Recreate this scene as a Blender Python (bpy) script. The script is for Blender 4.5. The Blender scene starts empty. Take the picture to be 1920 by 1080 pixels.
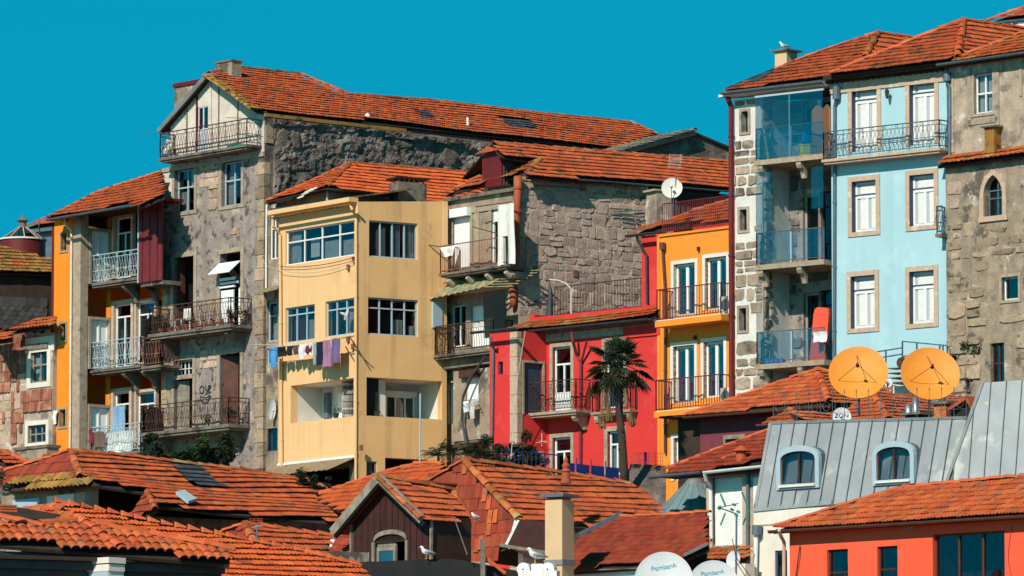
import bpy, math, random
import numpy as np
from mathutils import Vector, Matrix
random.seed(7); NR = np.random.RandomState(11)
sc = bpy.context.scene
C = sc.collection
R = math.radians
# ------------------------------------------------------------- camera
ZC = 30.0
FPX = 11000.0                     # focal length in photo pixels (1920 wide)
E = math.atan(1200 / FPX)         # looking up at the hillside
cam = bpy.data.cameras.new('camera'); co = bpy.data.objects.new('camera', cam); C.objects.link(co)
co.location = (0, 0, ZC); co.rotation_euler = (math.pi / 2 + E, 0, 0)
cam.sensor_width = 36; cam.lens = 36 * FPX / 1920; cam.clip_start = 1; cam.clip_end = 6000
sc.camera = co
# ------------------------------------------------------------- sky and sun
SUN_AZ, SUN_EL = 28.0, 36.0        # degrees left of straight behind the camera, height
sdir = Vector((-math.sin(R(SUN_AZ)) * math.cos(R(SUN_EL)), -math.cos(R(SUN_AZ)) * math.cos(R(SUN_EL)), math.sin(R(SUN_EL))))
w = bpy.data.worlds.new('World'); sc.world = w; w.use_nodes = True
nt = w.node_tree; nt.nodes.clear()
def nd(t, tp, **kw):
    n = t.nodes.new(tp)
    for k, v in kw.items():
        if k in n.inputs: n.inputs[k].default_value = v
        else: setattr(n, k, v)
    return n
tc = nd(nt, 'ShaderNodeTexCoord')
add = nd(nt, 'ShaderNodeVectorMath', operation='ADD'); add.inputs[1].default_value = (0, 0, 0.75)
nrm = nd(nt, 'ShaderNodeVectorMath', operation='NORMALIZE')
sky = nd(nt, 'ShaderNodeTexSky', sky_type='NISHITA')
sky.sun_disc = False; sky.sun_elevation = R(SUN_EL)
sky.sun_rotation = math.atan2(sdir.x, sdir.y)
sky.air_density = 1.0; sky.dust_density = 0.3; sky.ozone_density = 2.0
mulc = nd(nt, 'ShaderNodeMix', data_type='RGBA', blend_type='MULTIPLY'); mulc.inputs[0].default_value = 1
mulc.inputs[7].default_value = (0.03, 2.55, 2.2, 1)
bg = nd(nt, 'ShaderNodeBackground'); bg.inputs[1].default_value = 0.10
out = nd(nt, 'ShaderNodeOutputWorld')
L = nt.links.new
L(tc.outputs['Generated'], add.inputs[0]); L(add.outputs[0], nrm.inputs[0]); L(nrm.outputs[0], sky.inputs[0])
sep = nd(nt, 'ShaderNodeSeparateXYZ'); L(tc.outputs['Generated'], sep.inputs[0])
fall = nd(nt, 'ShaderNodeMapRange'); fall.inputs[1].default_value = 0.16; fall.inputs[2].default_value = 0.80; fall.inputs[3].default_value = 1.0; fall.inputs[4].default_value = 0.05; L(sep.outputs[2], fall.inputs[0])   # a clear sky deepens towards the zenith
dk = nd(nt, 'ShaderNodeVectorMath', operation='SCALE'); L(mulc.outputs[2], dk.inputs[0]); L(fall.outputs[0], dk.inputs['Scale'])
L(sky.outputs[0], mulc.inputs[6]); L(dk.outputs[0], bg.inputs[0]); L(bg.outputs[0], out.inputs[0])
sl = bpy.data.lights.new('sun', 'SUN'); sl.energy = 5.0; sl.angle = R(0.5); sl.color = (1, .93, .82)
so = bpy.data.objects.new('sun', sl); C.objects.link(so)
so.rotation_euler = sdir.to_track_quat('Z', 'Y').to_euler(); so.location = (-60, -20, 120)
sc.view_settings.view_transform = 'Standard'; sc.view_settings.look = 'None'
sc.view_settings.gamma = 1; sc.view_settings.use_curve_mapping = False
sc.view_settings.exposure = 0.0
sc.cycles.max_bounces = 6; sc.cycles.diffuse_bounces = 2; sc.cycles.transparent_max_bounces = 12

# ------------------------------------------------------------- survey: photo pixel -> point in the place
FW = Vector((0, math.cos(E), math.sin(E))); UP = Vector((0, -math.sin(E), math.cos(E))); RT = Vector((1, 0, 0))
O = Vector((0, 0, ZC))
def ray(px, py): return FW + RT * ((px - 960) / FPX) + UP * ((540 - py) / FPX)
def W(px, py, Y):
    d = ray(px, py); return O + d * (Y / d.y)
def proj(p):
    v = p - O; z = v.dot(FW); return 960 + FPX * v.dot(RT) / z, 540 - FPX * v.dot(UP) / z
def gz(y):                         # hillside height below a point
    if y < 60: return ZC - 12
    if y < 110: return ZC - 12 + (y - 60) / 50 * 11
    if y < 210: return ZC - 1 + (y - 110) / 100 * 14.5
    return ZC + 13.5 + min(y - 210, 60) * .03

class Fa:
    """a vertical plane in the place: d along it, n outward"""
    def __init__(s, P, yaw):
        s.P = Vector((P.x, P.y, 0)); s.yaw = yaw; a = R(yaw)
        s.d = Vector((math.cos(a), math.sin(a), 0)); s.n = Vector((math.sin(a), -math.cos(a), 0)); s.holes = []
    def hit(s, px, py, off=0.0):
        r = ray(px, py); q = s.P + s.n * off
        t = (q - O).dot(s.n) / r.dot(s.n); h = O + r * t
        return (h - s.P).dot(s.d), h.z
    def pt(s, u, w_, z): 
        v = s.P + s.d * u + s.n * w_; v.z = z; return v
    def at(s, px, py=540, off=0.0):
        u, z = s.hit(px, py, off); return s.pt(u, off, z)
    def rect(s, x0, y0, x1, y1, off=0.0):
        ym = (y0 + y1) / 2; xm = (x0 + x1) / 2
        return s.hit(x0, ym, off)[0], s.hit(x1, ym, off)[0], s.hit(xm, y1, off)[1], s.hit(xm, y0, off)[1]
    def u(s, px, py=540, off=0.0): return s.hit(px, py, off)[0]
    def z(s, px, py, off=0.0): return s.hit(px, py, off)[1]
    def shift(s, off): return Fa(s.P + s.n * off, s.yaw)
def face(px, Y, yaw, py=540): return Fa(W(px, py, Y), yaw)
def turn(fa, px, yaw, py=540): return Fa(fa.at(px, py), yaw)

class Pl:
    """a sloping plane through three points, p0->p1 along the eave"""
    def __init__(s, p0, p1, p2):
        s.p = p0.copy(); s.u = (p1 - p0).normalized(); n = (p1 - p0).cross(p2 - p0)
        if n.z < 0: n = -n
        s.n = n.normalized(); s.v = s.n.cross(s.u).normalized()
        if s.v.z < 0: s.v = -s.v
    def hit(s, px, py):
        r = ray(px, py); t = (s.p - O).dot(s.n) / r.dot(s.n); return O + r * t
    def uv(s, q): return (q - s.p).dot(s.u), (q - s.p).dot(s.v)
    def at(s, u, v, n=0): return s.p + s.u * u + s.v * v + s.n * n

# ------------------------------------------------------------- materials
def lin(c): return tuple((x / 255 / 12.92) if x / 255 <= .04045 else ((x / 255 + .055) / 1.055) ** 2.4 for x in c)
def M(name, c1, c2=None, scale=1.0, rough=.85, bump=0.0, bscale=14, c3=None, c3s=.6, c3t=.55, streak=0.0, metal=0.0, rnd=0.0, spec=.3, det=6, c4=None, c4s=3, c4t=.6):
    m = bpy.data.materials.new(name); m.use_nodes = True; t = m.node_tree; b = t.nodes['Principled BSDF']; k = t.links.new
    b.inputs['Roughness'].default_value = rough; b.inputs['Metallic'].default_value = metal; b.inputs['Specular IOR Level'].default_value = spec
    geo = nd(t, 'ShaderNodeNewGeometry'); P = geo.outputs['Position']
    col = nd(t, 'ShaderNodeRGB'); col.outputs[0].default_value = (*c1, 1); cur = col.outputs[0]
    def mix(fac, a, bcol, bt='MIX'):
        x = nd(t, 'ShaderNodeMix', data_type='RGBA', blend_type=bt)
        if hasattr(fac, 'links') or not isinstance(fac, (int, float)): k(fac, x.inputs[0])
        else: x.inputs[0].default_value = fac
        k(a, x.inputs[6])
        if isinstance(bcol, tuple): x.inputs[7].default_value = (*bcol, 1)
        else: k(bcol, x.inputs[7])
        return x.outputs[2]
    def noise(sc_, lo, hi, vec=None, d=det, seedoff=0):
        n = nd(t, 'ShaderNodeTexNoise', Scale=sc_, Detail=d, Roughness=.62)
        if vec is None:
            mp = nd(t, 'ShaderNodeVectorMath', operation='ADD'); mp.inputs[1].default_value = (seedoff * 13.1, seedoff * 7.7, seedoff * 3.3); k(P, mp.inputs[0]); vec = mp.outputs[0]
        k(vec, n.inputs['Vector']); r = nd(t, 'ShaderNodeMapRange'); r.inputs[1].default_value = lo; r.inputs[2].default_value = hi
        k(n.outputs[0], r.inputs[0]); return r.outputs[0]
    if c2: cur = mix(noise(scale, .35, .65), cur, c2)
    if c3: cur = mix(noise(c3s, c3t - .02, c3t + .06, seedoff=1), cur, c3)
    if c4: cur = mix(noise(c4s, c4t - .02, c4t + .05, seedoff=2), cur, c4)
    if streak:
        mp = nd(t, 'ShaderNodeMapping'); mp.inputs['Scale'].default_value = (2.0, 2.0, .10); k(P, mp.inputs[0])
        f = noise(1.3, .5, .8, vec=mp.outputs[0])
        ml = nd(t, 'ShaderNodeMath', operation='MULTIPLY'); ml.inputs[1].default_value = streak; k(f, ml.inputs[0])
        cur = mix(ml.outputs[0], cur, tuple(x * .32 for x in c1))
    if rnd:
        at = nd(t, 'ShaderNodeAttribute', attribute_name='rnd'); oi = nd(t, 'ShaderNodeObjectInfo')
        a = nd(t, 'ShaderNodeMath', operation='ADD'); k(at.outputs['Fac'], a.inputs[0]); k(oi.outputs['Random'], a.inputs[1])
        fr = nd(t, 'ShaderNodeMath', operation='FRACT'); k(a.outputs[0], fr.inputs[0])
        h = nd(t, 'ShaderNodeHueSaturation'); k(cur, h.inputs['Color'])
        v = nd(t, 'ShaderNodeMapRange'); v.inputs[3].default_value = 1 - rnd; v.inputs[4].default_value = 1 + rnd * .7; k(fr.outputs[0], v.inputs[0]); k(v.outputs[0], h.inputs['Value'])
        m7 = nd(t, 'ShaderNodeMath', operation='MULTIPLY'); m7.inputs[1].default_value = 7.31; k(fr.outputs[0], m7.inputs[0])
        f2 = nd(t, 'ShaderNodeMath', operation='FRACT'); k(m7.outputs[0], f2.inputs[0])
        hh = nd(t, 'ShaderNodeMapRange'); hh.inputs[3].default_value = .5 - rnd * .03; hh.inputs[4].default_value = .5 + rnd * .03; k(f2.outputs[0], hh.inputs[0]); k(hh.outputs[0], h.inputs['Hue'])
        cur = h.outputs[0]
    k(cur, b.inputs['Base Color'])
    if bump:
        n = nd(t, 'ShaderNodeTexNoise', Scale=bscale, Detail=8, Roughness=.65); k(P, n.inputs['Vector'])
        bp = nd(t, 'ShaderNodeBump', Distance=bump); bp.inputs['Strength'].default_value = 1.0; k(n.outputs[0], bp.inputs['Height']); k(bp.outputs[0], b.inputs['Normal'])
    return m
def glassmat(name, tint=(.45, .6, .65), gl=.3, rough=.02):
    m = bpy.data.materials.new(name); m.use_nodes = True; t = m.node_tree; t.nodes.clear(); k = t.links.new
    o = nd(t, 'ShaderNodeOutputMaterial'); tr = nd(t, 'ShaderNodeBsdfTransparent'); tr.inputs[0].default_value = (*tint, 1)
    g = nd(t, 'ShaderNodeBsdfGlossy'); g.inputs['Roughness'].default_value = rough; g.inputs[0].default_value = (.9, .95, 1, 1)
    lw = nd(t, 'ShaderNodeLayerWeight'); lw.inputs[0].default_value = .35
    mr = nd(t, 'ShaderNodeMapRange'); mr.inputs[3].default_value = gl; mr.inputs[4].default_value = min(1, gl + .12); k(lw.outputs['Fresnel'], mr.inputs[0])
    mx = nd(t, 'ShaderNodeMixShader'); k(mr.outputs[0], mx.inputs[0]); k(tr.outputs[0], mx.inputs[1]); k(g.outputs[0], mx.inputs[2]); k(mx.outputs[0], o.inputs[0])
    return m
T_DK = (.05, .012, .006)
m_tile = M('terracotta_tile', (.52, .115, .038), (.38, .075, .03), 1.6, .85, .02, 45, c3=(.20, .07, .04), c3s=2.2, c3t=.555, c4=(.10, .055, .04), c4s=6, c4t=.61, rnd=.15, spec=.15)
m_tile_bright = M('bright_terracotta_tile', (.62, .13, .036), (.50, .09, .03), 1.2, .8, .01, 60, c3=(.30, .07, .035), c3s=2.2, c3t=.59, rnd=.15, spec=.15)
m_tile_old = M('lichen_terracotta_tile', (.50, .10, .025), (.34, .085, .03), 1.4, .85, .012, 60, c3=(.38, .20, .07), c3s=1.2, c3t=.55, c4=(.14, .09, .045), c4s=3.5, c4t=.58, rnd=.2, spec=.12)
m_tile_moss = M('mossy_yellow_tile', (.38, .20, .05), (.26, .14, .045), 2.0, .9, .015, 50, c3=(.42, .11, .03), c3s=1.6, c3t=.58, c4=(.10, .075, .03), c4s=4, c4t=.56, rnd=.3, spec=.1)
m_tile_dull = M('dull_flat_tile', (.34, .062, .032), (.27, .05, .028), 1.5, .85, .012, 50, c3=(.22, .055, .03), c3s=1.3, c3t=.57, c4=(.40, .11, .05), c4s=6, c4t=.66, rnd=.2, spec=.12)
m_tile_new = M('new_orange_tile', (.60, .14, .042), (.48, .095, .034), 1.3, .8, .018, 45, c3=(.36, .13, .07), c3s=2.4, c3t=.57, c4=(.16, .065, .04), c4s=6, c4t=.61, rnd=.22, spec=.18)
m_slate = M('dark_skylight_tile', (.035, .045, .055), (.06, .07, .08), 2, .5, .01, 40, rnd=.3)
m_greytile = M('grey_lichen_tile', (.30, .27, .20), (.18, .16, .12), 2, .9, .02, 40, c3=(.36, .33, .2), c3t=.55, rnd=.3)
m_cap = M('ridge_tile_clay', (.50, .13, .05), (.34, .09, .035), 3, .85, .01, 50, c3=(.36, .24, .10), c3s=2, c3t=.58, rnd=.3, spec=.12)
m_cap_red = M('clean_ridge_clay', (.62, .14, .05), (.50, .10, .04), 3, .8, .01, 50, rnd=.2, spec=.12)
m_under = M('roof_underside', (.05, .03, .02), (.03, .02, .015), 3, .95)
m_wood_dk = M('dark_stained_board', (.06, .018, .014), (.035, .012, .01), 3, .7, .01, 20, rnd=.2)
m_timber = M('weathered_timber', (.30, .25, .19), (.16, .13, .10), 4, .85, .015, 30, rnd=.2)
m_brown_door = M('brown_door_paint', (.12, .035, .018), (.07, .022, .014), 3, .55, .006, 30)
m_granite = M('granite_trim', (.42, .33, .24), (.30, .23, .165), 5, .9, .012, 40, c3=(.20, .16, .12), c3s=2, c3t=.6, rnd=.1)
m_granite_dk = M('dark_granite', (.22, .18, .14), (.12, .10, .08), 3, .9, .02, 30, c3=(.06, .05, .045), c3s=1.5, c3t=.57)
m_granite_pale = M('pale_granite_frame', (.55, .38, .27), (.44, .31, .22), 6, .9, .01, 40, c3=(.62, .52, .42), c3s=3, c3t=.6)
m_rubble = M('granite_rubble', (.50, .355, .285), (.33, .245, .205), 4.5, .95, .04, 22, c3=(.50, .33, .20), c3s=1.8, c3t=.6, c4=(.22, .17, .14), c4s=6, c4t=.60, rnd=.22)
m_rubble_warm = M('warm_rubble', (.46, .33, .215), (.30, .22, .155), 3, .95, .035, 22, c3=(.46, .33, .20), c3s=2, c3t=.6, c4=(.14, .11, .08), c4s=5, c4t=.6, rnd=.35)
m_rubble_dk = M('soot_and_shade_rubble', (.22, .165, .14), (.13, .10, .085), 1.6, .95, .07, 9, c3=(.22, .18, .15), c3s=1.4, c3t=.57, rnd=.4)
m_mortar = M('rough_mortar', (.58, .41, .30), (.40, .29, .21), 2.2, .95, .05, 16, c3=(.12, .10, .085), c3s=1.3, c3t=.58)
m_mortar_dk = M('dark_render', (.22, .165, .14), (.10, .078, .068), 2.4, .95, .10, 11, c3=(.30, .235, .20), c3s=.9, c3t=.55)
m_mortar_white = M('white_pointing', (.72, .69, .62), (.60, .56, .50), 3, .9, .02, 25)
m_towerstone = M('tower_granite', (.46, .34, .24), (.28, .215, .16), 5, .9, .03, 26, c3=(.16, .13, .11), c3s=2, c3t=.56, rnd=.3)
m_plaster_grey = M('decayed_grey_plaster', (.37, .30, .26), (.24, .195, .17), 2.2, .95, .04, 12, c3=(.52, .39, .28), c3s=1.3, c3t=.60, c4=(.11, .09, .08), c4s=3.5, c4t=.565, streak=.6)
m_plaster_pale = M('pale_flaking_plaster', (.50, .38, .28), (.33, .255, .19), 2.2, .95, .03, 12, c3=(.22, .17, .14), c3s=1.3, c3t=.55, c4=(.62, .56, .48), c4s=1.8, c4t=.6, streak=.4)
m_plaster_dirty = M('stained_plaster', (.40, .30, .21), (.25, .19, .14), 2.2, .95, .035, 12, c3=(.12, .095, .075), c3s=1.2, c3t=.56, c4=(.55, .48, .40), c4s=1.5, c4t=.62, streak=.6)
m_yellow = M('yellow_stucco', (.80, .49, .235), (.77, .46, .215), .9, .9, .008, 30, c3=(.74, .43, .20), c3s=.7, c3t=.58, streak=.22)
m_yellow_st = M('weathered_yellow_stucco', (.80, .47, .205), (.74, .42, .18), .9, .9, .012, 24, c3=(.60, .34, .15), c3s=1.1, c3t=.62, streak=.75)
m_orange = M('orange_stucco', (.82, .255, .016), (.76, .225, .014), 1.0, .9, .006, 30, streak=.08)
m_orange2 = M('ochre_stucco', (.82, .27, .03), (.77, .245, .027), 1.0, .9, .006, 30, streak=.10)
m_red = M('red_stucco', (.64, .038, .032), (.59, .032, .028), 1.0, .88, .008, 30, c3=(.66, .055, .05), c3s=.8, c3t=.58, streak=.10)
m_coral = M('coral_stucco', (.86, .105, .045), (.80, .09, .038), .9, .88, .006, 30, c3=(.88, .15, .07), c3s=.9, c3t=.64)
m_blue = M('pale_blue_stucco', (.375, .56, .60), (.35, .535, .58), .8, .9, .005, 30, c3=(.41, .59, .63), c3s=.7, c3t=.58, streak=.16)
m_beige = M('beige_render', (.66, .44, .25), (.60, .40, .22), 1.2, .9, .006, 40, streak=.12)
m_white = M('white_paint', (.78, .77, .74), (.70, .69, .66), 4, .5)
m_whitewall = M('whitewash', (.76, .69, .60), (.66, .59, .50), 1.4, .9, .008, 30, c3=(.50, .44, .38), c3s=1.2, c3t=.65, streak=.2)
m_whitecloth = M('white_cloth', (.74, .72, .68), (.66, .64, .60), 5, .95, .02, 12)
m_greyblue = M('grey_blue_frame', (.36, .45, .50), None, 1, .5)
m_navy = M('navy_frame', (.05, .065, .11), None, 1, .5)
m_iron = M('rusty_black_iron', (.035, .022, .02), (.09, .035, .022), 8, .7)
m_iron_rust = M('rusted_iron', (.16, .045, .022), (.30, .13, .08), 7, .8)
m_iron_pale = M('pale_blue_iron', (.42, .52, .55), (.30, .38, .42), 8, .6)
m_iron_dk = M('dark_blue_iron', (.05, .075, .10), (.09, .12, .14), 8, .6)
m_burg = M('burgundy_paint', (.15, .014, .016), (.11, .011, .013), 2, .55, .004, 20)
m_burg_sheet = M('burgundy_sheet', (.17, .02, .025), (.12, .016, .02), 2, .6)
m_plum_sheet = M('plum_sheet', (.19, .035, .045), (.15, .03, .04), 3, .7, c3=(.6, .55, .5), c3s=5, c3t=.76)
m_sheet_pale = M('pale_corrugated_sheet', (.62, .54, .46), (.50, .43, .37), 2, .75, c3=(.32, .22, .16), c3s=1.5, c3t=.66)
m_sheet_dk = M('dark_corrugated_sheet', (.07, .055, .048), (.04, .032, .03), 3, .8)
m_sheet_green = M('green_mossy_sheet', (.22, .26, .16), (.14, .15, .09), 4, .85, c3=(.42, .26, .11), c3s=4, c3t=.52)
m_sheet_brown = M('brown_awning_sheet', (.30, .21, .13), (.22, .15, .09), 3, .9)
m_gutter = M('grey_gutter', (.13, .17, .20), (.09, .12, .145), 4, .5, metal=.2)
m_gutter_dk = M('dark_gutter', (.03, .035, .04), (.05, .05, .05), 4, .5)
m_gutter_br = M('brown_gutter', (.12, .045, .03), (.09, .035, .022), 4, .5)
m_pipe_terra = M('terracotta_pipe', (.40, .09, .04), (.28, .06, .03), 4, .8, .01, 30, rnd=.3)
m_zinc = M('zinc_sheet', (.34, .35, .36), (.27, .28, .29), 1.0, .55, .004, 8, c3=(.48, .47, .43), c3s=.8, c3t=.57, c4=(.56, .45, .32), c4s=2.2, c4t=.70, metal=.15, rnd=.12, spec=.5)
m_steel = M('galvanised_steel', (.55, .58, .60), (.4, .43, .45), 6, .35, metal=.8)
m_dish_or = M('orange_dish_paint', (.80, .27, .03), (.74, .24, .026), 3, .6, spec=.35, c3=(.68, .25, .06), c3s=2.5, c3t=.62)
m_dish_wh = M('white_dish_paint', (.62, .62, .62), (.56, .56, .57), 3, .55, spec=.35)
m_dish_rust = M('rust_stained_dish', (.68, .65, .60), (.6, .57, .52), 3, .6, c3=(.48, .14, .04), c3s=2.6, c3t=.60)
m_ink_blue = M('blue_print', (.12, .38, .52), None, 1, .6)
m_ink_dk = M('black_print', (.02, .02, .025), None, 1, .6)
m_green_ant = M('green_plastic', (.01, .20, .13), None, 1, .5)
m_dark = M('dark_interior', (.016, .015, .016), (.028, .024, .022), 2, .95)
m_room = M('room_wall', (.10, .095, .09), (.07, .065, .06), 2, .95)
m_curtain = M('pale_curtain', (.50, .50, .50), (.38, .39, .40), 6, .9)
m_glass = glassmat('window_glass', (.72, .76, .77), .03)
m_glass_teal = glassmat('teal_balcony_glass', (.80, .88, .90), .06)
m_dome = M('cone_glass_sky_tone', (.17, .27, .28), (.13, .21, .22), 2, .35, spec=.6)  # opaque teal: the sky seen in the glass is put into its colour
m_glass_dome = glassmat('dusty_glass', (.35, .5, .5), .25, .2)
m_lead = M('lead_sheet', (.26, .27, .27), (.18, .19, .19), 3, .6, metal=.3)
m_red_board = M('red_plastic', (.80, .09, .045), None, 1, .4)
m_bin = M('yellow_plastic', (.85, .50, .01), None, 1, .45)
m_bluepl = M('blue_plastic', (.02, .12, .42), None, 1, .4)
m_teal_pl = M('teal_plastic', (.03, .38, .33), None, 1, .4)
m_wicker = M('brown_wicker', (.42, .15, .06), (.32, .10, .04), 30, .8, .01, 60)
m_pot = M('clay_pot', (.48, .10, .05), (.40, .09, .04), 3, .8, rnd=.3)
m_leaf = M('leaf_green', (.035, .055, .015), (.018, .035, .011), 8, .6, rnd=.5, spec=.3)
m_leaf_dk = M('dark_leaf_green', (.022, .045, .018), (.014, .03, .012), 8, .6, rnd=.5, spec=.3)
m_palm = M('palm_frond_green', (.032, .045, .015), (.016, .028, .011), 5, .5, rnd=.5, spec=.4)
m_palm_dry = M('dry_palm_frond', (.20, .115, .035), (.11, .06, .025), 5, .8, rnd=.4)
m_bark = M('palm_fibre_bark', (.075, .05, .035), (.04, .028, .02), 12, .95, .04, 25)
m_gull = M('white_feather', (.78, .77, .75), (.7, .69, .68), 10, .8)
m_gullw = M('grey_feather', (.26, .28, .31), None, 1, .8)
m_beak = M('yellow_beak', (.6, .33, .03), None, 1, .5)
m_earth = M('hillside_ground', (.24, .125, .07), (.20, .105, .06), .3, .95, .2, 2)
m_bluerail = M('blue_metal', (.006, .018, .09), (.008, .025, .13), 3, .5)
m_coping = M('stone_coping', (.36, .30, .23), (.24, .20, .15), 4, .9, .02, 25)
m_box_wh = M('roller_shutter_white', (.80, .79, .77), None, 1, .5)
m_black = M('tarred_felt', (.012, .012, .013), (.02, .018, .018), 2, .7)

# ------------------------------------------------------------- objects
WL = {}
def thing(name, label, cat, loc, group=None):
    o = bpy.data.objects.new(name, None); C.objects.link(o); o.location = loc; WL[o.name] = Vector(loc)
    o['label'] = label; o['category'] = cat
    if group: o['group'] = group
    o.empty_display_size = .3
    return o
def tag(o, label, cat, group=None):
    o['label'] = label; o['category'] = cat
    if group: o['group'] = group
    return o
def stuff(o): o['kind'] = 'stuff'; return o
class MB:
    def __init__(s): s.v = []; s.f = []
    def poly(s, pts):
        b = len(s.v); s.v += [tuple(p) for p in pts]; s.f.append(tuple(range(b, b + len(pts)))); return s
    def hexa(s, p):   # 8 points: bottom 4, top 4
        b = len(s.v); s.v += [tuple(q) for q in p]
        for f in ((0, 3, 2, 1), (4, 5, 6, 7), (0, 1, 5, 4), (1, 2, 6, 5), (2, 3, 7, 6), (3, 0, 4, 7)): s.f.append(tuple(b + i for i in f))
        return s
    def box(s, fa, u0, u1, w0, w1, z0, z1):
        q = lambda u, w_, z: fa.pt(u, w_, z)
        return s.hexa([q(u0, w1, z0), q(u1, w1, z0), q(u1, w0, z0), q(u0, w0, z0), q(u0, w1, z1), q(u1, w1, z1), q(u1, w0, z1), q(u0, w0, z1)])
    def slab(s, pts, th, down=None):
        """solid plate: polygon pts (top) with thickness th along -normal"""
        n = (pts[1] - pts[0]).cross(pts[2] - pts[0]).normalized() if down is None else -down
        b = len(s.v); k = len(pts); lo = [p - n * th for p in pts]
        s.v += [tuple(p) for p in pts] + [tuple(p) for p in lo]
        s.f.append(tuple(range(b, b + k))); s.f.append(tuple(range(b + 2 * k - 1, b + k - 1, -1)))
        for i in range(k): j = (i + 1) % k; s.f.append((b + i, b + k + i, b + k + j, b + j))
        return s
    def beam(s, a, b_, wd, ht, up=Vector((0, 0, 1))):
        d = (b_ - a).normalized(); sd = d.cross(up)
        if sd.length < 1e-4: sd = d.cross(Vector((1, 0, 0)))
        sd.normalize(); u = sd.cross(d).normalized(); x = sd * wd / 2; y = u * ht / 2
        return s.hexa([a - x - y, a + x - y, b_ + x - y, b_ - x - y, a - x + y, a + x + y, b_ + x + y, b_ - x + y])
    def tube(s, pts, r, seg=6, cap=True):
        n = len(pts); rs = r if hasattr(r, '__len__') else [r] * n; b = len(s.v); prev = None
        for i, p in enumerate(pts):
            d = (pts[min(i + 1, n - 1)] - pts[max(i - 1, 0)]).normalized()
            a = prev if prev is not None else (Vector((0, 0, 1)) if abs(d.z) < .9 else Vector((1, 0, 0)))
            x = (a - d * a.dot(d)).normalized(); prev = x; y = d.cross(x)
            for k in range(seg):
                t = 2 * math.pi * k / seg; s.v.append(tuple(p + (x * math.cos(t) + y * math.sin(t)) * rs[i]))
        for i in range(n - 1):
            for k in range(seg):
                j = (k + 1) % seg; s.f.append((b + i * seg + k, b + i * seg + j, b + (i + 1) * seg + j, b + (i + 1) * seg + k))
        if cap: s.f.append(tuple(b + k for k in range(seg - 1, -1, -1))); s.f.append(tuple(b + (n - 1) * seg + k for k in range(seg)))
        return s
    def lathe(s, c, prof, seg=16, ax=Vector((0, 0, 1)), sx=1.0):
        z = ax.normalized(); x = z.orthogonal().normalized(); y = z.cross(x); b = len(s.v)
        for r, h in prof:
            for k in range(seg):
                t = 2 * math.pi * k / seg; s.v.append(tuple(c + z * h + (x * math.cos(t) * sx + y * math.sin(t)) * r))
        for i in range(len(prof) - 1):
            for k in range(seg):
                j = (k + 1) % seg; s.f.append((b + i * seg + k, b + i * seg + j, b + (i + 1) * seg + j, b + (i + 1) * seg + k))
        return s
    def corr(s, fa, u0, u1, z0, z1, pitch=.075, amp=.018, w_=0.0, z0b=None, z1b=None):
        z0b = z0 if z0b is None else z0b; z1b = z1 if z1b is None else z1b
        n = max(2, int((u1 - u0) / pitch * 4)); b = len(s.v)
        for i in range(n + 1):
            f = i / n; u = u0 + (u1 - u0) * f; ww = w_ + amp * math.sin(2 * math.pi * i / 4)
            s.v.append(tuple(fa.pt(u, ww, z0 + (z0b - z0) * f))); s.v.append(tuple(fa.pt(u, ww, z1 + (z1b - z1) * f)))
        for i in range(n): s.f.append((b + 2 * i, b + 2 * i + 2, b + 2 * i + 3, b + 2 * i + 1))
        return s
    def build(s, name, mat, parent=None, smooth=False):
        if not s.v: return None
        v = np.array(s.v, dtype=np.float64); c = Vector(v.mean(axis=0)) if parent is not None else Vector((v[:, 0].mean(), v[:, 1].mean(), v[:, 2].min()))
        me = bpy.data.meshes.new(name); me.from_pydata([tuple(q) for q in (v - np.array(c))], [], s.f); me.update()
        mats = mat if isinstance(mat, (list, tuple)) else [mat]
        for m in mats: me.materials.append(m)
        if smooth: me.polygons.foreach_set('use_smooth', [True] * len(me.polygons))
        o = bpy.data.objects.new(name, me); C.objects.link(o); WL[o.name] = c
        if parent is not None: o.parent = parent; o.location = c - WL[parent.name]
        else: o.location = c
        return o
def place(name, me, M_, parent):
    """a further object on a shared mesh, at world matrix M_"""
    o = bpy.data.objects.new(name, me); C.objects.link(o)
    if parent is not None:
        o.parent = parent; o.matrix_basis = Matrix.Translation(-WL[parent.name]) @ M_
    else: o.matrix_basis = M_
    WL[o.name] = M_.to_translation(); return o
def rawmesh(name, v, f, mat, smooth=False):
    me = bpy.data.meshes.new(name); me.from_pydata([tuple(q) for q in v], [], f); me.update(); me.materials.append(mat)
    if smooth: me.polygons.foreach_set('use_smooth', [True] * len(me.polygons))
    return me

# ------------------------------------------------------------- roofs of single tiles
def tile_geo(w_, l_, lift, roll, kind='roll'):
    if kind == 'barrel': xs = [0, .12, .28, .5, .72, .88, 1.0]; zs = [0, roll * .55, roll * .92, roll, roll * .92, roll * .55, 0]
    elif kind == 'flat': xs = [0, .06, .5, .94, 1.0]; zs = [.0, .006, .008, .012, .004]
    else: xs = [0, .1, .2, .33, .43, .53, .66, .76, .86, 1.0]; zs = [roll * q for q in (.7, 1, .25, .0, .85, .85, .0, .25, 1, .7)]
    n = len(xs); v = []
    for x, z in zip(xs, zs): v.append((x * w_, -.02, z + lift - .016))
    for x, z in zip(xs, zs): v.append((x * w_, -.02, z + lift))
    for x, z in zip(xs, zs): v.append((x * w_, l_, z + .004))
    f = []
    for i in range(n - 1): f.append((i, i + 1, n + i + 1, n + i)); f.append((n + i, n + i + 1, 2 * n + i + 1, 2 * n + i))
    f.append((0, n, 2 * n)); f.append((n - 1, 2 * n - 1, 3 * n - 1))
    return np.array(v), f
TILES = {}
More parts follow.
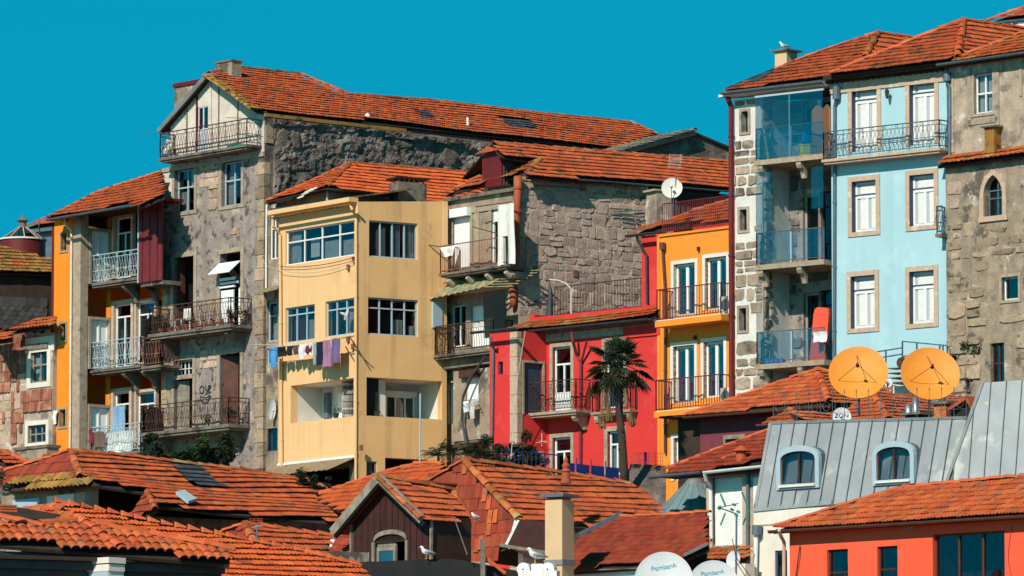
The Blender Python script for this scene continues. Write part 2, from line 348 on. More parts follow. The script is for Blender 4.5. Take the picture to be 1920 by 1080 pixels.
def inside(u, v, poly):
    c = False; j = len(poly) - 1
    for i in range(len(poly)):
        a, b = poly[i], poly[j]
        if (a[1] > v) != (b[1] > v) and u < (b[0] - a[0]) * (v - a[1]) / (b[1] - a[1]) + a[0]: c = not c
        j = i
    return c
def tiled(parent, pl, pts, mat, w_=.20, l_=.275, lift=.058, roll=.028, kind='roll', indiv=0, skip=(), wob=.02, alt=None, base=True, name='roof', v0=-.06, sag=.03):
    """a roof plane: boarding slab plus tiles; the `indiv` nearest tiles in view are single objects, the rest one joined part"""
    roof = MB().slab([p - pl.n * .09 for p in pts], .07, down=-pl.n).build(name, m_under, parent)
    poly = [pl.uv(p) for p in pts]; us = [p[0] for p in poly]; vs = [p[1] for p in poly]
    sk = [[pl.uv(p) for p in q] for q in skip]
    key = (w_, l_, lift, roll, kind, mat.name)
    tv, tf = tile_geo(w_ * 1.02, l_ * 1.12, lift, roll, kind)
    cells = []; nv = int((max(vs) - min(vs)) / l_) + 2; nu = int((max(us) - min(us)) / w_) + 2
    ph = NR.rand() * 6
    for j in range(nv):
        v = min(vs) + v0 + j * l_
        for i in range(nu):
            u = min(us) + i * w_
            if not inside(u + w_ / 2, v + l_ * .55, poly): continue
            if any(inside(u + w_ / 2, v + l_ * .5, q) for q in sk): continue
            dz = sag * (math.sin(u * .9 + ph) * .5 + math.sin(u * .37 + v * .8 + ph * 2) * .5)
            dv = wob * math.sin(u * .7 + j * .9 + ph) + NR.randn() * .006
            cells.append((u + NR.randn() * .004, v + dv, dz * .6 + NR.randn() * .004, NR.randn() * .010, NR.randn() * .010))
    if not cells: return roof
    if indiv:
        sc_ = []
        for k, c_ in enumerate(cells):
            p = pl.at(c_[0], c_[1]); x, y = proj(p)
            if -10 < x < 1930 and -10 < y < 1090: sc_.append(((p - O).length, k))
        sc_.sort(); chosen = set(k for _, k in sc_[:indiv])
    else: chosen = set()
    if key not in TILES: TILES[key] = rawmesh('roof_tile', tv, tf, mat)
    me = TILES[key]
    B3 = Matrix((pl.u, pl.v, pl.n)).transposed()
    if pl.u.cross(pl.v).dot(pl.n) < 0: B3 = Matrix((-pl.u, pl.v, pl.n)).transposed()
    flip = pl.u.cross(pl.v).dot(pl.n) < 0
    rest = []
    for k, (u, v, dz, ry, rx) in enumerate(cells):
        p = pl.at(u + (w_ if flip else 0), v, dz)
        m3 = B3 @ Matrix.Rotation(ry, 3, 'Z') @ Matrix.Rotation(rx, 3, 'X')
        if k in chosen:
            m4 = m3.to_4x4(); m4.translation = p
            place('tile', me, m4, roof)
        else: rest.append((np.array(m3), np.array(p)))
    if rest:
        n = len(tv); V = np.concatenate([tv @ a.T + p for a, p in rest]); c0 = V.mean(axis=0)
        F = []
        for k in range(len(rest)): F += [tuple(i + k * n for i in f) for f in tf]
        m_ = bpy.data.meshes.new('tiling'); m_.from_pydata((V - c0).tolist(), [], F); m_.materials.append(mat)
        at = m_.attributes.new('rnd', 'FLOAT', 'POINT'); at.data.foreach_set('value', np.repeat(NR.rand(len(rest)), n).astype(np.float32))
        o = bpy.data.objects.new('tiling', m_); C.objects.link(o); o.parent = roof; o.location = Vector(c0) - WL[roof.name]; WL[o.name] = Vector(c0)
        stuff(o)
    return roof
CAPS = {}
def caps(parent, a, b, mat=None, r=.11, l=.40, up=None, name='ridge_tile', lift=.04):
    """half-round ridge tiles laid one over the next from a to b"""
    mat = mat or m_cap; key = (mat.name, r, l)
    if key not in CAPS:
        v = []; f = []; n = 7
        for y, rr, zz in ((0, r, .0), (0, r * 1.13, .0), (l * .10, r * 1.13, 0), (l * 1.12, r * .88, -.012)):
            for k in range(n): t = math.pi * k / (n - 1); v.append((math.cos(t) * rr, y, math.sin(t) * rr * .85 + zz))
        for i in range(3):
            for k in range(n - 1): f.append((i * n + k, i * n + k + 1, (i + 1) * n + k + 1, (i + 1) * n + k))
        CAPS[key] = rawmesh('ridge_tile', v, f, mat)
    me = CAPS[key]; d = b - a; ln = d.length; k = max(1, int(round(ln / l))); st = ln / k; d.normalize()
    z = Vector((0, 0, 1)); x = d.cross(z).normalized(); z = x.cross(d)
    for i in range(k):
        p = a + d * (i * st) + z * (lift - .03 + NR.randn() * .006)
        m3 = Matrix((x, d, z)).transposed() @ Matrix.Rotation(NR.randn() * .04, 3, 'Z') @ Matrix.Rotation(NR.randn() * .02, 3, 'X')
        m4 = m3.to_4x4(); m4.translation = p; o = place(name, me, m4, parent); o.scale = (1, st / l, 1)
# ------------------------------------------------------------- walls
def wall(parent, fa, u0, u1, zb, zt, mat, zt2=None, depth=.28, name='wall', holes=None, extra_top=None):
    """front face with its openings cut out and their reveals; top may slope from zt to zt2"""
    hs = [h for h in (fa.holes if holes is None else holes) if h[1] > u0 + .01 and h[0] < u1 - .01]
    zt2 = zt if zt2 is None else zt2; zt_, zm = min(zt, zt2), None
    hs = [(max(h[0], u0), min(h[1], u1), max(h[2], zb), min(h[3], zt_)) for h in hs if h[2] < zt_ and h[3] > zb]
    U = sorted(set([u0, u1] + [h[0] for h in hs] + [h[1] for h in hs])); Z = sorted(set([zb] + [h[2] for h in hs] + [h[3] for h in hs] + [zt_]))
    # subdivide long spans so bump/light behave
    m = MB(); top = lambda u: zt + (zt2 - zt) * (u - u0) / (u1 - u0)
    for i in range(len(U) - 1):
        um = (U[i] + U[i + 1]) / 2
        for j in range(len(Z) - 1):
            zm = (Z[j] + Z[j + 1]) / 2
            if any(h[0] < um < h[1] and h[2] < zm < h[3] for h in hs): continue
            m.poly([fa.pt(U[i], 0, Z[j]), fa.pt(U[i + 1], 0, Z[j]), fa.pt(U[i + 1], 0, Z[j + 1]), fa.pt(U[i], 0, Z[j + 1])])
        if abs(zt2 - zt) > .01: m.poly([fa.pt(U[i], 0, zt_), fa.pt(U[i + 1], 0, zt_), fa.pt(U[i + 1], 0, top(U[i + 1])), fa.pt(U[i], 0, top(U[i]))])
    D = -depth
    for a, b, c, d in hs:
        m.poly([fa.pt(a, 0, c), fa.pt(a, 0, d), fa.pt(a, D, d), fa.pt(a, D, c)]); m.poly([fa.pt(b, 0, c), fa.pt(b, D, c), fa.pt(b, D, d), fa.pt(b, 0, d)])
        m.poly([fa.pt(a, 0, d), fa.pt(b, 0, d), fa.pt(b, D, d), fa.pt(a, D, d)]); m.poly([fa.pt(a, 0, c), fa.pt(a, D, c), fa.pt(b, D, c), fa.pt(b, 0, c)])
    m.poly([fa.pt(u0, 0, zt), fa.pt(u1, 0, zt2), fa.pt(u1, D, zt2), fa.pt(u0, D, zt)])
    m.poly([fa.pt(u0, 0, zb), fa.pt(u0, 0, zt), fa.pt(u0, D, zt), fa.pt(u0, D, zb)]); m.poly([fa.pt(u1, 0, zb), fa.pt(u1, D, zb), fa.pt(u1, D, zt2), fa.pt(u1, 0, zt2)])
    return m.build(name, mat, parent)
def rear(parent, pts, zb, zt, mat, name='rear_wall'):
    m = MB()
    for a, b in zip(pts[:-1], pts[1:]):
        m.poly([Vector((a.x, a.y, zb)), Vector((b.x, b.y, zb)), Vector((b.x, b.y, zt)), Vector((a.x, a.y, zt))])
    return m.build(name, mat, parent)
def win(parent, fa, x0, y0, x1, y1, cols=2, tr=(.3,), fr=None, fw=.05, rec=.14, glass=None, sur=None, sw=.14, sill=True, cur=None, room=.9, hole=True, off=0.0, name='window', mw=None, interior=None, lat=None, open_=None, panel=0, arch=False):
    """window in an opening: frame, panes (its children), stone surround, dark room behind"""
    u0, u1, z0, z1 = fa.rect(x0, y0, x1, y1, off)
    if hole: fa.holes.append((u0, u1, z0, z1))
    return win_u(parent, fa, u0, u1, z0, z1, cols, tr, fr, fw, rec, glass, sur, sw, sill, cur, room, off, name, mw, interior, lat, open_, panel)
def win_u(parent, fa, u0, u1, z0, z1, cols=2, tr=(.3,), fr=None, fw=.05, rec=.14, glass=None, sur=None, sw=.14, sill=True, cur=None, room=.9, off=0.0, name='window', mw=None, interior=None, lat=None, open_=None, panel=0):
    fr = fr or m_white; glass = glass or m_glass; w0 = off - rec - .05; w1 = off - rec; mw = mw or fw
    f = MB()
    f.box(fa, u0, u0 + fw, w0, w1, z0, z1); f.box(fa, u1 - fw, u1, w0, w1, z0, z1)
    f.box(fa, u0 + fw, u1 - fw, w0, w1, z1 - fw, z1); f.box(fa, u0 + fw, u1 - fw, w0, w1, z0, z0 + fw)
    H = z1 - z0; zs = [z0 + fw] ; Zt = sorted(z1 - H * t for t in tr)
    for t in Zt: f.box(fa, u0 + fw, u1 - fw, w0 + .004, w1 + .012, t - mw / 2, t + mw / 2)
    ztop = Zt[-1] if Zt else z1
    for i in range(1, cols):
        u = u0 + (u1 - u0) * i / cols; f.box(fa, u - mw / 2, u + mw / 2, w0 + .008, w1 + .006, z0 + fw, (z1 - fw) if (lat is None) else ztop - mw / 2)
    if panel: # solid lower door panel
        f.box(fa, u0 + fw, u1 - fw, w0 + .012, w1 - .006, z0 + fw, z0 + panel)
    o = f.build(name, fr, parent)
    edges_z = [z0 + fw] + [t for t in Zt] + [z1 - fw]; edges_u = [u0 + fw] + [u0 + (u1 - u0) * i / cols for i in range(1, cols)] + [u1 - fw]
    wg = w0 + .02
    for a, b in zip(edges_z[:-1], edges_z[1:]):
        ee = edges_u if (lat is None or b <= ztop + .001) else [u0 + fw, u1 - fw]
        for i in range(len(ee) - 1):
            if open_ is not None and i in open_ and b <= ztop + .001: continue
            MB().box(fa, ee[i], ee[i + 1], wg - .005, wg, a, b).build('pane', glass, o)
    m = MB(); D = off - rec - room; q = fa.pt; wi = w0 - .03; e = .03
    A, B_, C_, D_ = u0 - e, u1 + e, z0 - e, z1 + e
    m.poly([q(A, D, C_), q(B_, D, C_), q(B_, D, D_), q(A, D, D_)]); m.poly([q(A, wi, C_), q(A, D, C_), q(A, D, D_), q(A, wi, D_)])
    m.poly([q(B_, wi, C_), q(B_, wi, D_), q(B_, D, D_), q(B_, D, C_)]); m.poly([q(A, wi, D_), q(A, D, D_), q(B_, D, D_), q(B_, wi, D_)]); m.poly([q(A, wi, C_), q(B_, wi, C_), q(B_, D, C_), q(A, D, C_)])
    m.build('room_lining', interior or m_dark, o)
    if cur:
        for (a, b, ct, cb, mt) in cur:    # fractions
            cm = MB(); n = 22; base = len(cm.v); ua = u0 + (u1 - u0) * a; ub = u0 + (u1 - u0) * b; zt = z1 - H * ct; zb = z1 - H * cb; wc = w0 - .07
            for i in range(n + 1):
                u = ua + (ub - ua) * i / n; ww = wc + .022 * math.sin(i * 1.9) + .008 * math.sin(i * 4.1)
                cm.v += [tuple(q(u, ww, zb)), tuple(q(u, ww, zt))]
            for i in range(n): cm.f.append((base + 2 * i, base + 2 * i + 2, base + 2 * i + 3, base + 2 * i + 1))
            cm.build('curtain', mt, o, smooth=True)
    if sur:
        s = MB(); p = off + .035; b0 = off - rec
        s.box(fa, u0 - sw, u0, b0, p, z0 - (.0 if not sill else sw * .9), z1 + sw); s.box(fa, u1, u1 + sw, b0, p, z0 - (.0 if not sill else sw * .9), z1 + sw)
        s.box(fa, u0, u1, b0, p + .003, z1, z1 + sw)
        if sill: s.box(fa, u0, u1, b0, p + .003, z0 - sw * .9, z0)
        s.build('surround', sur, o)
    return o
def leaf(parent, fa, u, z0, z1, wd, ang, mat, w_=-.15, th=.04, name='door_leaf', panels=3, hinge=1):
    """a door leaf hinged at u, swung by ang degrees inward; with recessed panels"""
    a = R(fa.yaw + (180 - ang if hinge < 0 else ang)) if False else None
    base = fa.pt(u, w_, 0); ca = math.cos(R(ang)); sa = math.sin(R(ang))
    dd = (fa.d * ca * hinge - fa.n * sa)
    yaw = math.degrees(math.atan2(dd.y, dd.x)); f2 = Fa(base, yaw)
    m = MB(); m.box(f2, 0, wd, -th / 2, th / 2, z0, z1)
    hh = (z1 - z0) / panels
    for i in range(panels):
        for s in (-1, 1): m.box(f2, wd * .16, wd * .84, s * th * .5, s * (th * .5 + .012), z0 + hh * i + .08, z0 + hh * (i + 1) - .08)
    return m.build(name, mat, parent)
# ------------------------------------------------------------- railings and balconies
def rail(parent, path, h, kind='bars', mat=None, name='railing', r=.013, gap=.11, pan=None):
    mat = mat or m_iron; m = MB(); Z = Vector((0, 0, 1))
    for a, b in zip(path[:-1], path[1:]):
        ln = (b - a).length
        if ln < .05: continue
        d = (b - a) / ln
        m.beam(a + Z * h, b + Z * h, .045, .03); m.beam(a + Z * .08, b + Z * .08, .025, .022)
        for p in (a, b): m.beam(p, p + Z * h, .035, .035)
        if kind == 'bars':
            k = max(1, int(ln / gap))
            for i in range(1, k): p = a + d * ln * i / k; m.beam(p + Z * .08, p + Z * h, r * 1.6, r * 1.6)
        elif kind == 'slats':
            k = max(1, int(ln / .085))
            for i in range(1, k): p = a + d * ln * i / k; m.beam(p + Z * .08, p + Z * h, .062, .012)
        elif kind == 'ornate':
            k = max(1, int(round(ln / .15))); st = ln / k
            m.beam(a + Z * h * .86, b + Z * h * .86, .016, .016)
            m.beam(a + Z * h * .42, b + Z * h * .42, .014, .02)
            for i in range(k):
                c = a + d * st * (i + .5)
                pts = []                                  # tall pointed loops crossing their neighbours
                for q in range(9):
                    t = q / 8 * math.pi; pts.append(c - d * math.cos(t) * st * .95 + Z * (h * .30 + math.sin(t) * h * .56))
                m.tube(pts, r * .62, 3, False)
                pts = [c + d * math.cos(t) * st * .46 + Z * (h * .19 + math.sin(t) * h * .12) for t in [2 * math.pi * q / 8 for q in range(9)]]
                m.tube(pts, r * .6, 3, False)
                if i % 3 == 0:
                    pts = [c + d * math.cos(t) * st * .36 + Z * (h * .93 + math.sin(t) * h * .05) for t in [2 * math.pi * q / 6 for q in range(7)]]
                    m.tube(pts, r * .6, 3, False)
                if i % 5 == 4: m.beam(a + d * st * (i + 1) + Z * .08, a + d * st * (i + 1) + Z * h, .022, .022)
        elif kind == 'scroll':
            k = max(1, int(round(ln / .13))); st = ln / k; m.beam(a + Z * h * .8, b + Z * h * .8, .018, .018)
            for i in range(k + 1):
                p = a + d * st * i
                pts = [p + Z * (.08 + (h * .72) * q / 8) + d * .028 * math.sin(q / 8 * 2 * math.pi) for q in range(9)]
                m.tube(pts, r * .8, 3, False)
                if i < k:
                    c = p + d * st * .5
                    m.tube([c + d * math.cos(t) * st * .34 + Z * (h * .9 + math.sin(t) * h * .07) for t in [2 * math.pi * q / 6 for q in range(7)]], r * .6, 3, False)
        elif kind == 'wave':
            k = max(1, int(round(ln / .12))); st = ln / k; m.beam(a + Z * h * .9, b + Z * h * .9, .016, .016)
            for i in range(k):
                c = a + d * st * (i + .5)
                for s in (-1, 1):
                    pts = [c + d * s * st * .34 * math.sin(math.pi * q / 5) * (1 if q < 6 else 1) + Z * (.08 + h * .4 * q / 5) for q in range(6)]
                    m.tube(pts, r * .62, 3, False)
                    pts = [c + d * s * st * .30 * math.sin(math.pi * q / 5) + Z * (.08 + h * .4 + h * .38 * q / 5) for q in range(6)]
                    m.tube(pts, r * .62, 3, False)
        elif kind == 'glass': pass
    o = m.build(name, mat, parent)
    if kind == 'glass':
        for a, b in zip(path[:-1], path[1:]):
            k = max(1, int((b - a).length / 1.0 + .5))
            for i in range(k):
                p = a + (b - a) * ((i + .03) / k); q = a + (b - a) * ((i + .97) / k)
                MB().slab([p + Z * .1, q + Z * .1, q + Z * (h - .03), p + Z * (h - .03)], .012).build('pane', pan or m_glass_teal, o)
    return o
def bracket(m, fa, u, z, depth, ht, wd=.16):
    prof = [(0, 0), (depth * .95, 0), (depth * .98, -.10), (depth * .82, -.20), (depth * .55, -ht * .45), (depth * .28, -ht * .75), (depth * .2, -ht), (0, -ht)]
    n = len(prof); b = len(m.v)
    for s in (-wd / 2, wd / 2):
        for w_, dz in prof: m.v.append(tuple(fa.pt(u + s, w_, z + dz)))
    m.f.append(tuple(b + i for i in range(n))); m.f.append(tuple(b + n + i for i in range(n - 1, -1, -1)))
    for i in range(n): j = (i + 1) % n; m.f.append((b + i, b + n + i, b + n + j, b + j))
def balcony(parent, fa, x0, x1, ys, depth, th=.17, rh=.95, kind='ornate', mat=None, smat=None, br=(), brh=.55, ur=None, ul=None, name='balcony', side_l=True, side_r=True, gap=.11, mould=True):
    """x0,x1: px of the slab's front edge; ys: py of its lower front edge at mid"""
    u0 = fa.u(x0, ys, depth) if ul is None else ul; u1 = fa.u(x1, ys, depth) if ur is None else ur; z0 = fa.z((x0 + x1) / 2, ys, depth)
    m = MB()
    if mould: m.box(fa, u0, u1, .0, depth, z0 + th * .45, z0 + th); m.box(fa, u0 + .06, u1 - .06, .0, depth - .06, z0, z0 + th * .45)
    else: m.box(fa, u0, u1, 0, depth, z0, z0 + th)
    o = m.build(name, smat or m_granite, parent)
    for f in br:
        bm = MB(); bracket(bm, fa, u0 + (u1 - u0) * f, z0 - .002, depth * .85, brh); bm.build('bracket', smat or m_granite, o)
    e = .05; zt = z0 + th; path = []
    if side_l: path.append(fa.pt(u0 + e, .02, zt))
    path += [fa.pt(u0 + e, depth - e, zt), fa.pt(u1 - e, depth - e, zt)]
    if side_r: path.append(fa.pt(u1 - e, .02, zt))
    rail(o, path, rh, kind, mat, gap=gap)
    return o, u0, u1, zt
# ------------------------------------------------------------- masonry of single stones
def stones(parent, fa, u0, u1, z0, z1, mat, course=.36, wid=.5, gap=.03, proud=.035, holes=(), jit=.14, prob=1.0, var=.35, cut=None, rnd_=.8, fix=None):
    z = z0; n_st = 0
    while z < z1 - .08:
        h = course * (1 + NR.uniform(-var, var)); h = min(h, z1 - z)
        if z1 - z - h < course * .35: h = z1 - z
        u = u0 - NR.rand() * wid * .5
        while u < u1 - .05:
            wd = wid * (1 + NR.uniform(-.45, .6)); a = max(u, u0); b = min(u + wd, u1)
            if u1 - b < wid * .3: b = u1
            u = b if b > u else u + wd
            rows = [(z, z + h)] if not (h > course * 1.05 and NR.rand() < .35) else [(z, z + h * .5), (z + h * .5, z + h)]
            for (za, zb) in rows:
                cu, cz = (a + b) / 2, (za + zb) / 2
                if b - a < .08 or zb - za < .07 or NR.rand() > prob: continue
                if any(q[0] < b and q[1] > a and q[2] < zb and q[3] > za for q in holes): continue
                if cut and not cut(cu, cz): continue
                hw, hh = (b - a) / 2 - gap / 2, (zb - za) / 2 - gap / 2; k = 10; m = MB()
                ring = []
                sh = NR.randn(k) * jit * .5; ex = .16 + NR.rand() * .36
                for i in range(k):
                    t = 2 * math.pi * i / k + .3; c_, s_ = math.cos(t), math.sin(t)
                    x = math.copysign(abs(c_) ** (ex), c_) * hw * (1 + sh[i] * .45); y = math.copysign(abs(s_) ** (ex), s_) * hh * (1 + sh[(i + 3) % k] * .45)
                    ring.append((x, y))
                pr = proud * (1 + NR.uniform(-.5, .7)); tx, tz = NR.randn() * .012, NR.randn() * .012
                for sc2, ww in ((1.0, -.03), (.985, pr * .6), (.90, pr)):
                    for x, y in ring: m.v.append(tuple(fa.pt(cu + x * sc2, ww + tx * x / max(hw, .01) + tz * y / max(hh, .01) + (NR.randn() * .004 if ww > 0 else 0), cz + y * sc2)))
                m.v.append(tuple(fa.pt(cu, pr * 1.08, cz)))
                for q in range(2):
                    for i in range(k): j = (i + 1) % k; m.f.append((q * k + i, q * k + j, (q + 1) * k + j, (q + 1) * k + i))
                for i in range(k): m.f.append((2 * k + i, 2 * k + (i + 1) % k, 3 * k))
                m.build('stone', mat, parent); n_st += 1
        z += h
    return n_st
# ------------------------------------------------------------- fittings
def pipe(parent, pts, r=.05, mat=None, name='downpipe', seg=8, clips=True):
    m = MB(); m.tube(pts, r, seg)
    if clips:
        for a, b in zip(pts[:-1], pts[1:]):
            n = int((b - a).length / 1.6)
            for i in range(n): p = a + (b - a) * ((i + .5) / n); dd = (b - a).normalized(); m.tube([p - dd * .03, p + dd * .03], r * 1.25, seg)
    return m.build(name, mat or m_gutter, parent, smooth=False)
def gutter(parent, a, b, mat=None, r=.075, name='gutter'):
    """half-round channel, open at the top"""
    m = MB(); d = (b - a).normalized(); z = Vector((0, 0, 1)); x = d.cross(z).normalized(); z = x.cross(d); n = 8
    for p in (a, b):
        for rr in (r, r * .86):
            for k in range(n): t = math.pi * k / (n - 1); m.v.append(tuple(p + x * math.cos(t) * rr - z * math.sin(t) * rr))
    for k in range(n - 1):
        m.f += [(k, k + 1, 2 * n + k + 1, 2 * n + k), (n + k + 1, n + k, 3 * n + k, 3 * n + k + 1), (k, n + k, n + k + 1, k + 1), (2 * n + k, 2 * n + k + 1, 3 * n + k + 1, 3 * n + k)]
    m.f += [(0, 2 * n, 3 * n, n), (n - 1, 2 * n - 1, 4 * n - 1, 3 * n - 1)]
    return m.build(name, mat or m_gutter, parent)
def blob_leaves(m, c, r, n, size=.09, rz=1.0, drop=0):
    """many small leaf faces through a volume"""
    for i in range(n):
        v = Vector((NR.randn(), NR.randn(), NR.randn())).normalized() * (NR.rand() ** .45) * r; v.z *= rz
        p = c + v; a = Vector((NR.randn(), NR.randn(), NR.randn() * .6)).normalized(); b = a.orthogonal().normalized(); s = size * (.5 + NR.rand())
        m.poly([p - a * s, p - b * s * .45, p + a * s, p + b * s * .45])
def shrub(name, label, cat, c, blobs, mat=None, size=.07, group=None, density=900):
    t = thing(name, label, cat, c, group); m = MB(); st = MB()
    for (dx, dy, dz, r, rz) in blobs:
        p = c + Vector((dx, dy, dz)); n = int(density * r * r * 4)
        for q in range(5):
            q_ = p + Vector((NR.randn(), NR.randn(), NR.randn())) * r * .5
            blob_leaves(m, q_, r * (.35 + NR.rand() * .4), n // 5, size, rz)
        st.tube([c + Vector((0, 0, -.1)), (c + p) * .5 + Vector((NR.randn() * .05, 0, 0)), p], [.03, .02, .01], 5)
    m.build('foliage', mat or m_leaf, t); st.build('stem', m_bark, t); return t
def gull(loc, label, yaw, s=1.0):
    """a standing gull: one continuous body, wings, legs, bill"""
    t = thing('seagull', label, 'seagull', loc, 'seagulls perched on the roofs'); d = Vector((math.cos(R(yaw)), math.sin(R(yaw)), 0)); Z = Vector((0, 0, 1)); sd = d.cross(Z)
    P = lambda f, u, w_=0: loc + (d * f + Z * u + sd * w_) * s
    m = MB(); m.tube([P(-.30, .17), P(-.22, .18), P(-.10, .20), P(.02, .22), P(.10, .26), P(.14, .33), P(.16, .38), P(.20, .395), P(.235, .385)], [x * s for x in (.012, .045, .085, .095, .085, .055, .05, .042, .012)], 10); m.build('body', m_gull, t, True)
    for q in (-1, 1):
        m = MB(); m.tube([P(.09, .24, .07 * q), P(-.05, .235, .095 * q), P(-.2, .20, .07 * q), P(-.36, .17, .03 * q)], [x * s for x in (.03, .06, .045, .006)], 7); m.build('wing', m_gullw, t, True)
        m = MB(); m.tube([P(0, .14, .03 * q), P(.01, .07, .03 * q), P(0, 0, .03 * q)], .007 * s, 5); m.tube([P(0, .005, .03 * q), P(.05, .003, .03 * q)], [.008 * s, .014 * s], 4); m.build('leg', m_beak, t)
    m = MB(); m.tube([P(.225, .388), P(.27, .378), P(.285, .365)], [.013 * s, .01 * s, .003 * s], 6); m.build('beak', m_beak, t); return t
def dish(loc, nrm, r, mat, name, label, group=None, arm=True, text=None, tmat=None, tsize=.2, rimmat=None, depth=.16, mast=None, toff=(0, .1), trot=0, cat='satellite dish', spokes=False, sx=1.0):
    """satellite dish: curved reflector with rim, struts to the feed horn, mount"""
    t = thing(name, label, cat, loc, group); n = nrm.normalized(); seg = 40; m = MB()
    x = Vector((0, 0, 1)).cross(n).normalized(); y = n.cross(x)
    prof = [(i / 10 * r, depth * r * (i / 10) ** 2) for i in range(11)]; b = 0; rings = []
    def ring(rr, h):
        bb = len(m.v)
        for k in range(seg): a = 2 * math.pi * k / seg; m.v.append(tuple(loc + n * h + (x * math.cos(a) * sx + y * math.sin(a)) * rr))
        return bb
    rs = [ring(max(rr, .001), h) for rr, h in prof] + [ring(r * 1.012, depth * r + .004), ring(r * 1.012, depth * r - .02)] + [ring(max(rr, .001), h - .015) for rr, h in prof[::-1]]
    for a_, b_ in zip(rs[:-1], rs[1:]):
        for k in range(seg): j = (k + 1) % seg; m.f.append((a_ + k, a_ + j, b_ + j, b_ + k))
    m.build('reflector', mat, t, True)
    fl = r * .85
    hp = loc + n * fl + y * (-.05 * r)
    if arm:
        a = MB(); 
        if spokes:
            for ang in (200, 330, 95): e = loc + n * depth * r * .6 + (x * math.cos(R(ang)) + y * math.sin(R(ang))) * r * .72; a.tube([e, hp], .008, 5)
        else: a.tube([loc - y * r * .98 + n * depth * r, loc - y * r * .9 + n * fl * .5, hp], .012, 5)
        a.build('strut', m_iron, t)
        h = MB(); h.tube([hp + n * .05, hp - n * .09], [.035, .05], 8); h.build('feed_horn', m_dish_wh if mat != m_dish_or else m_iron, t)
    if mast:
        mm = MB(); mm.tube([loc - n * .02, loc - n * .14], [.09, .05], 8); mm.tube([loc - n * .14 + Vector((0, 0, .1)), loc - n * .14 - Vector((0, 0, mast))], .03, 8); mm.build('mast', m_gutter, t)
    if text:
        cu = bpy.data.curves.new('lettering', 'FONT'); cu.body = text; cu.size = tsize; cu.extrude = .002; cu.align_x = 'CENTER'
        to = bpy.data.objects.new('tmp', cu); C.objects.link(to); bpy.context.view_layer.update(); me = bpy.data.meshes.new_from_object(to.evaluated_get(bpy.context.evaluated_depsgraph_get())); bpy.data.objects.remove(to)
        a = R(trot)
        for v in me.vertices:
            vx, vy = v.co.x * math.cos(a) - v.co.y * math.sin(a) + toff[0], v.co.x * math.sin(a) + v.co.y * math.cos(a) + toff[1]
            rr = math.hypot(vx, vy); v.co = (x * vx + y * vy + n * (depth * r * (rr / r) ** 2 + .012 + v.co.z))
        me.materials.clear(); me.materials.append(tmat or m_ink_dk); o = bpy.data.objects.new('lettering', me); C.objects.link(o); o.parent = t; WL[o.name] = loc
    return t
# ============================================================= ground
def ground():
    m = MB(); ys = [-300, -50, 60, 70, 85, 110, 125, 140, 160, 180, 200, 210, 240, 270, 600, 3000]; xs = [-2500, -300, -60, -30, 0, 30, 60, 300, 2500]
    for y in ys:
        for x in xs: m.v.append((x, y, gz(y) - (0 if y > 60 else (1 if y < 0 else 0))))
    n = len(xs)
    for j in range(len(ys) - 1):
        for i in range(n - 1): m.f.append((j * n + i, j * n + i + 1, (j + 1) * n + i + 1, (j + 1) * n + i))
    o = m.build('hillside_ground', m_earth); o['kind'] = 'structure'
ground()
def base(p): return Vector((p.x, p.y, gz(p.y) - .5))
def P3(fa, px, py): u, z = fa.hit(px, py); return fa.pt(u, 0, z)
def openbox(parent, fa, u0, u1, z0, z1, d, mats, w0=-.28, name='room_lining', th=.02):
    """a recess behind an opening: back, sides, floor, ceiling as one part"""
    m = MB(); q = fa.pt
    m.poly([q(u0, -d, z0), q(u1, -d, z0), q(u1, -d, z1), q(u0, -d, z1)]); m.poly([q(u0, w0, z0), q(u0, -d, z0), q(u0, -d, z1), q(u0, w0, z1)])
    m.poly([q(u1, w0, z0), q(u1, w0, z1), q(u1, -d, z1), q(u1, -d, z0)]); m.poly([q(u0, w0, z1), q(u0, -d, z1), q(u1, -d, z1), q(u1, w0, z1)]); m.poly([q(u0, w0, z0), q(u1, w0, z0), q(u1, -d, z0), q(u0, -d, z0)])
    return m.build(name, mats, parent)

# ============================================================= B: tall grey house with the attic balcony
fB = face(495, 200, -50); sB = turn(fB, 495, 40)
B = thing('tall_house', 'tall decayed grey stone house with white corrugated attic gable and long orange tiled roof', 'house', base(fB.P))
gB = gz(205) - 1.5
uL = fB.u(305)
zE = fB.z(440, 222)                                # attic gable eave height
zFl = fB.z(400, 300)
win(B, fB, 328, 317, 365, 397, 2, (.42,), m_greyblue, .05, sur=m_granite, sw=.13, cur=[(.05, .45, .5, 1, m_curtain), (.55, .8, 0, .45, m_whitecloth)])
win(B, fB, 416, 303, 453, 385, 2, (.42,), m_greyblue, .05, sur=m_granite, sw=.13, cur=[(.05, .42, .42, 1, m_curtain), (.1, .5, 0, .4, m_curtain)])
zb1 = fB.z(395, 622, .0)
def doorway(parent, fa, x0, y0, x1, zb, mat=m_granite, sw=.17, room=1.2, leaves=(), name='doorway', leafmat=m_brown_door, lin_=None, y1=None):
    u0, u1, _, z1 = fa.rect(x0, y0, x1, y0 + 60); z1 = fa.z((x0 + x1) / 2, y0)
    fa.holes.append((u0, u1, zb, z1)); s = MB()
    s.box(fa, u0 - sw, u0, -.2, .035, zb, z1 + sw); s.box(fa, u1, u1 + sw, -.2, .035, zb, z1 + sw); s.box(fa, u0, u1, -.2, .038, z1, z1 + sw)
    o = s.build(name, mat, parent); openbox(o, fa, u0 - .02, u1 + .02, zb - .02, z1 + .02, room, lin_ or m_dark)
    for (hu, wd, ang, hinge) in leaves: leaf(o, fa, u0 if hu == 0 else u1, zb + .02, z1 - .03, wd, ang, leafmat, hinge=hinge)
    return o, u0, u1, z1
zb1 = fB.z(395, 628)
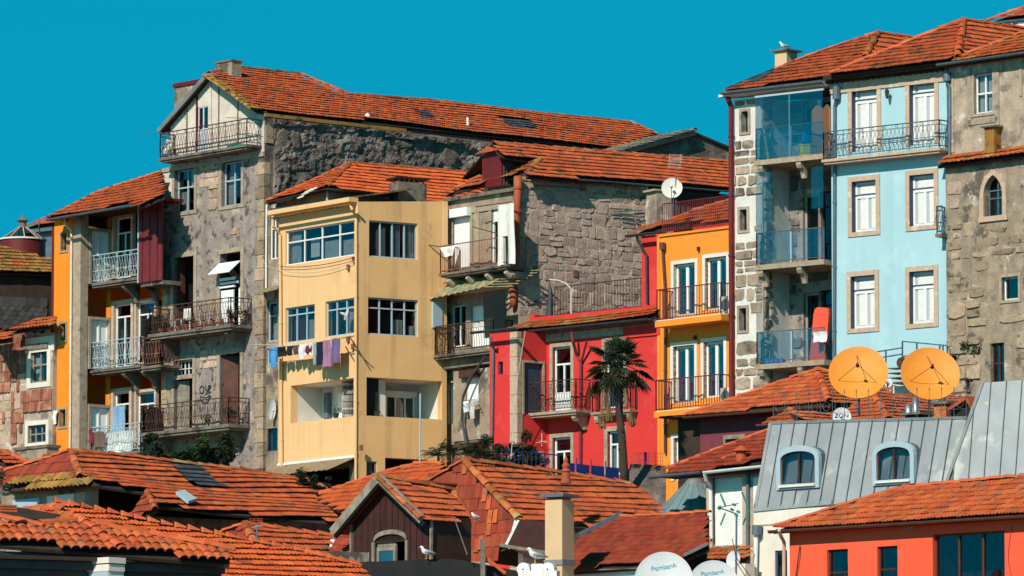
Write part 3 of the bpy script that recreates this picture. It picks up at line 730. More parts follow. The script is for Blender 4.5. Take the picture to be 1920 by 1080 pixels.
d3, a3, b3, t3 = doorway(B, fB, 326, 482, 364, zb1, leaves=((1, .62, 35, -1), (0, .3, 80, 1)))
d4, a4, b4, t4 = doorway(B, fB, 413, 474, 452, zb1)
m = MB(); m.box(fB, a4 - .05, b4 - .02, .02, .5, t4 - .75, t4 - .72)            # tilted white blind and hanging shutter pieces
m.v = [(x, y, z + .42 * max(0, 1 - ((Vector((x, y, 0)) - fB.pt(a4, 0, 0)).dot(fB.n)) / .5)) for x, y, z in m.v]; m.build('tilted_blind', m_box_wh, d4)
m = MB()
for i, (a, b, z, t) in enumerate(((0, .75, -.95, .10), (.02, .85, -1.08, .08), (.0, .7, -1.2, .06))): m.box(fB, a4 + (b4 - a4) * a, a4 + (b4 - a4) * b, -.02 - .02 * i, .03, t4 + z, t4 + z + t)
m.box(fB, a4 + .02, a4 + (b4 - a4) * .6, -.08, -.03, zb1 + .15, t4 - 1.28); m.box(fB, b4 - .07, b4 - .01, -.1, -.04, zb1, t4 - .6); m.box(fB, a4 + (b4 - a4) * .72, a4 + (b4 - a4) * .80, -.2, -.15, zb1, t4 - 1.2)
m.build('broken_shutter', m_box_wh, d4)
zb2 = fB.z(395, 806)
win(B, fB, 327, 675, 362, 707, 5, (.5,), m_white, .035, sur=m_granite, sw=.15, sill=False, mw=.025)
d5, a5, b5, t5 = doorway(B, fB, 327, 711, 362, zb2, sw=.15, leaves=((0, .55, 12, 1),), leafmat=m_timber)
d6, a6, b6, t6 = doorway(B, fB, 413, 663, 451, zb2, leaves=((0, .55, 32, 1),), leafmat=m_brown_door)
bm_, _, _, _ = fB.rect(300, 860, 495, 900)
# lower floor openings half hidden by shrubs
fB.holes.append(fB.rect(300, 842, 430, 880)); r_ = fB.holes[-1]; openbox(B, fB, r_[0], r_[1], r_[2], r_[3], 1.2, m_dark)
wall(B, fB, uL, 0, gB, zFl, m_plaster_grey)
# granite quoins and patches of exposed stone
qm = MB(); z = fB.z(480, 880)
k = 0
while z < zFl - .35:
    h = .42 + .1 * NR.rand(); wq = .34 if k % 2 else .5
    MB().box(fB, -wq, .012, -.25, .022 + NR.rand() * .012, z + .01, z + h - .01).build('quoin', m_rubble_warm, B); z += h; k += 1
z = fB.z(310, 800)
while z < fB.z(310, 420):
    h = .4 + .12 * NR.rand(); MB().box(fB, uL - .01, uL + .24 + .12 * NR.rand(), -.2, .02 + NR.rand() * .01, z + .01, z + h - .01).build('quoin', m_rubble_warm, B); z += h
for (x0, y0, x1, y1, ms) in ((374, 308, 410, 350, m_granite_pale), (392, 345, 408, 395, m_rubble_warm), (430, 425, 450, 440, m_rubble_warm), (375, 655, 408, 690, m_granite_pale), (380, 560, 410, 585, m_rubble_warm)):
    u0, u1, z0, z1 = fB.rect(x0, y0, x1, y1); stones(B, fB, u0, u1, z0, z1, ms, .34, .42, .02, .02)
# string course
MB().box(fB, uL, 0, 0, .06, zFl - .16, zFl - .02).build('string_course', m_granite, B)
# attic gable of corrugated sheet
apex = P3(fB, 395, 146); uA = fB.u(395); uE0 = fB.u(318); uE1 = fB.u(489); zA = apex.z; zEl = fB.z(318, 238); zEr = fB.z(489, 207)
zg = min(zEl, zEr)
gd = fB.rect(371, 200, 390, 262)
m = MB()
def gtop(u): return zEl + (zA - zEl) * (u - uE0) / (uA - uE0) if u < uA else zEr + (zA - zEr) * (uE1 - u) / (uE1 - uA)
m.corr(fB, uE0, gd[0], zFl, gtop(uE0), z1b=gtop(gd[0]), pitch=.09, amp=.015, w_=.0); m.corr(fB, gd[0], gd[1], gd[3], gtop(gd[0]), z1b=gtop(gd[1]), pitch=.09, amp=.015)
m.corr(fB, gd[1], uA, zFl, gtop(gd[1]), z1b=zA, pitch=.09, amp=.015); m.corr(fB, uA, uE1, zFl, zA, z1b=zEr, pitch=.09, amp=.015)
m.build('gable_sheeting', m_sheet_pale, B)
for px_ in (349, 409, 445): 
    u = fB.u(px_); MB().box(fB, u - .02, u + .02, .0, .035, zFl, gtop(u) - .05).build('batten', m_timber, B)
o = win_u(B, fB, gd[0], gd[1], fB.z(380, 243), gd[3], 2, (), m_white, .03, rec=.02, room=.5)
MB().box(fB, gd[0], gd[1], -.05, .0, zFl, fB.z(380, 243)).build('door_panel', m_curtain, B)
MB().box(fB, gd[0] - .06, gd[0], 0, .05, zFl, gtop(gd[0])).build('door_post', m_burg, B)
# attic side wall (sheet post at the corner)
MB().box(fB, uE1 - .12, 0, -.1, .03, zFl, zEr - .05).build('corner_post', m_sheet_pale, B)
# side wall, rough dark render over rubble
zS0 = sB.z(495, 214); uS1 = sB.u(1235)
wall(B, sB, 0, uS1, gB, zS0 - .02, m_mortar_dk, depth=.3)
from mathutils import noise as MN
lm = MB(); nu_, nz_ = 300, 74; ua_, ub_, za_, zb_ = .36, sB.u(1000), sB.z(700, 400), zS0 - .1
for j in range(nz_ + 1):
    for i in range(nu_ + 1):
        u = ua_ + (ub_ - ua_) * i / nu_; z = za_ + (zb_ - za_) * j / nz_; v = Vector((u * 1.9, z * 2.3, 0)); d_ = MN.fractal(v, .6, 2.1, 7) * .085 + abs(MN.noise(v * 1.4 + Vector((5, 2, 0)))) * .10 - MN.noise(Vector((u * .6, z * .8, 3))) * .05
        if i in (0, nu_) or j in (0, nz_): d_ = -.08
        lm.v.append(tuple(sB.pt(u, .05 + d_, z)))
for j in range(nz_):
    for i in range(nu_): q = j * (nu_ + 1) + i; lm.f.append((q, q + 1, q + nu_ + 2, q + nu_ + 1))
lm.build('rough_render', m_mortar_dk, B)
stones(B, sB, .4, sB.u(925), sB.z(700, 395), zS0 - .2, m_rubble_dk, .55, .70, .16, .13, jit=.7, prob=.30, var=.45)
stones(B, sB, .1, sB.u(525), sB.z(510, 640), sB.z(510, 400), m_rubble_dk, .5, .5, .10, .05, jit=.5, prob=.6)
bk = m_sheet_pale
m = MB(); m.box(sB, .02, .35, 0, .045, sB.z(500, 268), sB.z(500, 234)); m.build('brick_patch', m_rubble_warm, B)
# roof: right slope
eaveA = sB.pt(-.15, .22, zS0 + .05); eaveB = sB.pt(uS1, .22, zS0 + .05)
ap3 = fB.pt(uA, .3, zA + .06)
plB = Pl(eaveA, eaveB, ap3)
H = plB.hit
polyB = [plB.at(-.15 + .1, 0), H(1160, 276), H(1232, 252), H(1182, 230), H(1000, 212), H(800, 188), H(655, 178), H(600, 155), H(565, 140), H(450, 127), H(392, 138)]
polyB[0] = H(484, 205)
sk1 = [H(930, 220), H(990, 226), H(1008, 243), H(950, 238)]; sk2 = [H(779, 208), H(800, 209), H(812, 222), H(790, 221)]
rB = tiled(B, plB, polyB, m_tile, indiv=300, skip=[sk1, sk2], sag=.05)
for q in (sk1, sk2):
    tiled(B, plB, q, m_slate, indiv=40, name='slate_patch')
for a_, b_ in ((polyB[10], polyB[9]), (polyB[9], polyB[8]), (polyB[8], polyB[7]), (polyB[7], polyB[6]), (polyB[6], polyB[5]), (polyB[5], polyB[4]), (polyB[4], polyB[3]), (polyB[3], polyB[2])):
    caps(rB, a_, b_, m_granite_dk if a_ in (polyB[9],) else m_cap, .09, .38)
# mossy verge row over the gable
for i in range(3):
    off = fB.n * (.05 + .17 * i)
    caps(rB, H(486, 207) - fB.n * 0 + fB.n * (.02 + .14 * i), ap3 + fB.n * (-.25 + .14 * i), m_tile_moss, .09, .3)
# left slope, bargeboard
eL = fB.pt(uE0 - .35, .28, zEl - .12); dB = -sB.n * 0 + sB.d
MB().slab([eL, ap3 + Vector((0, 0, 0)), ap3 + dB * 4, eL + dB * 4], .08).build('left_roof_slope', m_under, B)
MB().beam(eL + Vector((0, 0, -.02)), ap3 + Vector((0, 0, -.06)), .06, .16).build('bargeboard', m_lead, B)
MB().slab([polyB[8], polyB[9], polyB[9] - sB.n * 2.5 - Vector((0, 0, 1.2)), polyB[8] - sB.n * 2.5 - Vector((0, 0, 1.2))], .1).build('rear_roof_slope', m_under, B)
MB().slab([polyB[2], polyB[3], polyB[4], polyB[5], polyB[6], polyB[6] - sB.n * 2 - Vector((0, 0, 1.2)), polyB[2] - sB.n * 2 - Vector((0, 0, 1.2))], .1).build('rear_roof_slope', m_under, B)
# gutter board of the side eave
MB().beam(plB.at(.0, -.03, -.1), plB.at(sB.u(760), -.03, -.1), .05, .12).build('fascia_board', m_tile_moss, B)
gutter(B, sB.pt(sB.u(760), .3, zS0 - .06), sB.pt(uS1, .3, zS0 - .06), m_gutter_dk, .06)
# firewall block and chimney
fBk = fB.shift(-2.2)
u0, u1, z0, z1 = fBk.rect(327, 158, 398, 240); MB().box(fBk, u0, u1 + .4, -.6, 0, z0 - .6, z1).build('party_wall', m_plaster_dirty, B)
MB().box(fBk, u0 - .04, u1 + .4, -.66, .06, z1, z1 + .14).build('wall_coping', m_burg, B)
fCh = fB.shift(-.9); u0, u1, z0, z1 = fCh.rect(404, 117, 435, 170)
MB().box(fCh, u0, u1, -.42, 0, z0 - .5, z1).build('chimney', m_plaster_dirty, B); MB().box(fCh, u0 - .04, u1 + .04, -.46, .04, z1, z1 + .06).build('chimney_cap', m_granite_dk, B)
# vents on the roof
p = H(877, 237); MB().tube([p, p + Vector((0, 0, .32))], .05, 8).build('vent_pipe', m_white, rB); p = H(689, 222); MB().box(fB, *(lambda u: (u, u + .25))(fB.u(689)), 0, .01, 0, .01) if False else MB().lathe(p + Vector((0, 0, .05)), [(.1, 0), (.1, .08), (.02, .14)], 8).build('vent_cap', m_white, rB)
# three balconies
b1, ua, ub, zt = balcony(B, fB, 297, 462, 292, .70, .16, .88, 'ornate', m_iron, m_granite_dk, mould=True)
MB().beam(fB.pt(ua, .66, zt + .9), fB.pt(ua - 1.0, .8, zt + 1.0), .018, .018).build('clothes_rod', m_iron, b1)
MB().beam(fB.pt(ub - 1.3, .6, zt + 1.05), fB.pt(ub + .35, .72, zt + .84), .018, .018).build('clothes_rod', m_iron, b1)
b2, ua2, ub2, zt2 = balcony(B, fB, 277, 432, 628, .95, .20, .92, 'ornate', m_iron, m_granite_dk, br=(.1, .9), brh=.5)
b3_, ua3, ub3, zt3 = balcony(B, fB, 265, 428, 814, .95, .20, .92, 'ornate', m_iron, m_granite_dk, br=(.1, .9), brh=.6)
# corrugated strip left of the window
MB().corr(fB, uL + .02, fB.u(326), fB.z(315, 397), zFl - .2, pitch=.08, amp=.012, w_=.03).build('side_sheeting', m_sheet_pale, B)
rear(B, [fB.pt(uL, 0, 0), fB.pt(uL, 0, 0) + sB.d * 4, fB.pt(uL, 0, 0) + sB.d * 13, sB.pt(uS1, 0, 0)], gB, zFl, m_plaster_grey)
# graffito
g = MB(); f0 = fB; gu = fB.u(391); 
def stroke(pts, wd=.045):
    q = [fB.pt(fB.u(x), .012, fB.z(x, y)) for x, y in pts]
    for a, b in zip(q[:-1], q[1:]): g.beam(a, b, .01, wd, up=Vector((0, 0, 1))) if False else g.tube([a, b], wd / 2, 5)
el = lambda cx, cy, rx, ry, a0=0, a1=360, n=10: [(cx + rx * math.cos(R(a0 + (a1 - a0) * i / n)), cy - ry * math.sin(R(a0 + (a1 - a0) * i / n))) for i in range(n + 1)]
stroke(el(380, 731, 4, 7)); stroke([(386, 723), (387, 728), (389, 732), (391, 733)]); stroke([(393, 722), (391, 733), (387, 741)]); stroke([(393, 731), (396, 728), (397, 724), (394, 723), (393, 728), (393, 733), (395, 736), (397, 734)])
stroke([(377, 743), (379, 751), (384, 756), (390, 755), (395, 748), (397, 742)]); stroke([(377, 743), (387, 746), (397, 742)], .03); stroke([(382, 745), (383, 754)], .02); stroke([(388, 746), (388, 755)], .02); stroke([(393, 744), (393, 751)], .02); stroke([(399, 711), (401, 712)], .04)
g.build('graffito', m_ink_dk, B)

# ============================================================= A: orange house, left
pR = fB.pt(uL, 0, 0); fA2 = Fa(pR + fB.n * .03, -50); Ppx = proj(fB.pt(uL, 0, ZC + 20))[0]
sA = turn(fA2, 208, 40); fA1 = turn(sA, 152, -50)
A = thing('orange_house', 'orange stuccoed house with notched corner, pale blue balconies and burgundy sheet side bay', 'house', base(fA1.P))
gA = gB; zA1 = fA1.z(130, 405)
u0A = fA1.u(101)
for (x0, y0, x1, y1) in ((115, 438, 126, 470), (113, 607, 124, 639), (112, 768, 124, 800)):
    win(A, fA1, x0, y0, x1, y1, 1, (), m_timber, .03, rec=.1, sur=m_granite, sw=.08)
uq = fA1.u(137)
wall(A, fA1, u0A, uq, gA, zA1, m_orange); 
MB().box(fA1, u0A - .14, u0A, -.2, .01, gA, zA1 - .3).build('corner_strip', m_burg, A)
MB().box(fA1, uq, .0, -.3, .03, gA, zA1).build('pilaster', m_granite, A)
fb = MB()
# side wall with shuttered windows
usA = sA.u(208)
zf = [sA.z(190, 528), sA.z(190, 690), sA.z(190, 850)]
for (x0, y0, x1, y1) in ((171, 434, 204, 534), (170, 600, 204, 693), (169, 764, 204, 850)):
    o = win(A, sA, x0, y0, x1, y1, 2, (), m_white, .05, rec=.06, sur=m_granite, sw=.10, sill=False, glass=m_box_wh)
wall(A, sA, 0, usA, gA, zA1, m_orange)
uR2 = fA2.u(305)
for (x0, y0, x1, y1, t) in ((216, 407, 246, 520, .26), (214, 570, 246, 688, .2), (213, 735, 243, 848, .2)):
    o = win(A, fA2, x0, y0, x1, y1, 2, (t,), m_white, .055, rec=.10, sur=m_granite_pale, sw=.14, sill=False, lat=1)
for (x0, y0, x1, y1, t) in ((256, 566, 290, 680, .2), (256, 735, 290, 845, .2)):
    win(A, fA2, x0, y0, x1, y1, 2, (t,), m_white, .055, rec=.10, sur=m_granite_pale, sw=.1, sill=False, lat=1)
wall(A, fA2, 0, uR2 - .01, gA, zA1, m_orange)
for ys, rh in ((534, .98), (698, .98), (858, .98)):
    bb, ua, ub, zt = balcony(A, fA2, 168, 262, ys, .85, .17, rh, 'ornate', m_iron_pale, m_granite_dk, br=(.60, .98), brh=.62, ur=fA2.u(262, ys, .85))
# burgundy corrugated enclosed bay on the top balcony, right half
ub0 = fA2.u(262, 450, .85); ub1 = fA2.u(304, 450, .85)
zc0 = fA2.z(280, 528, .85); zc1 = fA2.z(280, 376, .85)
bay = MB(); bay.box(fA2, ub0, ub1, .8, .84, zc0, zc1 - .1); o = bay.build('side_bay', m_burg, A)
for k in range(6):
    a_, b_ = ub0 + (ub1 - ub0) * k / 6, ub0 + (ub1 - ub0) * (k + 1) / 6; sh_ = MB(); sh_.hexa([fA2.pt(a_ + .015, .84, zc0), fA2.pt(b_ - .015, .84, zc0), fA2.pt(b_ - .03, .90 - .03 * (k % 2), zc0), fA2.pt(a_ + .05, .93 - .03 * (k % 2), zc0), fA2.pt(a_ + .015, .84, zc1), fA2.pt(b_ - .015, .84, zc1), fA2.pt(b_ - .03, .90 - .03 * (k % 2), zc1), fA2.pt(a_ + .05, .93 - .03 * (k % 2), zc1)]); sh_.build('sheet_panel', m_burg_sheet, o)
MB().box(fA2, ub0 - .07, ub0, .02, .9, zc0, zc1 - .1).build('bay_edge_board', m_greyblue, o)
MB().box(fA2, ub0, ub1, .02, .8, zc0 - .14, zc0).build('bay_floor', m_granite_dk, o)
MB().box(fA2, ub0 - .1, ub1 - .04, -.1, .98, zc1 - .05, zc1 + .05).build('bay_fascia', m_burg, o)
# second balcony continues as a dark rusty one under the bay
bb, ua, ub, zt = balcony(A, fA2, 264, 301, 694, .85, .16, .98, 'ornate', m_iron_rust, m_granite_dk, side_l=False)
# arched dark spiked partitions between neighbouring balconies
for (xc, yb, ht) in ((268, 688, 1.75), (266, 858, 1.75)):
    u = fA2.u(xc + 18, yb, .5); z0 = fA2.z(xc, yb, .5); prof = [(0.0, 0)] + [(.85 * (1 - math.cos(t)) / 2 + .0, ht - .42 + .42 * math.sin(t)) for t in [math.pi * i / 10 for i in range(11)]] + [(.85, 0)]
    pm = MB(); pm.slab([fA2.pt(u, q[0], z0 + q[1]) for q in prof], .03); o = pm.build('balcony_partition', m_black, A)
    sp = MB()
    for i in range(9): zz = z0 + .3 + i * .16; sp.beam(fA2.pt(u, .85, zz), fA2.pt(u, 1.02, zz + .03), .015, .015)
    sp.build('spike', m_iron, o)
# roof
e0 = fA1.at(90, 408, .45); zEv = e0.z; e1 = fA2.pt(fA2.u(262, 380, .95), .95, 0)
pA0 = fA1.pt(u0A - .3, .45, zA1 + .1); pA1 = fA1.pt(uR2 + 1, .45, zA1 + .1)
plA = Pl(pA0, pA1, pA0 + sA.d * 2.0 + Vector((0, 0, 1.22)))
HA = plA.hit
polyA = [HA(92, 408), HA(250, 379), HA(262, 385), HA(306, 366), HA(305, 322), HA(185, 360)]
rA = tiled(A, plA, polyA, m_tile, indiv=150)
caps(rA, HA(92, 408), HA(185, 360), m_cap_red, .08, .35); caps(rA, HA(185, 360), HA(305, 322), m_cap_red, .08, .35)
MB().slab([HA(92, 408), HA(185, 360), HA(305, 322), HA(305, 322) + sA.d * 2 - Vector((0, 0, .9)), HA(92, 408) + sA.d * 3 - Vector((0, 0, .3))], .08).build('rear_roof_slope', m_under, A)
gutter(A, HA(90, 411) + fA1.n * .05, HA(248, 384) + fA1.n * .05, m_gutter)
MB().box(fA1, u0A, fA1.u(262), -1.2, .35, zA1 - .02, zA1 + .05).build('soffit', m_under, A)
pipe(A, [fA1.at(121, 411, .4), fA1.at(122, 420, .35), fA1.at(133, 432, .09), fA1.at(134, 445, .09), fA1.at(131, 850, .09)], .04, m_whitewall)
rear(A, [fA1.pt(u0A, 0, 0), fA1.pt(u0A, 0, 0) + sA.d * 7, fA2.pt(uR2, 0, 0) + sA.d * 6], gA, zA1, m_orange)

# ============================================================= C: house with bright hipped roof between
fC = face(615, 197.2, -50); sC = turn(fC, 615, 37)
Cc = thing('hipped_house', 'narrow glazed grey house under a bright orange hipped roof behind the yellow block', 'house', base(fC.P))
zC = fC.z(558, 368); uC0 = fC.u(500); gC = gz(198) - 1
win(Cc, fC, 506, 383, 612, 402, 5, (), m_white, .05, rec=.08, glass=m_glass_teal, sill=False)
win(Cc, fC, 505, 410, 521, 486, 2, (.25,), m_white, .05, rec=.08, cur=[(.5, 1, 0, 1, m_whitecloth), (0, .45, 0, 1, m_brown_door)])
win(Cc, fC, 501, 566, 521, 640, 1, (.35,), m_greyblue, .05, rec=.08, cur=[(.2, .6, .1, 1, m_whitecloth)])
win(Cc, fC, 500, 653, 521, 683, 1, (), m_greyblue, .05, rec=.05, cur=[(.1, .9, .1, 1, m_curtain)])
win(Cc, fC, 500, 803, 520, 846, 1, (), m_gutter_dk, .04, rec=.05)
wall(Cc, fC, uC0, 0, gC, zC, m_plaster_dirty)
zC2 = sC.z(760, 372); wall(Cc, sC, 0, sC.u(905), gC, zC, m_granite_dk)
MB().box(fC, -.06, .0, .005, .05, zC - .9, zC).build('corner_post', m_sheet_pale, Cc)
pipe(Cc, [fC.at(500, 384, .08), fC.at(499, 500, .08), fC.at(499, 540, .08)], .035, m_white)
eC0 = sC.pt(-.25, .25, zC + .12); eC1 = sC.pt(sC.u(905), .25, zC + .12)
plCs = Pl(eC0, eC1, eC0 - sC.n * 2 + Vector((0, 0, 1.25))); apC = plCs.hit(657, 306)
plCf = Pl(fC.pt(uC0 - .15, .25, zC + .12), eC0, apC)
r1 = tiled(Cc, plCs, [eC0, plCs.hit(905, 392), plCs.hit(905, 326), apC], m_tile_bright, indiv=200)
r2 = tiled(Cc, plCf, [plCf.hit(500, 377), eC0, apC], m_tile_bright, indiv=60, sag=.05)
caps(r1, eC0, apC, m_cap, .09); caps(r1, apC, plCs.hit(905, 326), m_cap, .08); caps(r2, plCf.hit(500, 377), apC, m_cap_red, .07)
MB().slab([plCs.hit(905, 326), apC, plCf.hit(500, 377), plCf.hit(500, 377) + sC.d * .5 - sC.n * .5 , plCs.hit(905, 326) - sC.n * 2 - Vector((0, 0, 1))], .06).build('rear_roof_slope', m_under, Cc)
for (x, y, s_) in ((583, 362, .3), (575, 367, .22), (592, 358, .18), (566, 374, .2)):
    q = plCf.hit(x, y); MB().slab([q + plCf.u * a * s_ + plCf.v * b * s_ * 1.3 + plCf.n * .11 for a, b in ((-.5, -.4), (.3, -.5), (.6, .1), (.2, .5), (-.4, .4))], .03).build('mortar_patch', m_whitewall, r2)
gutter(Cc, plCf.hit(499, 379), eC0 - Vector((0, 0, .05)), m_gutter_dk, .05); gutter(Cc, eC0 - Vector((0, 0, .05)), eC1 - Vector((0, 0, .05)), m_gutter, .06)
# little green awning and shelf on its left wall
MB().slab([fC.at(478, 550, 1.0), fC.at(520, 541, .8), fC.at(522, 538, .05), fC.at(490, 541, .05)], .03).build('door_canopy', m_sheet_green, Cc)

# ============================================================= D: old stone house with terracotta pipe
fY = face(672, 193, -53); sY = turn(fY, 672, 32)
fD = Fa(sY.at(838) + sY.n * -.25, -52); fD = face(838, (sY.at(838)).y + .5, -52); sD = turn(fD, 972, 32)
D = thing('stone_house', 'old stone house with rubble side wall, rusty balconies and burgundy roof dormer', 'house', base(sD.P))
gD = gz(190) - 1; uD1 = fD.u(972); zD = fD.z(905, 362)
zD1 = fD.z(880, 500)
d, a, b, t = doorway(D, fD, 848, 406, 882, zD1, m_granite, .13, room=.4)
MB().box(fD, a, b, -.12, -.06, zD1, t - .02).build('roller_blind', m_box_wh, d); MB().box(fD, a - .06, b + .06, .0, .2, t - .02, t + .26).build('blind_box', m_box_wh, d)
d, a, b, t = doorway(D, fD, 922, 386, 952, zD1, m_granite, .13, room=.9); m = MB(); m.box(fD, a, a + .07, -.1, -.04, zD1, t); m.box(fD, a, b, -.1, -.04, t - .5, t - .1); m.build('door_frame', m_white, d)
zD2 = fD.z(870, 645)
for x0, x1, gl in ((845, 873, m_glass), (882, 918, m_box_wh)):
    win(D, fD, x0, 572, x1, 650, 2 if gl is m_glass else 1, (), m_white, .05, rec=.1, glass=gl, sill=False)
win(D, fD, 925, 570, 950, 640, 1, (), m_gutter, .05, rec=.1, glass=m_glass_teal)
zD3 = 0
win(D, fD, 842, 718, 852, 795, 1, (), m_white, .03, rec=.08, glass=m_box_wh, sur=m_granite, sw=.07, sill=False)
wall(D, fD, 0, uD1, gD, zD, m_plaster_dirty)
MB().box(fD, 0, uD1 + .02, 0, .05, zD - .62, zD - .42).build('string_course', m_granite, D); MB().box(fD, 0, uD1, .0, .16, zD - .12, zD).build('eaves_cornice', m_granite_dk, D)
for px_ in (846, 895, 963): u = fD.u(px_); MB().box(fD, u - .12, u + .12, 0, .04, fD.z(px_, 500), zD - .62).build('pilaster', m_granite, D)
MB().box(fD, .01, uD1 - .01, .0, .03, fD.z(900, 548), fD.z(900, 520)).build('white_band', m_whitewall, D)
# side wall: coursed granite rubble, each stone
zDs = sD.z(1090, 340); zDs0 = sD.z(972, 330)
hl = [sD.rect(1040, 452, 1052, 462), sD.rect(1146, 490, 1156, 500)]
wall(D, sD, 0, sD.u(1213), gD, zDs0, m_mortar, holes=[])
stones(D, sD, .02, sD.u(1210), sD.z(1090, 600), zDs0 - .42, m_rubble, .31, .38, .025, .016, jit=.45, var=.45)
stones(D, sD, .05, sD.u(1208), zDs0 - .42, zDs0 - .06, m_rubble_warm, .10, .2, .02, .03, jit=.3)
for (x0, y0, x1, y1) in ((1010, 347, 1092, 352), (1150, 397, 1205, 394), (1146, 402, 1208, 408), (1165, 412, 1208, 418), (985, 565, 1050, 562)):
    MB().tube([sD.at(x0, y0, .09), sD.at(x1, y1, .09)], .02, 6).build('conduit', m_gutter, D)
for (x, y) in ((1003, 505), (1077, 512), (1092, 350)): MB().box(sD, sD.u(x) - .08, sD.u(x) + .08, .0, .07, sD.z(x, y) - .12, sD.z(x, y) + .1).build('iron_bracket', m_iron_rust, D)
# dark corrugated back part
u0 = sD.u(1213); u1 = sD.u(1400); MB().corr(sD, u0, u1, sD.z(1290, 460), zDs0 - .05, pitch=.11, amp=.025, w_=-.05).build('sheet_wall', m_sheet_dk, D)
MB().box(sD, u0 - .05, u0 + .02, -.03, .06, sD.z(1215, 470), zDs0).build('corner_board', m_sheet_pale, D)
# roof
eD0 = sD.pt(.05, .3, zDs0 + .12); eD1 = sD.pt(u1, .3, zDs0 + .12)
plD = Pl(eD0, eD1, eD0 - sD.n * 2 + Vector((0, 0, 1.28))); HD = plD.hit
polyD = [HD(988, 328), HD(1400, 352), HD(1400, 307), HD(1130, 285), HD(925, 268), HD(940, 290), HD(1005, 300)]
rD = tiled(D, plD, polyD, m_tile, indiv=300)
for a_, b_ in ((HD(925, 268), HD(1130, 285)), (HD(1130, 285), HD(1400, 307))): caps(rD, a_, b_, m_cap, .09)
MB().slab([HD(1400, 307), HD(1130, 285), HD(925, 268), HD(925, 268) - sD.n * 2 - Vector((0, 0, 1)), HD(1400, 307) - sD.n * 2 - Vector((0, 0, 1))], .06).build('rear_roof_slope', m_under, D)
gutter(D, eD0 - Vector((0, 0, .1)), eD1 - Vector((0, 0, .1)), m_gutter, .055)
apD = HD(1008, 299); eF0 = fD.pt(-.1, .4, zD + .02); eF1 = fD.pt(uD1 + .1, .4, zD + .02)
plDf = Pl(eF0, eF1, apD)
rDf = tiled(D, plDf, [plDf.hit(834, 362), plDf.hit(985, 322), plDf.hit(1010, 300), plDf.hit(940, 318), plDf.hit(890, 335)], m_tile_old, indiv=40, sag=.06)
caps(rDf, plDf.hit(988, 325), plDf.hit(1012, 298), m_tile_moss, .10)
caps(rDf, plDf.hit(838, 362), plDf.hit(900, 332), m_cap, .09)
# burgundy dormer box at the ridge
fDm = Fa(plDf.hit(925, 338), -52); u0, u1, z0, z1 = fDm.rect(904, 284, 940, 336); z0 -= .25
mm = MB(); mm.box(fDm, u0, u1, -2.6, 0, z0, z1); o = mm.build('roof_dormer', m_burg, D)
fDs = Fa(fDm.pt(u1, 0, 0), 38); MB().corr(fDs, .05, 2.5, z0, z1 - .02, pitch=.12, amp=.03, w_=.04).build('dormer_side_sheet', m_sheet_dk, o)
MB().slab([fDm.pt(u0 - .15, .2, z1 - .05), fDm.pt(u1 + .12, .2, z1 - .02), fDm.pt((u0 + u1) / 2, .2, z1 + .16)], .06).build('dormer_gable', m_cap, o)
# terracotta drain pipe in joints
pp = [(972, 330), (970, 380), (968, 425), (966, 470), (963, 505), (963, 560), (963, 575)]
P_ = [fD.at(x, y, .12) for x, y in pp]; m = MB(); m.tube(P_, .13, 10); o = m.build('terracotta_pipe', m_pipe_terra, D, True)
for x, y in ((971, 352), (969, 395), (968, 432), (966, 467), (963, 512), (963, 545)): q = fD.at(x, y, .12); MB().tube([q - Vector((0, 0, .05)), q + Vector((0, 0, .05))], .16, 10).build('pipe_collar', m_pipe_terra, o)
# balconies
bD1, ua, ub, zt = balcony(D, fD, 822, 950, 512, .85, .14, .92, 'slats', m_iron_rust, m_granite_dk, br=())
for f in (.1, .38, .66, .94):
    uu = ua + (ub - ua) * f; MB().tube([fD.pt(uu, 0, zt - .3), fD.pt(uu, .55, zt - .32), fD.pt(uu, .72, zt - .22)], [.13, .14, .09], 8).build('corbel', m_granite, bD1)
MB().beam(fD.pt(ua - .5, 1.1, zt + 1.02), fD.pt(ua + .3, .7, zt + .85), .03, .03).build('clothes_rod', m_iron, bD1); MB().beam(fD.pt(ua + 1.9, .9, zt + 1.4), fD.pt(ua + 2.6, .1, zt + 1.1), .03, .03).build('clothes_rod', m_iron, bD1)
MB().beam(fD.at(892, 388, .6), fD.at(960, 378, .6), .03, .03).build('canopy_rod', m_iron, D)
bD2, ua, ub, zt = balcony(D, fD, 812, 925, 668, .85, .16, .95, 'scroll', m_iron, m_granite_dk)
MB().box(fD, ua + .15, ub, 0, .5, zt - .45, zt - .17).build('balcony_cornice', m_granite_dk, bD2)
# green sheet canopy over the second balcony
c0 = fD.at(800, 562, 1.0); c1 = fD.at(912, 537, 1.0); c2 = fD.at(965, 527, .05); c3 = fD.at(835, 545, .05)
m = MB(); n = 40; bb = 0
for i in range(n + 1):
    f = i / n; a_ = c0.lerp(c1, f); b_ = c3.lerp(c2, f); dz = Vector((0, 0, .02 * math.sin(i * math.pi / 2))); m.v += [tuple(a_ + dz), tuple(b_ + dz + Vector((0, 0, .35)))]
for i in range(n): m.f.append((2 * i, 2 * i + 2, 2 * i + 3, 2 * i + 1))
can = m.build('balcony_canopy', m_sheet_green, D)
m = MB()
for i in range(7): f = i / 6; m.beam(c1.lerp(c2, f) + Vector((0, 0, .35 * f - .02)), fD.pt(uD1 + .3, .3, 0) * 0 + c1.lerp(c2, f) + Vector((.9, -.3, .35 * f - .02)), .06, .03)
m.build('canopy_slat', m_sheet_green, can)
MB().box(fD, fD.u(800, 600, .9), fD.u(812, 600, .9), .5, .9, fD.z(805, 615, .9), fD.z(805, 566, .9)).build('canopy_side_panel', m_greyblue, D)
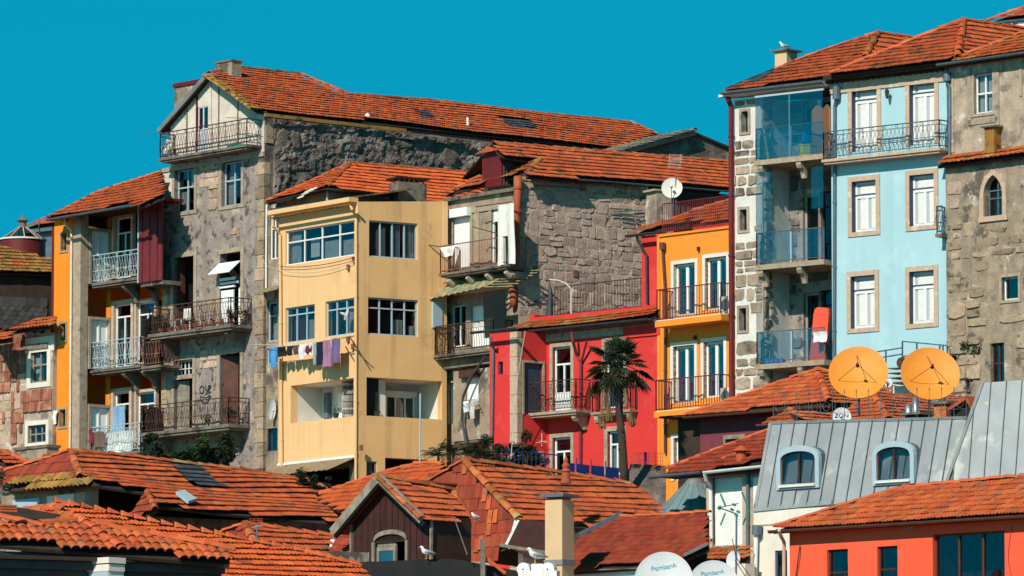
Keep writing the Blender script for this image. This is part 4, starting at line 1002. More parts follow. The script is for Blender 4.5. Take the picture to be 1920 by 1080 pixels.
nt_ = MB(); u0, u1, z0, z1 = fD.rect(905, 552, 948, 632, .8); nt_.slab([fD.pt(u0 + .1, .8, z0), fD.pt(u1, .8, z0), fD.pt(u1, .8, z1), fD.pt(u0, .8, z1)], .01); nt_.build('green_net_screen', glassmat('green_net', (.06, .22, .18), .03, .6), D)
# enclosed concrete box, third level
uz = fD.rect(850, 692, 918, 828, .7)
f7 = fD.shift(.75); u0, u1, z0, z1 = f7.rect(850, 692, 930, 824)
win(D, f7, 874, 708, 897, 760, 1, (), m_white, .04, rec=.05, glass=m_box_wh, sill=False, room=.3)
wall(D, f7, u0, u1, z0, z1, m_plaster_dirty, depth=.12); MB().box(fD, u0, u0 + .06, 0, .74, z0, z1).build('box_side_wall', m_plaster_dirty, D); MB().box(fD, u0, u1, 0, .72, z0 - .08, z0).build('box_floor', m_granite_dk, D)
MB().box(f7, f7.u(868), f7.u(900), .0, .18, f7.z(885, 708), f7.z(885, 694)).build('shutter_box', m_iron, D)
m = MB(); m.tube([fD.at(910, 668, .95), fD.at(885, 705, .98), fD.at(868, 745, .98), fD.at(866, 790, .98), fD.at(874, 830, .95)], .045, 7); m.build('drain_hose', m_gutter_dk, D)
rear(D, [sD.pt(sD.u(1213), 0, 0), sD.pt(u0 + 6, 0, 0) - sD.n * 5, fD.pt(0, 0, 0) - sD.n * 5, fD.pt(0, 0, 0)], gD, zD - .3, m_plaster_dirty)
# small grey rooftop chimney right
u0, u1, z0, z1 = sD.rect(1228, 360, 1260, 425, .8); MB().box(sD, u0, u1, .3, .9, z0 - .5, z1).build('side_chimney', m_plaster_pale, D); MB().box(sD, u0 - .12, u1, .25, .95, z1, z1 + .07).build('chimney_slab', m_granite, D)

# ============================================================= E: dark gable behind
fE = face(1300, 206, 36); EE = thing('gabled_shed', 'dark rendered gable with grey lichen roof beyond the orange ridges', 'house', base(fE.P))
g0 = [fE.at(1170, 292), fE.at(1170, 330), fE.at(1420, 330), fE.at(1420, 304), fE.at(1300, 252)]
g0 = [P3(fE, 1172, 288), P3(fE, 1172, 345), P3(fE, 1430, 345), P3(fE, 1430, 306), P3(fE, 1300, 252)]
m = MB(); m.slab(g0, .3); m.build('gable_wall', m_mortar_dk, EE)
a_, b_ = P3(fE, 1296, 246), P3(fE, 1120, 294); dl = Vector((-.77, -.3, 0)) * 2.4
plE = Pl(b_, b_ + (fE.n * 1.0), a_)
qE = [a_, a_ + (-fE.n) * 2.2, b_ + (-fE.n) * 2.2, b_]
m = MB().slab([a_ + fE.n * .2, a_ - fE.n * 2, b_ - fE.n * 3, b_ + fE.n * .2], .12); m.build('left_slope', m_greytile, EE)
rr = tiled(EE, plE, [b_ + fE.n * .3, b_ - fE.n * 2.5, a_ - fE.n * 2.5, a_ + fE.n * .3], m_greytile, indiv=60, kind='barrel')
MB().slab([a_ + fE.n * .1, P3(fE, 1432, 303) + fE.n * .1, P3(fE, 1432, 303) - fE.n * 3, a_ - fE.n * 3], .08).build('right_slope', m_under, EE)
caps(EE, a_ + fE.n * .25, a_ - fE.n * 2, m_lead, .1)

# ============================================================= Y: yellow block
Y = thing('yellow_house', 'pale yellow stuccoed apartment block with loggias, laundry line and two glazed faces', 'house', base(fY.P))
gY = gz(193) - .6; uY0 = fY.u(523); zY = fY.z(590, 392); 
win(Y, fY, 535, 423, 667, 488, 4, (.34,), m_white, .045, rec=.08, cur=[(.03, .16, .05, 1, m_curtain), (.30, .42, .35, .85, m_whitecloth), (.5, .72, .45, 1, m_curtain), (.76, .95, .5, 1, m_curtain)])
win(Y, fY, 535, 574, 590, 640, 3, (.22,), m_greyblue, .045, rec=.08, cur=[(.15, .5, .25, 1, m_brown_door), (.55, .9, .4, 1, m_curtain)])
win(Y, fY, 610, 562, 665, 629, 3, (.25,), m_greyblue, .045, rec=.08, cur=[(.55, .8, .2, 1, m_sheet_pale)])
def loggia(parent, fa, x0, y0, x1, y1, d=1.3, lining=m_whitewall):
    r_ = fa.rect(x0, y0, x1, y1); fa.holes.append(r_); o = openbox(parent, fa, r_[0], r_[1], r_[2], r_[3], d, lining, name='loggia_lining'); return o, r_
lg1, r1_ = loggia(Y, fY, 545, 716, 663, 787)
fb1 = fY.shift(-1.25)
win(lg1, fb1, 590, 722, 620, 800, 1, (), m_white, .05, rec=.0, glass=m_box_wh, hole=False, room=.02, sill=False) if False else None
m = MB(); u0, u1, z0, z1 = r1_; 
ww = u1 - u0
m.box(fY, u0 + ww * .30, u0 + ww * .50, -1.24, -1.18, z0, z1 - .3)
for i in range(12): zz = z0 + (z1 - z0 - .3) * i / 12; m.box(fY, u0 + ww * .30, u0 + ww * .50, -1.18, -1.165, zz + .01, zz + .09)
m.build('roller_shutter', m_box_wh, lg1)
MB().box(fY, u0 + ww * .10, u0 + ww * .16, -1.24, -1.1, z0, z1 - .2).build('green_door', m_gutter, lg1)
m = MB(); 
for a_, b_ in ((.56, .76), (.77, .98)): m.box(fY, u0 + ww * a_, u0 + ww * b_, -.75, -.70, z0, z0 + .95)
m.build('cabinet_door', m_whitewall, lg1)
m = MB()
for a_ in (.55, .765, .985): m.box(fY, u0 + ww * a_, u0 + ww * a_ + .03, -.76, -.69, z0, z0 + 1.0)
m.build('cabinet_frame', m_iron, lg1)
wall(Y, fY, uY0, 0, fY.z(590, 868), zY, m_yellow, zt2=fY.z(668, 372) if False else zY)
# side
win(Y, sY, 692, 416, 783, 484, 4, (), m_greyblue, .045, rec=.08, cur=[(.5, .7, .05, 1, m_curtain), (.75, .98, .05, 1, m_curtain)])
win(Y, sY, 690, 560, 784, 629, 4, (.28,), m_greyblue, .045, rec=.08, cur=[(.55, .75, .55, 1, m_sheet_pale), (.88, .98, .7, 1, m_whitecloth)])
lg2, r2_ = loggia(Y, sY, 687, 711, 829, 783, 1.6)
u0, u1, z0, z1 = r2_; ww = u1 - u0
m = MB(); m.box(sY, u0 + .0, u0 + ww * .22, -1.58, -.3, z0, z1); m.build('dark_partition', m_black, lg2)
o = win_u(lg2, sY, u0 + ww * .55, u0 + ww * .93, z0 + .02, z1 - .42, 3, (), m_white, .05, rec=1.45, glass=m_glass_teal, room=.08)
MB().box(sY, u0 + ww * .53, u0 + ww * .95, -1.58, -1.38, z1 - .42, z1 - .26).build('shutter_box', m_whitewall, lg2)
win(Y, sY, 687, 865, 707, 900, 1, (), m_timber, .05, rec=.05, cur=[(.1, .8, 0, 1, m_curtain)])
hb = sY.rect(722, 860, 802, 905); sY.holes.append(hb); openbox(Y, sY, hb[0], hb[1], hb[2], hb[3], 1.5, m_dark)
zYs = sY.z(745, 377); uY2 = sY.u(838)
wall(Y, sY, 0, uY2, gY, zYs - .12, m_yellow_st, zt2=zYs + .12)
wall(Y, fY, uY0, 0, gY, fY.z(590, 868), m_granite_dk, holes=[fY.rect(560, 880, 655, 930)]); rr_ = fY.rect(560, 880, 655, 930); openbox(Y, fY, *rr_, 1.5, m_dark)
MB().box(fY, -.14, .0, .005, .03, gY, zYs - .12).build('corner_pier', m_yellow, Y)
MB().box(sY, uY2 - .16, uY2 + .02, .0, .02, sY.z(835, 530), zYs + .1).build('end_strip', m_yellow, Y)
MB().box(sY, -.02, uY2, -.3, .04, zYs - .1, zYs - .02).build('parapet_coping', m_yellow_st, Y) if False else None
# projecting eave slab on the front, with yellow gutter
MB().box(fY, uY0 - .15, -.02, 0, .38, zY - .02, zY + .13).build('eave_slab', m_yellow, Y)
gutter(Y, fY.at(508, 408, .42), fY.at(664, 381, .42), m_tile_moss, .06)
MB().corr(fY.shift(0), 0, 0.01, 0, .01) 
rfy = MB().slab([fY.pt(uY0 - .1, .35, zY + .14), fY.pt(-.05, .35, zY + .14), fY.pt(-.05, -2.2, zY + .62), fY.pt(uY0 - .1, -2.2, zY + .62)], .05); rfy.build('lean_roof', m_tile_moss, Y)
rear(Y, [fY.pt(uY0, 0, 0), fY.pt(uY0, 0, 0) - fY.n * 4, sY.pt(uY2, 0, 0) - sY.n * 3, sY.pt(uY2, 0, 0)], gY, zY, m_yellow)
MB().poly([fY.pt(uY0, -.3, zYs - .35), sY.pt(0, -.3, zYs - .35), sY.pt(uY2, -.3, zYs - .35), sY.pt(uY2, -4, zYs - .35), fY.pt(uY0, -4, zYs - .35)]).build('flat_roof', m_granite_dk, Y)
pipe(Y, [fY.at(511, 410, .42), fY.at(512, 424, .4), fY.at(525, 440, .08), fY.at(528, 880, .08)], .05, m_yellow); pipe(Y, [fY.at(657, 384, .42), fY.at(660, 392, .4), fY.at(668, 408, .09), fY.at(667, 900, .09)], .045, m_yellow)
# top chimney
u0, u1, z0, z1 = sY.rect(747, 342, 800, 372, -.6); MB().box(sY, u0, u1, -1.2, -.6, z0 - .5, z1).build('chimney', m_granite_dk, Y); MB().box(sY, u0 - .07, u1 + .07, -1.27, -.53, z1 + .1, z1 + .16).build('chimney_cap', m_black, Y)
for i in range(6): u = u0 + (u1 - u0) * (i + .2) / 6; MB().box(sY, u, u + .06, -.68, -.61, z1, z1 + .1).build('vent_brick', m_cap_red, Y)
# brown sheet awning over the ground floor
w0_ = fY.at(535, 872, .03); w1_ = fY.at(662, 850, .03); e0_ = fY.at(520, 893, 1.1); e1_ = fY.at(640, 868, 1.1)
e0_ = fY.pt(uY0 - .1, 1.1, w0_.z - .45); e1_ = fY.pt(-.15, 1.1, w0_.z - .45); w0_ = fY.pt(uY0, .02, w0_.z); w1_ = fY.pt(-.1, .02, w0_.z)
m = MB(); n = 60
for i in range(n + 1): f = i / n; dz = Vector((0, 0, .015 * math.sin(i * math.pi / 2))); m.v += [tuple(e0_.lerp(e1_, f) + dz), tuple(w0_.lerp(w1_, f) + dz)]
for i in range(n): m.f.append((2 * i, 2 * i + 2, 2 * i + 3, 2 * i + 1))
m.build('awning', m_sheet_brown, Y); MB().box(fY, uY0, -.02, .0, .05, w0_.z + .0, w0_.z + .08).build('awning_flashing', m_white, Y)
# electrical cables and brackets
def cable(parent, pts, r=.012, mat=None, sag=.1, n=10, name='cable'):
    m = MB()
    for a, b in zip(pts[:-1], pts[1:]): m.tube([a.lerp(b, i / n) - Vector((0, 0, sag * 4 * (i / n) * (1 - i / n))) for i in range(n + 1)], r, 4)
    return m.build(name, mat or m_iron, parent)
cable(Y, [fY.at(525, 500, .1), fY.at(665, 482, .1)], sag=.12); cable(Y, [fY.at(500, 499, .2), fY.at(665, 490, .1)], .01, m_sheet_pale, sag=.3)
for (x, y) in ((665, 485), (655, 500), (655, 635), (664, 648), (680, 838)): MB().box(fY, fY.u(x) - .05, fY.u(x) + .05, 0, .09, fY.z(x, y) - .12, fY.z(x, y) + .06).build('cable_bracket', m_iron_rust, Y)
# ============================================================= H: granite and pale blue house, right
fH = face(1778, 178, -40); 
H_ = thing('blue_house', 'pale blue and granite house with glazed corner balconies and white framed windows', 'house', base(fH.P))
gH = gz(178) - 1; uH0 = fH.u(1378); uH1 = fH.u(1431); uH2 = fH.u(1560); zH = fH.z(1460, 172); zHb = fH.z(1670, 140)
# granite tower strip with white pointing
tw = []
for (x0, y0, x1, y1) in ((1391, 209, 1403, 248), (1388, 393, 1401, 432), (1387, 578, 1400, 620)):
    win(H_, fH, x0, y0, x1, y1, 1, (), m_granite_dk, .02, rec=.18, sur=m_granite, sw=.09)
    q = fH.holes[-1]; tw.append((q[0] - .1, q[1] + .1, q[2] - .1, q[3] + .1))
wall(H_, fH, uH0, uH1, gH, zH - .1, m_mortar_white)
stones(H_, fH, uH0 + .01, uH1, fH.z(1400, 760), zH - .12, m_towerstone, .40, .62, .055, .03, holes=tw, jit=.42, var=.4)
# recess
hr = 1.35; q = fH.pt; zr0, zr1 = fH.z(1495, 705), zH - .12
sR = Fa(fH.pt(uH1, 0, 0), 50); bR = fH.shift(-hr)
wall(H_, sR, 0, hr, gH, zH - .1, m_mortar_white, holes=[]); stones(H_, sR, .01, .5, fH.z(1440, 740), zH - .15, m_towerstone, .46, .5, .07, .04, jit=.15)
L1, L2, L3 = fH.z(1495, 306), fH.z(1495, 503), fH.z(1495, 690)
for zf_, zc, kk in ((L1, zr1, 0), (L2, L1 - .25, 1), (L3, L2 - .25, 2)):
    a = uH1; # back wall openings: door left, door middle
    o = win_u(H_, bR, a + .55, a + 1.15, zf_ + .16, min(zc - .15, zf_ + 2.5), 1, (), m_granite, .07, rec=.12, glass=m_glass_teal, room=.5); bR.holes.append((a + .55, a + 1.15, zf_ + .16, min(zc - .15, zf_ + 2.5)))
    o = win_u(H_, bR, a + 1.25, a + 2.0, zf_ + .16, min(zc - .15, zf_ + 2.55), 2, (.2,), m_wood_dk, .06, rec=.1, glass=m_glass, room=.6); bR.holes.append((a + 1.25, a + 2.0, zf_ + .16, min(zc - .15, zf_ + 2.55)))
wall(H_, bR, uH1, uH2 + .1, gH, zH - .1, m_plaster_grey, depth=.12, holes=bR.holes)  # back wall coloured darker to stand in for the shade of the recess
stones(H_, bR, uH1 + .05, uH2, zr0, zH - .2, m_rubble_dk, .42, .6, .05, .03, jit=.3, holes=bR.holes)  # dark stones here carry the recess shade in their colour too
sR2 = Fa(fH.pt(uH2, -hr, 0), 50)
MB().poly([q(uH2, 0, gH), q(uH2, -hr, gH), q(uH2, -hr, zH), q(uH2, 0, zH)]).build('recess_side_wall', m_blue, H_)
for (zf_, ht, full) in ((L1, 1.0, 1), (L2, 1.0, 0), (L3, 1.0, 0)):
    m = MB(); m.box(fH, uH1 - .06, uH2 - .03, -hr + .02, .38, zf_, zf_ + .16); o = m.build('balcony', m_granite, H_)
    bm = MB(); bracket(bm, fH, uH1 + (uH2 - uH1) * .62, zf_ - .003, .36, .5, .18); bm.build('bracket', m_granite, o)
    bm = MB(); bracket(bm, fH, uH1 + .15, zf_ - .003, .36, .5, .18); bm.build('bracket', m_granite, o)
    zz = zf_ + .16
    rail(o, [fH.pt(uH1, .02, zz), fH.pt(uH1, .33, zz), fH.pt(uH2 - .06, .33, zz)], 1.0, 'glass', m_iron_dk, pan=m_glass_teal)
    sc2 = MB(); sc2.box(fH, (uH1 + uH2) / 2 - .03, (uH1 + uH2) / 2 + .03, .27, .33, zz, zz + .98); sc2.build('post', m_greyblue, o)
    if full:
        gl = [(uH1 + .01, (uH1 + uH2) / 2 - .02), ((uH1 + uH2) / 2 + .02, uH2 - .04)]
        for a, b in gl: MB().box(fH, a, b, .36, .372, zz, zr1 - .02).build('glass_screen', m_glass_teal, o)
        MB().box(fH, uH1 + .0, uH2, .33, .39, zr1 - .06, zr1).build('screen_head_rail', m_greyblue, o); MB().box(fH, (uH1 + uH2) / 2 - .012, (uH1 + uH2) / 2 + .012, .355, .38, zz, zr1).build('screen_joint', m_steel, o)
    else:
        MB().box(fH, uH1 + .02, uH1 + .62, .36, .372, zz + 1.0, zz + 2.9).build('glass_screen', m_glass_teal, o) if zf_ == L2 else None
        if zf_ == L2: MB().box(fH, uH2 - .5, uH2 - .04, .36, .372, zz + 1.6, zz + 2.9).build('glass_screen', m_glass_teal, o)
m_shut = M('shutter_shade_grey', (.42, .43, .44), None, 1, .6)  # grey panes; the strip left of each white panel stands in for shadow
# blue part
def wwin(x0, y0, x1, y1, door=False):
    o = win(H_, fH, x0, y0, x1, y1, 2, (.30 if not door else .22,), m_white, .085, rec=.16, glass=m_shut, sur=m_granite_pale, sw=.155, sill=not door, lat=1, mw=.10)
    u0, u1, z0, z1 = fH.rect(x0, y0, x1, y1); H = z1 - z0; s = MB()
    tz = z1 - H * (.30 if not door else .22)
    for a, b in ((u0 + .085, (u0 + u1) / 2 - .05), ((u0 + u1) / 2 + .05, u1 - .085)):
        s.box(fH, a + .11, b - .01, -.178, -.165, z0 + .10, tz - .07)
    s.box(fH, u0 + .2, u1 - .11, -.178, -.165, tz + .09, z1 - .16)
    s.build('shutter_panel', m_curtain if False else m_whitecloth, o)
    MB().box(fH, u0 - .012, u0 + .012, -.2, .02, z0, z1).build('navy_reveal', m_navy, o); MB().box(fH, u0, u1, -.2, .012, z1 - .02, z1 + .012).build('navy_head', m_navy, o); MB().box(fH, u0, u1, -.16, -.13, tz + .045, tz + .08).build('navy_transom', m_navy, o)
wwin(1598, 163, 1645, 283, True); wwin(1706, 150, 1753, 271, True)
wwin(1598, 339, 1643, 434); wwin(1706, 327, 1752, 423); wwin(1596, 517, 1641, 615); wwin(1706, 508, 1752, 606)
wall(H_, fH, uH2, 0, gH, zHb, m_blue)
MB().box(fH, uH2, .0, .0, .05, zHb - .40, zHb).build('frieze', m_granite_pale, H_); MB().box(fH, uH2 - .0, .05, .0, .4, zHb + .0, zHb + .12).build('eaves_soffit', m_under, H_)
# the eave's scalloped under-tiles
for r_, off in ((0, .12), (1, .3)):
    m = MB(); n = int((0 - uH2) / .2)
    for i in range(n):
        c = uH2 + (i + .5) * (0 - uH2) / n; pts = [fH.pt(c + .095 * math.cos(t), .02, zHb - .02 - .0 * r_ - .08 * math.sin(t) + .10 * r_) for t in [math.pi * k / 5 for k in range(6)]]
        pts2 = [p + fH.n * off for p in pts]; b = len(m.v); m.v += [tuple(p) for p in pts + pts2]
        for k in range(5): m.f.append((b + k, b + k + 1, b + 7 + k, b + 6 + k))
        m.f.append(tuple(b + 6 + k for k in range(6)))
    m.build('eaves_tile_course', m_under, H_)
bH, ua, ub, zt = balcony(H_, fH, 1540, 1762, 297, .52, .15, .86, 'ornate', m_iron_dk, m_granite_pale, side_l=True)
pipe(H_, [fH.at(1569, 162, .12), fH.at(1568, 186, .12)], .12, m_gutter, clips=False, name='hopper'); pipe(H_, [fH.at(1568, 185, .12), fH.at(1565, 200, .06), fH.at(1564, 680, .06)], .055, m_gutter)
pipe(H_, [fH.at(1776, 135, .12), fH.at(1776, 152, .12)], .12, m_gutter, clips=False, name='hopper'); pipe(H_, [fH.at(1775, 150, .1), fH.at(1781, 165, .06), fH.at(1780, 700, .06)], .055, m_gutter)
pipe(H_, [fH.at(1364, 176, .3), fH.at(1366, 188, .28), fH.at(1371, 200, .1), fH.at(1372, 760, .1)], .085, m_burg)
# lantern
u, z = fH.hit(1671, 178); o = MB(); c = fH.pt(u, .22, z); o.lathe(c, [(.02, .17), (.08, .1), (.07, .08), (.045, -.1), (.02, -.14)], 6); o.tube([fH.pt(u, 0, z - .05), fH.pt(u, .12, z + .02), c + Vector((0, 0, .14))], .012, 4); o.build('wall_lantern', m_iron, H_)
# small side balcony at far right edge, seen from the side
m = MB(); m.box(fH, -.12, .12, .0, .5, fH.z(1775, 447), fH.z(1775, 441)); m.build('side_ledge', m_granite_dk, H_); rail(H_, [fH.pt(-.1, .02, fH.z(1772, 441)), fH.pt(-.1, .42, fH.z(1772, 441)), fH.pt(.1, .42, fH.z(1772, 441))], .85, 'ornate', m_iron_dk)
# roofs
# left roof, one big slope with hip
a0 = fH.pt(fH.u(1355, 172, .45), .45, zH + .1); a1 = fH.pt(uH2 + .1, .45, zH + .1)
plL = Pl(a0, a1, a0 - fH.n * 2 + Vector((0, 0, 1.15))); HL = plL.hit
pL = [HL(1360, 170), HL(1553, 143), HL(1600, 132), HL(1625, 108), HL(1645, 62), HL(1510, 108), HL(1452, 132)]
rL = tiled(H_, plL, pL, m_tile, indiv=220)
caps(rL, HL(1452, 132), HL(1510, 108), m_cap_red, .08); caps(rL, HL(1510, 108), HL(1645, 62), m_cap_red, .09); caps(rL, HL(1622, 108), HL(1645, 62), m_cap, .11)
plL2 = Pl(HL(1622, 108), HL(1645, 62), HL(1645, 62) + Vector((2.5, 1.6, -.1)))
rL2 = tiled(H_, Pl(HL(1622, 108), HL(1622, 108) + Fa(fH.P, 42).d, HL(1645, 62)), [HL(1622, 108), HL(1622, 108) + Fa(fH.P, 42).d * 3.5, HL(1645, 62) + Fa(fH.P, 42).d * 3.0, HL(1645, 62)], m_tile, indiv=60)
caps(rL2, HL(1645, 62), HL(1645, 62) + Fa(fH.P, 42).d * 3, m_cap_red, .09)
MB().slab([HL(1360, 170), HL(1452, 132), HL(1645, 62), HL(1645, 62) - fH.n * 3 - Vector((0, 0, 1.5)), HL(1360, 170) - fH.n * 3], .08).build('rear_roof_slope', m_under, H_)
gutter(H_, a0 + fH.n * .06, a1 + fH.n * .06, m_gutter, .09); MB().box(fH, uH0 - .3, uH2, -.2, .42, zH - .03, zH + .05).build('soffit', m_whitewall, H_)
# chimney with capping slab
fc = fH.shift(-1.5); u0, u1, z0, z1 = fc.rect(1453, 96, 1475, 130); MB().box(fc, u0, u1, -.55, 0, z0 - .7, z1).build('chimney', m_beige, H_); MB().box(fc, u0 - .1, u1 + .12, -.68, .1, z1, z1 + .06).build('chimney_slab', m_granite_dk, H_); MB().box(fc, u0 - .02, u1 + .02, -.6, .03, z0 - .05, z0 + .1).build('chimney_flashing', m_lead, H_)
chim_top = fc.pt((u0 + u1) / 2 - .03, -.2, z1 + .062)
qd = [HL(1398, 160), HL(1425, 154), HL(1452, 138), HL(1436, 140)]; MB().slab([p + plL.n * .1 for p in qd], .05).build('solar_panel', m_slate, rL)
# right roof
zR = fH.z(1670, 122, .45); b0 = fH.pt(fH.u(1558, 140, .45), .45, zR); b1 = fH.pt(.05, .45, zR)
plR = Pl(b0, b1, b0 - fH.n * 2 + Vector((0, 0, 1.28))); HR = plR.hit
pR_ = [HR(1556, 138), HR(1788, 110), HR(1795, 102), HR(1805, 38), HR(1600, 118)]
rR = tiled(H_, plR, pR_, m_tile, indiv=300)
apR = HR(1805, 38); hb_ = HR(1797, 106); dS = Fa(fH.P, 42).d
rR2 = tiled(H_, Pl(hb_, hb_ + dS, apR), [hb_, hb_ + dS * 4.5, apR + dS * 4.2, apR], m_tile, indiv=120)
caps(rR, HR(1600, 120), apR, m_cap_red, .10); caps(rR, hb_, apR, m_cap_red, .12); caps(rR2, apR, apR + dS * 4.2, m_cap_red, .10); caps(rR, HR(1556, 138), HR(1600, 120), m_cap_red, .09)
MB().slab([HR(1556, 138), apR, apR - fH.n * 3 - Vector((0, 0, 1.8)), HR(1556, 138) - fH.n * 2.5], .08).build('rear_roof_slope', m_under, H_)
rear(H_, [fH.pt(uH0, 0, 0), fH.pt(uH0, 0, 0) - fH.n * 6, fH.pt(0, 0, 0) - fH.n * 6], gH, zH - .2, m_mortar_white)

# ============================================================= I: grey stone house far right
fI = Fa(fH.at(1782), -46); I_ = thing('plastered_stone_house', 'patchy plastered granite house with pointed arch window and mossy tile ledge', 'house', base(fI.P))
gI = gz(176) - 1; uI = fI.u(1990); zI = fI.z(1850, 116); zLg = fI.z(1852, 290)
win(I_, fI, 1827, 137, 1862, 212, 2, (.5,), m_white, .05, rec=.1, sur=m_granite, sw=.10, cur=[(.05, .48, .05, 1, m_whitecloth), (.52, .95, .05, 1, m_whitecloth)])
fIl = fI.shift(.18)
# pointed arch window
au0, au1, az0, az1 = fIl.rect(1846, 328, 1881, 405); fIl.holes.append((au0, au1, az0, az1))
win_u(I_, fIl, au0, au1, az0, az1, 2, (.36, .55), m_gutter, .04, rec=.2, room=.8)
m = MB(); cu = (au0 + au1) / 2; hwid = (au1 - au0) / 2; spr = az0 + (az1 - az0) * .52
for s in (-1, 1):
    kz = (az1 - spr) / (1.732 * hwid); R2 = 2 * hwid + .15; tm = math.acos(hwid / R2)
    inn = [(cu + s * (2 * hwid * math.cos(t) - hwid), spr + kz * 2 * hwid * math.sin(t)) for t in [math.pi / 3 * k / 8 for k in range(9)]]
    outc = [(cu + s * (R2 * math.cos(t) - hwid), spr + kz * R2 * math.sin(t)) for t in [tm * k / 8 for k in range(9)]]
    for k in range(8):
        a_, b_, c_, d_ = inn[k], inn[k + 1], outc[k + 1], outc[k]
        m.hexa([fIl.pt(a_[0], .06, a_[1]), fIl.pt(b_[0], .06, b_[1]), fIl.pt(c_[0], .06, c_[1]), fIl.pt(d_[0], .06, d_[1]), fIl.pt(a_[0], -.2, a_[1]), fIl.pt(b_[0], -.2, b_[1]), fIl.pt(c_[0], -.2, c_[1]), fIl.pt(d_[0], -.2, d_[1])])
        # spandrel filling the square head
        m.poly([fIl.pt(b_[0], .02, b_[1]), fIl.pt(a_[0], .02, a_[1]), fIl.pt(cu + s * (hwid + .01), .02, a_[1]), fIl.pt(cu + s * (hwid + .01), .02, b_[1])])
    m.box(fIl, cu + s * hwid - (0 if s > 0 else .16), cu + s * hwid + (.16 if s > 0 else 0), -.2, .06, az0 - .02, spr)
m.box(fIl, au0 - .2, au1 + .2, -.2, .07, az0 - .16, az0); m.build('arch_surround', m_granite_pale, I_)
win(I_, fIl, 1879, 519, 1910, 562, 1, (), m_white, .05, rec=.12, sur=m_granite, sw=.10)
win(I_, fIl, 1857, 643, 1883, 718, 2, (.5,), m_brown_door, .04, rec=.12)
hI = [(h[0] - .25, h[1] + .25, h[2] - .2, h[3] + .3) for h in fIl.holes]
wall(I_, fI, 0, uI, zLg - .2, zI, m_plaster_pale); wall(I_, fIl, 0, uI, gI, zLg, m_plaster_dirty)
stones(I_, fIl, .02, uI, gI + 2, fIl.z(1850, 560), m_rubble_warm, .46, .62, .05, .05, holes=hI, jit=.4, var=.4)
stones(I_, fIl, .02, uI, fIl.z(1850, 560), fIl.z(1850, 410), m_rubble_warm, .44, .60, .12, .03, holes=hI, jit=.5, prob=.8)
stones(I_, fIl, .02, uI, fIl.z(1850, 410), zLg - .15, m_rubble, .44, .60, .12, .02, holes=hI, jit=.5, prob=.5)
for px_ in (1786,): u = fI.u(px_); MB().box(fI, 0.0, .22, .0, .03, zLg + .2, zI - .1).build('edge_quoin', m_plaster_pale, I_)
for (x0, y0, x1, y1) in ((1815, 128, 1822, 235), (1866, 128, 1874, 235), (1816, 222, 1872, 232), (1912, 128, 1917, 180)):
    u0, u1, z0, z1 = fI.rect(x0, y0, x1, y1); MB().box(fI, u0, u1, .0, .032, z0, z1).build('stone_band', m_granite, I_)
pl = Pl(fIl.pt(-.05, .3, fIl.z(1850, 298, .3)), fIl.pt(uI, .3, fIl.z(1850, 298, .3)), fIl.pt(0, -.25, zLg + .32))
z_ = fIl.z(1850, 296, .3)
tiled(I_, Pl(fIl.pt(-.1, .3, z_), fIl.pt(uI, .3, z_), fIl.pt(-.1, -.18, z_ + .30)), [fIl.pt(-.1, .3, z_), fIl.pt(uI, .3, z_), fIl.pt(uI, -.18, z_ + .3), fIl.pt(-.1, -.18, z_ + .3)], m_tile_old, indiv=60, kind='barrel', w_=.2, l_=.3, name='tile_ledge')
u0, u1, z0, z1 = fI.rect(1855, 240, 1873, 283, .1); MB().box(fI, u0, u1, .0, .32, z0 - .2, z1).build('wall_flue', m_tile_moss, I_); MB().box(fI, u0 - .1, u1 + .1, .0, .42, z1, z1 + .05).build('flue_slab', m_granite_dk, I_)
zRi = fI.z(1850, 106, .4); c0 = fI.pt(-.05, .4, zRi); plI = Pl(c0, fI.pt(uI, .4, zRi), c0 - fI.n * 2 + Vector((0, 0, 1.1))); HI = plI.hit
rI = tiled(I_, plI, [HI(1788, 115), HI(1995, 84), HI(1995, 30), HI(1920, 60), HI(1850, 90)], m_tile_old, indiv=120)
caps(rI, HI(1790, 112), HI(1925, 60), m_cap_red, .10); gutter(I_, fI.pt(-.05, .47, zRi - .03), fI.pt(uI, .47, zRi - .03), m_gutter, .07)
MB().box(fI, 0, uI, -.3, .4, zI - .02, zI + .06).build('soffit', m_under, I_)
rear(I_, [fI.pt(0, 0, 0) - fI.n * 5, fI.pt(uI, 0, 0) - fI.n * 5, fI.pt(uI, 0, 0)], gI, zI - .2, m_plaster_dirty)
# far roof behind the corner
fZ = face(1900, 195, -42); ZZ = thing('ridge_house', 'far tiled roof with white chimney showing past the blue house ridge', 'house', base(fZ.P))
e_ = P3(fZ, 1842, 50); e2 = fZ.pt(fZ.u(2000), 0, e_.z); plZ = Pl(e_, e2, e_ - fZ.n * 2 + Vector((0, 0, 1.1)))
rz = tiled(ZZ, plZ, [plZ.hit(1850, 40), plZ.hit(2000, 25), plZ.hit(2000, 0), plZ.hit(1930, 12)], m_tile, indiv=40); caps(rz, plZ.hit(1850, 40), plZ.hit(1930, 12), m_cap_red, .1)
gutter(ZZ, plZ.hit(1858, 42), plZ.hit(2000, 27), m_gutter, .09); m = MB(); m.box(fZ, fZ.u(1862), fZ.u(2000), -4, -.2, gz(195), plZ.hit(1862, 45).z - .1); m.build('wall', m_whitewall, ZZ)
fz2 = fZ.shift(-1.4); u0, u1, z0, z1 = fz2.rect(1890, 18, 1903, 34); MB().box(fz2, u0, u1, -.4, 0, z0 - .6, z1).build('chimney', m_white, ZZ)

